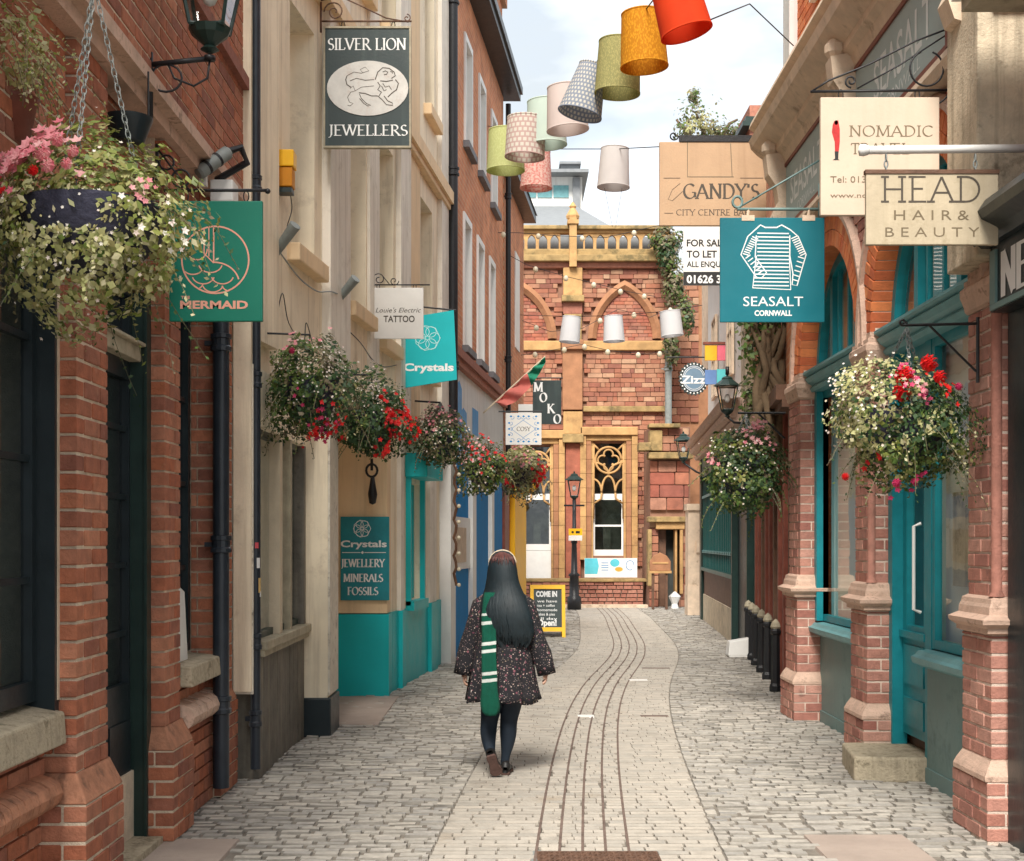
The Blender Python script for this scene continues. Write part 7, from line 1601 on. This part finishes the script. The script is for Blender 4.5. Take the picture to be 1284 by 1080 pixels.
# the dark empty bowl behind
Y = 6.6; t = thing('empty_basket_bowl', 'dark empty basket bowl hanging on chains below the wall lantern', 'hanging basket', W(161, 180, Y))
q = MB(); q.lathe([(.055, PZ(181,Y)), (.075, PZ(178,Y)), (.115, PZ(152,Y)), (.118, PZ(148,Y)), (.108, PZ(148,Y)), (.07, PZ(172,Y))], (PX(161,Y), Y, 0), 24); part('bowl', q, M['dark_paint'], t, smooth='auto')
for p in (136, 186): q = MB(); q.tube([W(p, 149, Y), W(126 if p < 160 else 186, 118 if p < 160 else 90, Y)], .005, 6); part('chain', q, M['black_iron'], t)
# left side baskets
basket('leafy basket with scattered red flowers below, first on the cream wall', 388, 487, 9.65, .31, .33, {'leaf_mid': (1, (-.5,0,.6), .6), 'leaf_dark': (1.0, (0,0,-.3), .4), 'leaf_olive': (.8, (.7,0,.3), .7), 'leaf_lime': (.3, (-.7,0,-.4), .6)},
    [('bloom_magenta', 26, (.35,-.6,-.8), .25, .035), ('bloom_red', 34, (.4,-.6,-.75), .25, .035), ('bloom_pink', 16, (-.1,-.4,.8), .25, .035), ('bloom_white', 70, (.2,-.7,.3), .5, .016)], [(366,440,5,'bloom_magenta'), (396,545,5,'bloom_red')], n=5200, ls=.030, trail=.8, seed=4, arm=lambda q, Y: q.tube([W(332,418,Y), W(388,420,Y), W(388,450,Y)], .008, 6))
basket('basket heavy with bright red flowers above the iron hook', 466, 525, 12.1, .33, .34, {'leaf_mid': (.8, (-.3,0,.6), .5), 'leaf_dark': (1.2, (.2,0,-.2), .4), 'leaf_cream': (.4, (-.2,0,.9), .9)},
    [('bloom_red', 90, (.75,-.5,-.05), .30, .045), ('bloom_red', 45, (-.8,-.5,-.2), .2, .045), ('bloom_red', 20, (.4,-.5,-.8), .15, .045), ('bloom_white', 50, (0,-.6,.7), .35, .018)], [(492,520,5,'bloom_red'), (430,528,5,'bloom_red'), (478,498,4,'bloom_red')], n=4600, ls=.034, trail=.5, seed=5, arm=lambda q, Y: q.tube([W(424,470,Y), W(466,470,Y), W(466,490,Y)], .01, 6))
basket('small rounded basket with dusty pink flowers beside the brick joint', 552, 549, 15.6, .30, .32, {'leaf_olive': (1.1, (0,0,.2), .4), 'leaf_dark': (.9, (0,0,-.6), .6), 'leaf_mid': (.7, (.4,0,0), .4)},
    [('bloom_pink', 45, (0,-.5,.75), .35, .04), ('bloom_white', 60, (0,-.7,0), .6, .022)], n=3200, ls=.038, trail=.3, seed=6, chain_top=(552,505), arm=lambda q, Y: q.tube([W(520,503,Y), W(552,505,Y)], .012, 6))
basket('wide basket with red blooms in front of the blue shop', 607, 588, 18.6, .34, .36, {'leaf_mid': (1, (0,0,-.2), .3), 'leaf_lime': (.6, (.4,0,-.6), .6), 'leaf_olive': (.7, (0,0,.6), .6), 'leaf_dark': (.5, (0,0,-.5), .4)},
    [('bloom_red', 46, (0,-.6,.55), .4, .05), ('bloom_pink', 36, (-.4,-.6,.5), .35, .045), ('bloom_white', 40, (0,-.7,-.3), .5, .03)], n=3000, ls=.042, trail=.4, seed=7)
basket('orange and cream flowered basket beside the yellow lamp', 655, 590, 22.5, .37, .40, {'leaf_cream': (1, (-.2,0,.7), .5), 'leaf_olive': (.8, (0,0,-.4), .5), 'leaf_lime': (.5, (.5,0,0), .4)},
    [('bloom_red', 40, (.75,-.5,-.2), .25, .07), ('bloom_red', 24, (-.5,-.5,-.3), .2, .06), ('bloom_pink', 30, (0,-.6,.7), .4, .05)], n=3000, ls=.05, trail=.6, seed=9)
# right side baskets
basket('large basket on the right crowned with vivid red begonias', 1130, 532, 7.65, .37, .335, {'leaf_cream': (.75, (-.9,-.3,.5), .95), 'leaf_lime': (.65, (.5,-.2,-.5), .7), 'leaf_dark': (1.0, (.35,-.3,.25), .7), 'leaf_mid': (.9, (.2,0,-.4), .5), 'leaf_olive': (.4, (-.6,0,-.6), .6)},
    [('bloom_magenta', 22, (-.1,-.8,.5), .16, .03), ('bloom_pink', 26, (.0,-.9,.45), .18, .026), ('bloom_magenta', 12, (0,-.5,-.95), .12, .035), ('bloom_red', 8, (-.6,-.5,-.75), .1, .035), ('bloom_white', 80, (-.7,-.6,.35), .35, .018), ('bloom_red', 12, (.6,-.6,.7), .15, .035)],
    [(1133,472,15,'bloom_red'), (1130,492,14,'bloom_red'), (1164,456,13,'bloom_red'), (1178,473,10,'bloom_red'), (1202,485,6,'bloom_magenta'), (1060,598,6,'bloom_red'), (1124,606,7,'bloom_magenta')],
    n=8000, ls=.027, trail=.7, seed=12, chain_top=(1137,412), arm=lambda q, Y: (q.tube([W(1135,408,Y), W(1225,406,Y)], .009, 6), q.tube([W(1165,408,Y), W(1224,466,Y)], .007, 6), q.tube([W(1226,398,Y), W(1226,480,Y)], .010, 6), q.tube(spiral_pts(1132,404,Y), .007, 6)))
basket('basket with pink flowers in front of the dark timber shopfront', 936, 590, 12.6, .35, .40, {'leaf_lime': (.6, (-.6,-.2,.3), .7), 'leaf_mid': (.9, (-.3,0,-.2), .4), 'leaf_dark': (1.0, (.2,0,-.1), .4), 'leaf_olive': (.6, (.7,0,.4), .7)},
    [('bloom_pink', 46, (.15,-.6,.75), .22, .045), ('bloom_white', 60, (-.4,-.7,.3), .5, .022), ('bloom_pink', 10, (-.95,-.4,.2), .1, .05)], n=5200, ls=.036, trail=.6, seed=14, chain_top=(935,520), arm=lambda q, Y: (q.tube([W(925,518,Y), W(985,518,Y)], .012, 6), q.tube([W(950,518,Y), W(984,550,Y)], .010, 6)))

# ================================================================== creepers, ivy, roof tree
def cloud(label, name, cat, pts, mats, n, ls, seed, gap=.5, extra=None, kindstuff=True):
    """foliage mass round a list of (centre, radius) blobs"""
    RN.seed(seed); c0 = pts[0][0]; t = thing(name, label, cat, tuple(c0)); qs = [MB() for _ in mats]
    for i in range(n):
        c, r = RN.choice(pts); d = Vector((RN.gauss(0,1), RN.gauss(0,1), RN.gauss(0,1))).normalized(); p = Vector(c)+Vector((d.x*r[0], d.y*r[1], d.z*r[2]))*RN.uniform(.35, 1.05)
        v = mnoise.noise(p*1.7+Vector((seed,0,0)))
        if v < -gap+RN.uniform(-.15, .15): continue
        k = min(len(mats)-1, int(max(0, (v+.5+RN.uniform(-.25,.25)))*len(mats)))
        leaf(qs[k], p, d+Vector((RN.uniform(-.6,.6), -.4, RN.uniform(-.2,.8))), ls*RN.uniform(.6,1.5), .65)
    for k, m_ in enumerate(mats):
        if qs[k].v: part('foliage', qs[k], M[m_], t, kind='stuff')
    if extra: extra(t)
    return t
def stems(t, paths, r):
    for p in paths: q = MB(); q.tube([Vector(v) for v in p], [r*(1-.6*i/(len(p)-1)) for i in range(len(p))], 8); part('stem', q, M['twig'], t, smooth=True)
RN.seed(44)
def wist(t):
    ps = []
    for k in range(13):
        x0 = 962+RN.uniform(-16, 20); p = []
        for i in range(9):
            py = 560-i*24; xx = x0+10*math.sin(i*.9+k*2.1)+RN.uniform(-3, 3)-i*.6; Yk = 14.4+RN.uniform(-.1,.1)
            p.append((PX(xx, Yk), Yk, PZ(py, Yk)))
        ps.append(p)
    stems(t, ps, .055)
cloud('old woody creeper with twisted brown stems climbing above the timber shopfront', 'creeper', 'climbing plant', [(W(950,430,14.5),(.25,.2,.5)), (W(968,480,14.6),(.22,.2,.6)), (W(945,505,14.8),(.2,.2,.35)), (W(960,400,14.4),(.3,.2,.25))], ['leaf_dark','leaf_olive','leaf_mid'], 1500, .06, 21, .1, wist)
cloud('green ivy hanging from the parapet corner of the far stone hall', 'ivy', 'climbing plant', [(W(838,318,35.5),(.35,.4,.7)), (W(846,360,35.4),(.35,.3,.8)), (W(842,428,35.4),(.25,.3,.7)), (W(836,300,35.5),(.5,.3,.35)), (W(858,395,35.4),(.3,.3,.6))], ['leaf_olive','leaf_mid','leaf_olive','leaf_dark'], 4200, .10, 22, .42)
def rtree(t): stems(t, [[W(888,215,30), W(886,185,30), W(880,160,30), W(872,140,30)], [W(892,215,30), W(900,180,30), W(915,155,30), W(925,150,30)], [W(886,190,30), W(860,165,30), W(848,150,30)]], .06)
cloud('small straggly roof-level tree rising above the large tan sign', 'roof_tree', 'tree', [(W(868,142,30),(.42,.5,.38)), (W(885,158,30),(.5,.5,.3)), (W(905,165,30),(.45,.5,.22)), (W(858,165,30),(.3,.4,.25)), (W(925,165,30),(.3,.4,.2)), (W(885,130,30),(.35,.3,.25)), (W(872,120,30),(.2,.2,.2))], ['leaf_olive','leaf_mid','leaf_olive','leaf_cream'], 3000, .07, 23, .12, rtree)
# brick turret beyond the cornice
bU = thing('brick_turret', 'thin brick chimney turret with green lead cap at the far end of the stone cornice', 'chimney', W(940, 170, 20))
q = MB(); Y = 20; q.bx(PX(940,Y), PX(962,Y), Y, Y+1, PZ(260,Y), PZ(132,Y)); part('stack', q, M['brick_brown'], bU)
q = MB(); q.bx(PX(930,Y), PX(962,Y), Y-.1, Y+1, PZ(160,Y), PZ(154,Y)); q.bx(PX(934,Y), PX(962,Y), Y-.08, Y+1, PZ(154,Y), PZ(148,Y)); part('lead_cap', q, M['dark_green'], bU)
q = MB(); q.bx(PX(888,30), PX(960,30), 30, 31, 5.5, PZ(200,30)); single('flat_roof_block', 'plain wall block carrying the small roof tree behind the tan sign', 'wall', q, M['stone_buff'], W(890,240,30))

# ================================================================== THE WOMAN (seen from behind, walking away; feet at y = 9.55)
WY = 9.55; WX = PX(632, WY); SC = F/WY
def wp(px, py, dy=0): return Vector((PX(px, WY), WY+dy, EYE-(py-CY)/SC))
woman = None
M['skin'] = mat('skin', (.55, .33, .24), rough=.55, var=.05, bump=.03)
M['tights'] = mat('tights', (.008, .016, .028), rough=.75, var=.2, sc_=14, bump=.15, bs=160)
M['hair_black'] = mat('hair_black', (.008, .017, .022), rough=.62, var=.3, sc_=10, bump=.0, spec=.5)
M['hair_root'] = mat('hair_root', (.10, .035, .03), rough=.4, var=.3, sc_=16, bump=.1)
M['boot'] = mat('boot', (.015, .014, .014), rough=.45, var=.2, bump=.1)
M['sole'] = mat('sole', (.10, .055, .045), rough=.8, var=.3, sc_=14, bump=.3)
# scarf: green with pairs of white stripes (woven in at fixed heights)
M['scarf_green'] = mat('scarf_green', (.0, .085, .05), rough=.95, var=.15, sc_=14, bump=.5, bs=180)
M['scarf_white'] = mat('scarf_white', (.70, .74, .70), rough=.95, var=.08, bump=.5, bs=180)
# floral cloth
m = bpy.data.materials.new('floral_cloth'); m.use_nodes = True; nt = m.node_tree; P = nt.nodes['Principled BSDF']; P.inputs['Roughness'].default_value = .9
ge = N(nt, 'ShaderNodeNewGeometry'); cur = None; rnb = N(nt, 'ShaderNodeRGB'); rnb.outputs[0].default_value = (.011, .010, .013, 1); cur = rnb.outputs[0]
for (scl, thr, c1, c2, seed_) in ((30, .30, (.22, .08, .10), (.10, .03, .05), 0), (44, .25, (.42, .28, .26), (.60, .52, .46), 3), (56, .26, (.16, .14, .07), (.30, .2, .2), 7), (85, .22, (.55, .48, .46), (.4, .25, .25), 11)):
    mp = N(nt, 'ShaderNodeMapping'); mp.inputs['Location'].default_value = (seed_, seed_*1.3, seed_*.7); lk(nt, ge.outputs['Position'], mp.inputs[0])
    v = N(nt, 'ShaderNodeTexVoronoi'); v.inputs['Scale'].default_value = scl; lk(nt, mp.outputs[0], v.inputs['Vector'])
    nz_ = N(nt, 'ShaderNodeTexNoise'); nz_.inputs['Scale'].default_value = scl*2.5; lk(nt, ge.outputs['Position'], nz_.inputs['Vector'])
    ad = N(nt, 'ShaderNodeMath', operation='ADD'); mu = N(nt, 'ShaderNodeMath', operation='MULTIPLY'); mu.inputs[1].default_value = .35; lk(nt, nz_.outputs[0], mu.inputs[0]); lk(nt, v.outputs['Distance'], ad.inputs[0]); lk(nt, mu.outputs[0], ad.inputs[1])
    lt = N(nt, 'ShaderNodeMath', operation='LESS_THAN'); lt.inputs[1].default_value = thr+.12; lk(nt, ad.outputs[0], lt.inputs[0])
    sp = N(nt, 'ShaderNodeSeparateColor'); lk(nt, v.outputs['Color'], sp.inputs[0]); g2 = N(nt, 'ShaderNodeMath', operation='GREATER_THAN'); g2.inputs[1].default_value = .35; lk(nt, sp.outputs[0], g2.inputs[0]); mm = N(nt, 'ShaderNodeMath', operation='MULTIPLY'); lk(nt, lt.outputs[0], mm.inputs[0]); lk(nt, g2.outputs[0], mm.inputs[1])
    cm_ = N(nt, 'ShaderNodeMix', data_type='RGBA'); cm_.inputs['A'].default_value = rgb(c1); cm_.inputs['B'].default_value = rgb(c2); lk(nt, sp.outputs[1], cm_.inputs['Factor'])
    x = N(nt, 'ShaderNodeMix', data_type='RGBA'); lk(nt, mm.outputs[0], x.inputs['Factor']); lk(nt, cur, x.inputs['A']); lk(nt, cm_.outputs['Result'], x.inputs['B']); cur = x.outputs['Result']
lk(nt, cur, P.inputs['Base Color']); bp = N(nt, 'ShaderNodeBump'); bp.inputs['Strength'].default_value = .5; bp.inputs['Distance'].default_value = .006; z = N(nt, 'ShaderNodeTexNoise'); z.inputs['Scale'].default_value = 26; z.inputs['Detail'].default_value = 3; lk(nt, ge.outputs['Position'], z.inputs['Vector']); lk(nt, z.outputs[0], bp.inputs['Height']); lk(nt, bp.outputs[0], P.inputs['Normal'])
M['floral'] = m
def skin_obj(name, chains, m_, root=0, sub=2):
    """chains: list of lists of (point, radius) ; points that coincide are welded"""
    vs, rs, es, idx = [], [], [], {}
    def vi(p, r):
        k = tuple(round(c, 4) for c in p)
        if k not in idx: idx[k] = len(vs); vs.append(tuple(p)); rs.append(r)
        return idx[k]
    for ch in chains:
        last = None
        for p, r in ch:
            i = vi(p, r)
            if last is not None and last != i: es.append((last, i))
            last = i
    me = bpy.data.meshes.new(name); me.from_pydata(vs, es, []); me.materials.append(m_)
    o = bpy.data.objects.new(name, me); COL.objects.link(o)
    md = o.modifiers.new('skin', 'SKIN'); md.use_smooth_shade = True
    for i, s in enumerate(me.skin_vertices[0].data):
        r = rs[i]; s.radius = r if isinstance(r, tuple) else (r, r); s.use_root = (i == root)
    sb = o.modifiers.new('sub', 'SUBSURF'); sb.levels = sub; sb.render_levels = sub
    return o
pel = wp(631, 850); 
def V(px, py, dy=0): return wp(px, py, dy)
spine = [(V(631,852), (.13,.10)), (V(631,828), (.11,.085)), (V(631,800), (.115,.085)), (V(631,770), (.135,.09)), (V(631,752), (.10,.07)), (V(631,741), (.05,.05)), (V(631,730,-.0), (.045,.05)), (V(631,716,.0), (.075,.085)), (V(631,702,.0), (.07,.08))]
sh_l, sh_r = V(608,757), V(655,757)
def hand(wr, dirn, side, out=(0,-.3)):
    """palm with five curled fingers hanging from the wrist"""
    d = Vector(dirn).normalized(); lat = Vector((0, 1, 0)); inn = Vector((-side, 0, 0)); ch = []
    palm = wr+d*.05; ch.append([(wr, .020), (wr+d*.02, (.020,.026)), (palm, (.016,.034))])
    for k, (off, L) in enumerate(((-.030, .058), (-.010, .068), (.010, .064), (.028, .050))):
        b = palm+lat*off+d*.012; p1 = b+d*L*.42+inn*.004; p2 = p1+d*L*.3+inn*.012; p3 = p2+d*L*.2+inn*.018
        ch.append([(palm, (.016,.034)), (b, .0095), (p1, .0088), (p2, .008), (p3, .0068)])
    b = wr+d*.02; p1 = b-lat*.03+d*.02+inn*.008; p2 = p1-lat*.008+d*.026+inn*.008; p3 = p2+d*.02
    ch.append([(b, (.020,.026)), (p1, .011), (p2, .0095), (p3, .008)])
    return ch
wl_, wr_ = V(583.5,839,.02), V(683.5,836,-.02)
armL = [(V(631,752), (.10,.07)), (sh_l, .055), (V(597,785,.02), .045), (V(589,806,.03), .036), (V(586,822,.02), .03), (wl_, .022)]
armR = [(V(631,752), (.10,.07)), (sh_r, .055), (V(667,782,-.01), .045), (V(676,804,-.02), .036), (V(680,820,-.02), .03), (wr_, .022)]
hipL, hipR = V(620,862), V(643,862)
legs_b = [[(V(631,852), (.13,.10)), (hipL, .085), (V(615,890,.02), .06)], [(V(631,852), (.13,.10)), (hipR, .085), (V(640,890,.02), .06)]]
woman = skin_obj('woman', [spine, armL+[], armR+[]]+hand(wl_, (-.15,.05,-1), -1)+hand(wr_, (.12,-.05,-1), 1)+legs_b, M['skin'])
woman['label'] = 'woman with long black hair and green striped scarf walking away in a dark floral dress'
woman['category'] = 'person'; WL[woman] = Vector((0,0,0))
bpy.context.view_layer.update()
def wpart(o, name=None): o.parent = woman; WL[o] = WL[woman]; return o
# legs in tights
ht = [[(V(631,858), (.12,.10)), (V(619,872), (.092,.095)), (V(615,890,.02), (.076,.08)), (V(613.5,905,.03), (.060,.064)), (V(612,918,.0), (.060,.065)), (V(613,930,-.05), (.050,.052)), (V(615.5,943,-.10), (.032,.034)), (V(616.5,950,-.12), (.027,.03))],
      [(V(631,858), (.12,.10)), (V(643,872), (.095,.095)), (V(640,890,.03), (.078,.08)), (V(637.5,906,.03), (.062,.064)), (V(637.5,918,.02), (.064,.068)), (V(636.5,932,.02), (.052,.055)), (V(634,948,.02), (.032,.034)), (V(633,958,.02), (.028,.032)), (V(633,964,.02), (.030,.035))]]
wpart(skin_obj('tights', ht, M['tights']))
# shoes: the planted right one and the left one on its toes with the sole showing
def shoe(name, heel, toe, up, wd, m_, ms):
    heel, toe, up = Vector(heel), Vector(toe), Vector(up).normalized(); d = (toe-heel); L = d.length; d.normalize(); s = d.cross(up).normalized(); up = s.cross(d)
    secs = [(-.02, .5, .55, .0), (.0, .74, .95, .0), (.12, .82, 1.15, 0), (.3, .78, 1.0, 0), (.5, .82, .62, 0), (.72, 1.0, .5, 0), (.88, .88, .42, 0), (.98, .55, .3, 0), (1.02, .2, .15, 0)]
    def ring(f, w, h, lo, n=14):
        out = []
        for k in range(n):
            a = 2*PI*k/n; u = math.cos(a)*wd*.5*w; v = math.sin(a); v = (v*.5+.5)*h*.075 if v > -.7 else 0
            out.append(heel+d*L*f+s*u+up*(v+lo))
        return out
    q = MB(); n = 14
    for sct in secs: q.v += [tuple(p) for p in ring(*sct)]
    for i in range(len(secs)-1):
        for k in range(n): q.f.append((i*n+k, i*n+(k+1) % n, (i+1)*n+(k+1) % n, (i+1)*n+k))
    q.f += [tuple(range(n)), tuple((len(secs)-1)*n+k for k in range(n))]
    o = part(name, q, m_, woman, smooth=True); 
    q = MB(); ol = []
    for f, w in ((0,.55),(.06,.74),(.2,.78),(.35,.68),(.5,.68),(.66,.92),(.8,.98),(.92,.8),(1.0,.35)): ol.append((f, w))
    poly = [(f, w) for f, w in ol]+[(f, -w) for f, w in reversed(ol)]
    q.ext(poly, lambda u, v, dd: tuple(heel+d*L*u*1.02+s*v*wd*.52+up*dd), -.016, .004); bevel(part('shoe_sole', q, ms, woman), .004); return o
shoe('shoe', (PX(633.5,WY), WY-.03, .02), (PX(637,WY), WY+.20, .02), (0,0,1), .082, M['boot'], M['sole'])
shoe('shoe', tuple(V(615.5,941,-.17)+Vector((0,-.02,0))), (PX(624,WY), WY-.10, .022), (-.05,.95,.28), .088, M['boot'], M['sole'])
# loose floral dress
def loft(name, rings, m_, smooth=True, n=48, close_ends=False, solid=0):
    q = MB()
    for fn in rings:
        for k in range(n): q.v.append(tuple(fn(2*PI*k/n)))
    for i in range(len(rings)-1):
        for k in range(n): q.f.append((i*n+k, i*n+(k+1) % n, (i+1)*n+(k+1) % n, (i+1)*n+k))
    if close_ends: q.f += [tuple(range(n-1, -1, -1))]
    o = part(name, q, m_, woman, smooth=smooth)
    if solid: md = o.modifiers.new('so', 'SOLIDIFY'); md.thickness = solid
    return o
tab = [(741, 631, 9, .06), (745, 631, 16, .085), (750, 631, 25, .105), (757, 631.5, 29.5, .125), (768, 631.5, 31, .14), (785, 631.5, 31.5, .145), (805, 631, 33, .15), (825, 630.5, 37, .175), (845, 630, 39.5, .19), (860, 630, 42, .20), (870, 630, 44, .21), (878, 630, 45.5, .215)]
rings = []
for i, (py, cx0, hw, dp) in enumerate(tab):
    f = max(0, (py-790)/85.0)
    def fn(a, py=py, cx0=cx0, hw=hw, dp=dp, f=f):
        fold = 1+.055*f*math.sin(a*9+.8*math.sin(a*3)+f)+.03*f*math.sin(a*17+2)
        c = wp(cx0, py); hemw = (.014*math.sin(a*3+1)+.004*math.sin(a*9)) if f > .95 else 0
        ex_ = .85; ca, sa = math.cos(a), math.sin(a); ca = math.copysign(abs(ca)**ex_, ca); sa = math.copysign(abs(sa)**ex_, sa)
        return c+Vector((ca*hw/SC*fold, sa*dp*fold, hemw))
    rings.append(fn)
loft('dress', rings, M['floral'], n=96, solid=.004)
def tubeloft(name, pts, m_, n=28, fold=.08, ph=0):
    """pts: (point, rx, ry)"""
    q = MB(); m0 = len(pts)
    for i, (p, rx, ry) in enumerate(pts):
        a_ = pts[max(0, i-1)][0]; b_ = pts[min(m0-1, i+1)][0]; tn = (b_-a_).normalized(); x = Vector((0,1,0)).cross(tn).normalized(); y = tn.cross(x)
        for k in range(n):
            w = 2*PI*k/n; f = 1+fold*(i/m0)*math.sin(w*6+ph+i*.4)+fold*.5*math.sin(i*1.7+w*2)
            q.v.append(tuple(p+x*math.cos(w)*rx*f+y*math.sin(w)*ry*f))
    for i in range(m0-1):
        for k in range(n): q.f.append((i*n+k, i*n+(k+1) % n, (i+1)*n+(k+1) % n, (i+1)*n+k))
    q.f.append(tuple(range(n-1, -1, -1)))
    o = part(name, q, m_, woman, smooth=True); md = o.modifiers.new('so', 'SOLIDIFY'); md.thickness = .004; return o
tubeloft('sleeve', [(V(613,750), .05, .07), (V(605,760), .075, .085), (V(599,776,.01), .070, .082), (V(594,792,.02), .068, .078), (V(589,808,.02), .068, .078), (V(586,822,.02), .070, .078), (V(583,834,.02), .068, .078), (V(581,846,.02), .070, .075)], M['floral'])
tubeloft('sleeve', [(V(650,750), .05, .07), (V(658,760), .075, .085), (V(664,776,0), .070, .082), (V(669,792,-.01), .068, .078), (V(674,808,-.02), .068, .078), (V(679,820,-.02), .070, .078), (V(682.5,832,-.02), .068, .078), (V(685.5,845,-.02), .068, .075)], M['floral'], ph=2)
# hair: smooth fall of locks over the back
hp = [(691.5, 630, 2, .02), (693, 630, 8, .055), (697, 630, 12.5, .085), (704, 630, 15.5, .105), (714, 630, 17.5, .115), (726, 630, 18.8, .12), (738, 631, 22, .115), (750, 632, 26.5, .11), (762, 633, 29, .10), (776, 634.5, 31, .09), (790, 636.5, 32, .08), (796, 637.5, 30, .07), (801, 638, 26, .055), (806, 639, 20, .04)]
rings = []
for i, (py, cx0, hw, dp) in enumerate(hp):
    f = i/(len(hp)-1)
    def fn(a, py=py, cx0=cx0, hw=hw, dp=dp, f=f):
        g_ = 1+.03*min(1, f*3)*math.sin(a*9+5*math.sin(f*7))+.03*min(1, f*3)*math.sin(a*23+3*math.sin(f*4))+.02*math.sin(a*41+f*9)
        back = -.02-.10*max(0, min(1, (py-735)/30.0))
        c = wp(cx0, py, back); lo = .02*math.sin(a*7)+.012*math.sin(a*13+1) if f > .85 else 0
        sa = math.sin(a); dd = dp*(1 if sa < 0 else (.9 if py < 732 else .35))
        return c+Vector((math.cos(a)*hw/SC*g_, sa*dd*g_, lo))
    rings.append(fn)
loft('hair', rings, M['hair_black'], n=150, close_ends=True)
RN.seed(5)
q = MB()
for k in range(420):       # single locks give the fall its streaks and a ragged end
    a = PI*(1.04+.92*RN.random()); e = RN.randint(10, 13); pts = []; rr = []; wob = RN.uniform(-.06, .06); end = RN.uniform(-12, 6); i0 = RN.randint(0, 3)
    for i in range(i0, e+1):
        py, cx0, hw, dp = hp[i]; back = -.02-.10*max(0, min(1, (py-735)/30.0)); f = i/13; aa = a+wob*math.sin(f*4)+.05*min(1, f*2)*math.sin(f*19+k*.7)
        pts.append(wp(cx0+math.cos(aa)*hw*1.015, py+(end if i == e else 0), back+math.sin(aa)*dp*1.05-.003)); rr.append(.0052*(1 if i < e else .15)*(.5 if i == i0 else 1))
    q.tube(pts, rr, 5, cap=False)
part('hair_locks', q, M['hair_black'], woman, smooth=True, kind='stuff')
# reddish crown and hair band
q = MB(); c = wp(631, 704, -.02)
for i in range(54):
    a = PI*(1.1+.8*RN.random()); pts = []
    le = RN.uniform(.45, 1.0)
    for j in range(6):
        f = j/5*le; py = 692.5+f*17; g5 = f*5; k5 = min(4, int(g5)); hw = [6, 11.5, 14.5, 16.0, 17.0, 17.3][k5]+([6, 11.5, 14.5, 16.0, 17.0, 17.3][k5+1]-[6, 11.5, 14.5, 16.0, 17.0, 17.3][k5])*(g5-k5); dp = [.055, .083, .103, .112, .116, .110][k5]+([.055, .083, .103, .112, .116, .110][k5+1]-[.055, .083, .103, .112, .116, .110][k5])*(g5-k5)
        pts.append(wp(630+math.cos(a)*hw*1.02, py, -.02+math.sin(a)*dp*1.07-.005))
    q.tube(pts, [.003,.0035,.003,.0025,.002,.0006], 5, cap=False)
part('hair_crown', q, M['hair_root'], woman, smooth=True, kind='stuff')
q = MB(); q.tube([wp(630+math.cos(a)*16.8, 707-math.sin(a)*16.8, .015) for a in [PI*k/20 for k in range(21)]], .006, 8); part('hair_band', q, M['cream_wood'], woman, smooth=True)
# scarf hanging down the back
sx = [(742, 617, 10), (752, 615, 10), (764, 613.5, 9.5), (767, 613.3, 9.5), (770, 613.2, 9.5), (777, 613.2, 9.6), (781, 613.2, 9.6), (790, 613.4, 9.6), (802, 613.6, 9.8), (806, 613.6, 9.8), (811, 613.8, 9.8), (815, 613.8, 9.8), (826, 614, 10), (838, 614.3, 10.2), (842, 614.4, 10.2), (846.5, 614.4, 10.4), (850.5, 614.5, 10.4), (862, 614.8, 11.2), (872, 615.2, 12.6), (880, 615.5, 13.2), (887, 615.8, 11.5), (891, 616, 7)]
white = {3, 5, 8, 10, 13, 15}
n = 20
def sring(i):
    py, cx0, hw = sx[i]; f = max(0, (py-740)/150); o = []
    bk = -.135-.12*min(1, f*1.6); th = .022+(.03 if py > 860 else 0)
    for k in range(n):
        a = 2*PI*k/n; o.append(wp(cx0+math.cos(a)*hw*.92*(1+.03*math.sin(a*3+i)), py-(math.cos(a)*1.0 if 760 < py < 856 else 0), bk+math.sin(a)*th+.006*math.sin(math.cos(a)*7+py*.02)))
    return o
for grp, m_ in ((0, 'scarf_green'), (1, 'scarf_white')):
    segs = []
    i = 0
    while i < len(sx)-1:
        isw = i in white
        j = i+1
        while j < len(sx)-1 and (j in white) == isw: j += 1
        if isw == bool(grp): segs.append((i, j))
        i = j
    for (a, b) in segs:
        q = MB()
        for i in range(a, b+1): q.v += [tuple(p) for p in sring(i)]
        for i in range(b-a):
            for k in range(n): q.f.append((i*n+k, i*n+(k+1) % n, (i+1)*n+(k+1) % n, (i+1)*n+k))
        if b == len(sx)-1: q.f.append(tuple((b-a)*n+k for k in range(n)))
        if a == 0: q.f.append(tuple(range(n-1, -1, -1)))
        part('scarf_stripe' if grp else 'scarf', q, M[m_], woman, smooth=True)
q = MB(); q.tube([wp(631+math.cos(a)*17, 744-math.sin(a)*3, -math.sin(a)*.13+.0) for a in [2*PI*k/24 for k in range(24)]], .035, 10, True); part('scarf_loop', q, M['scarf_green'], woman, smooth=True)
# face (turned away, as in the photo)
q = MB(); q.lathe([(.002, -.0), (.012, .004), (.016, .02), (.008, .045), (.002, .05)], (WX, WY+.085, EYE-(718-CY)/SC), 8); part('nose', q, M['skin'], woman, smooth=True)
for s_ in (-1, 1):
    q = MB(); q.ball((WX+s_*.03, WY+.075, EYE-(712-CY)/SC), .012, 10); part('eye', q, M['white_print'], woman, smooth=True)
    q = MB(); q.ball((WX+s_*.078, WY+.005, EYE-(715-CY)/SC), .025, 10, .4, .7, 1.2); part('ear', q, M['skin'], woman, smooth=True)
q = MB(); q.ball((WX, WY+.078, EYE-(725-CY)/SC), .02, 10, 1.1, .5, .35); part('mouth', q, M['rose_print'], woman, smooth=True)
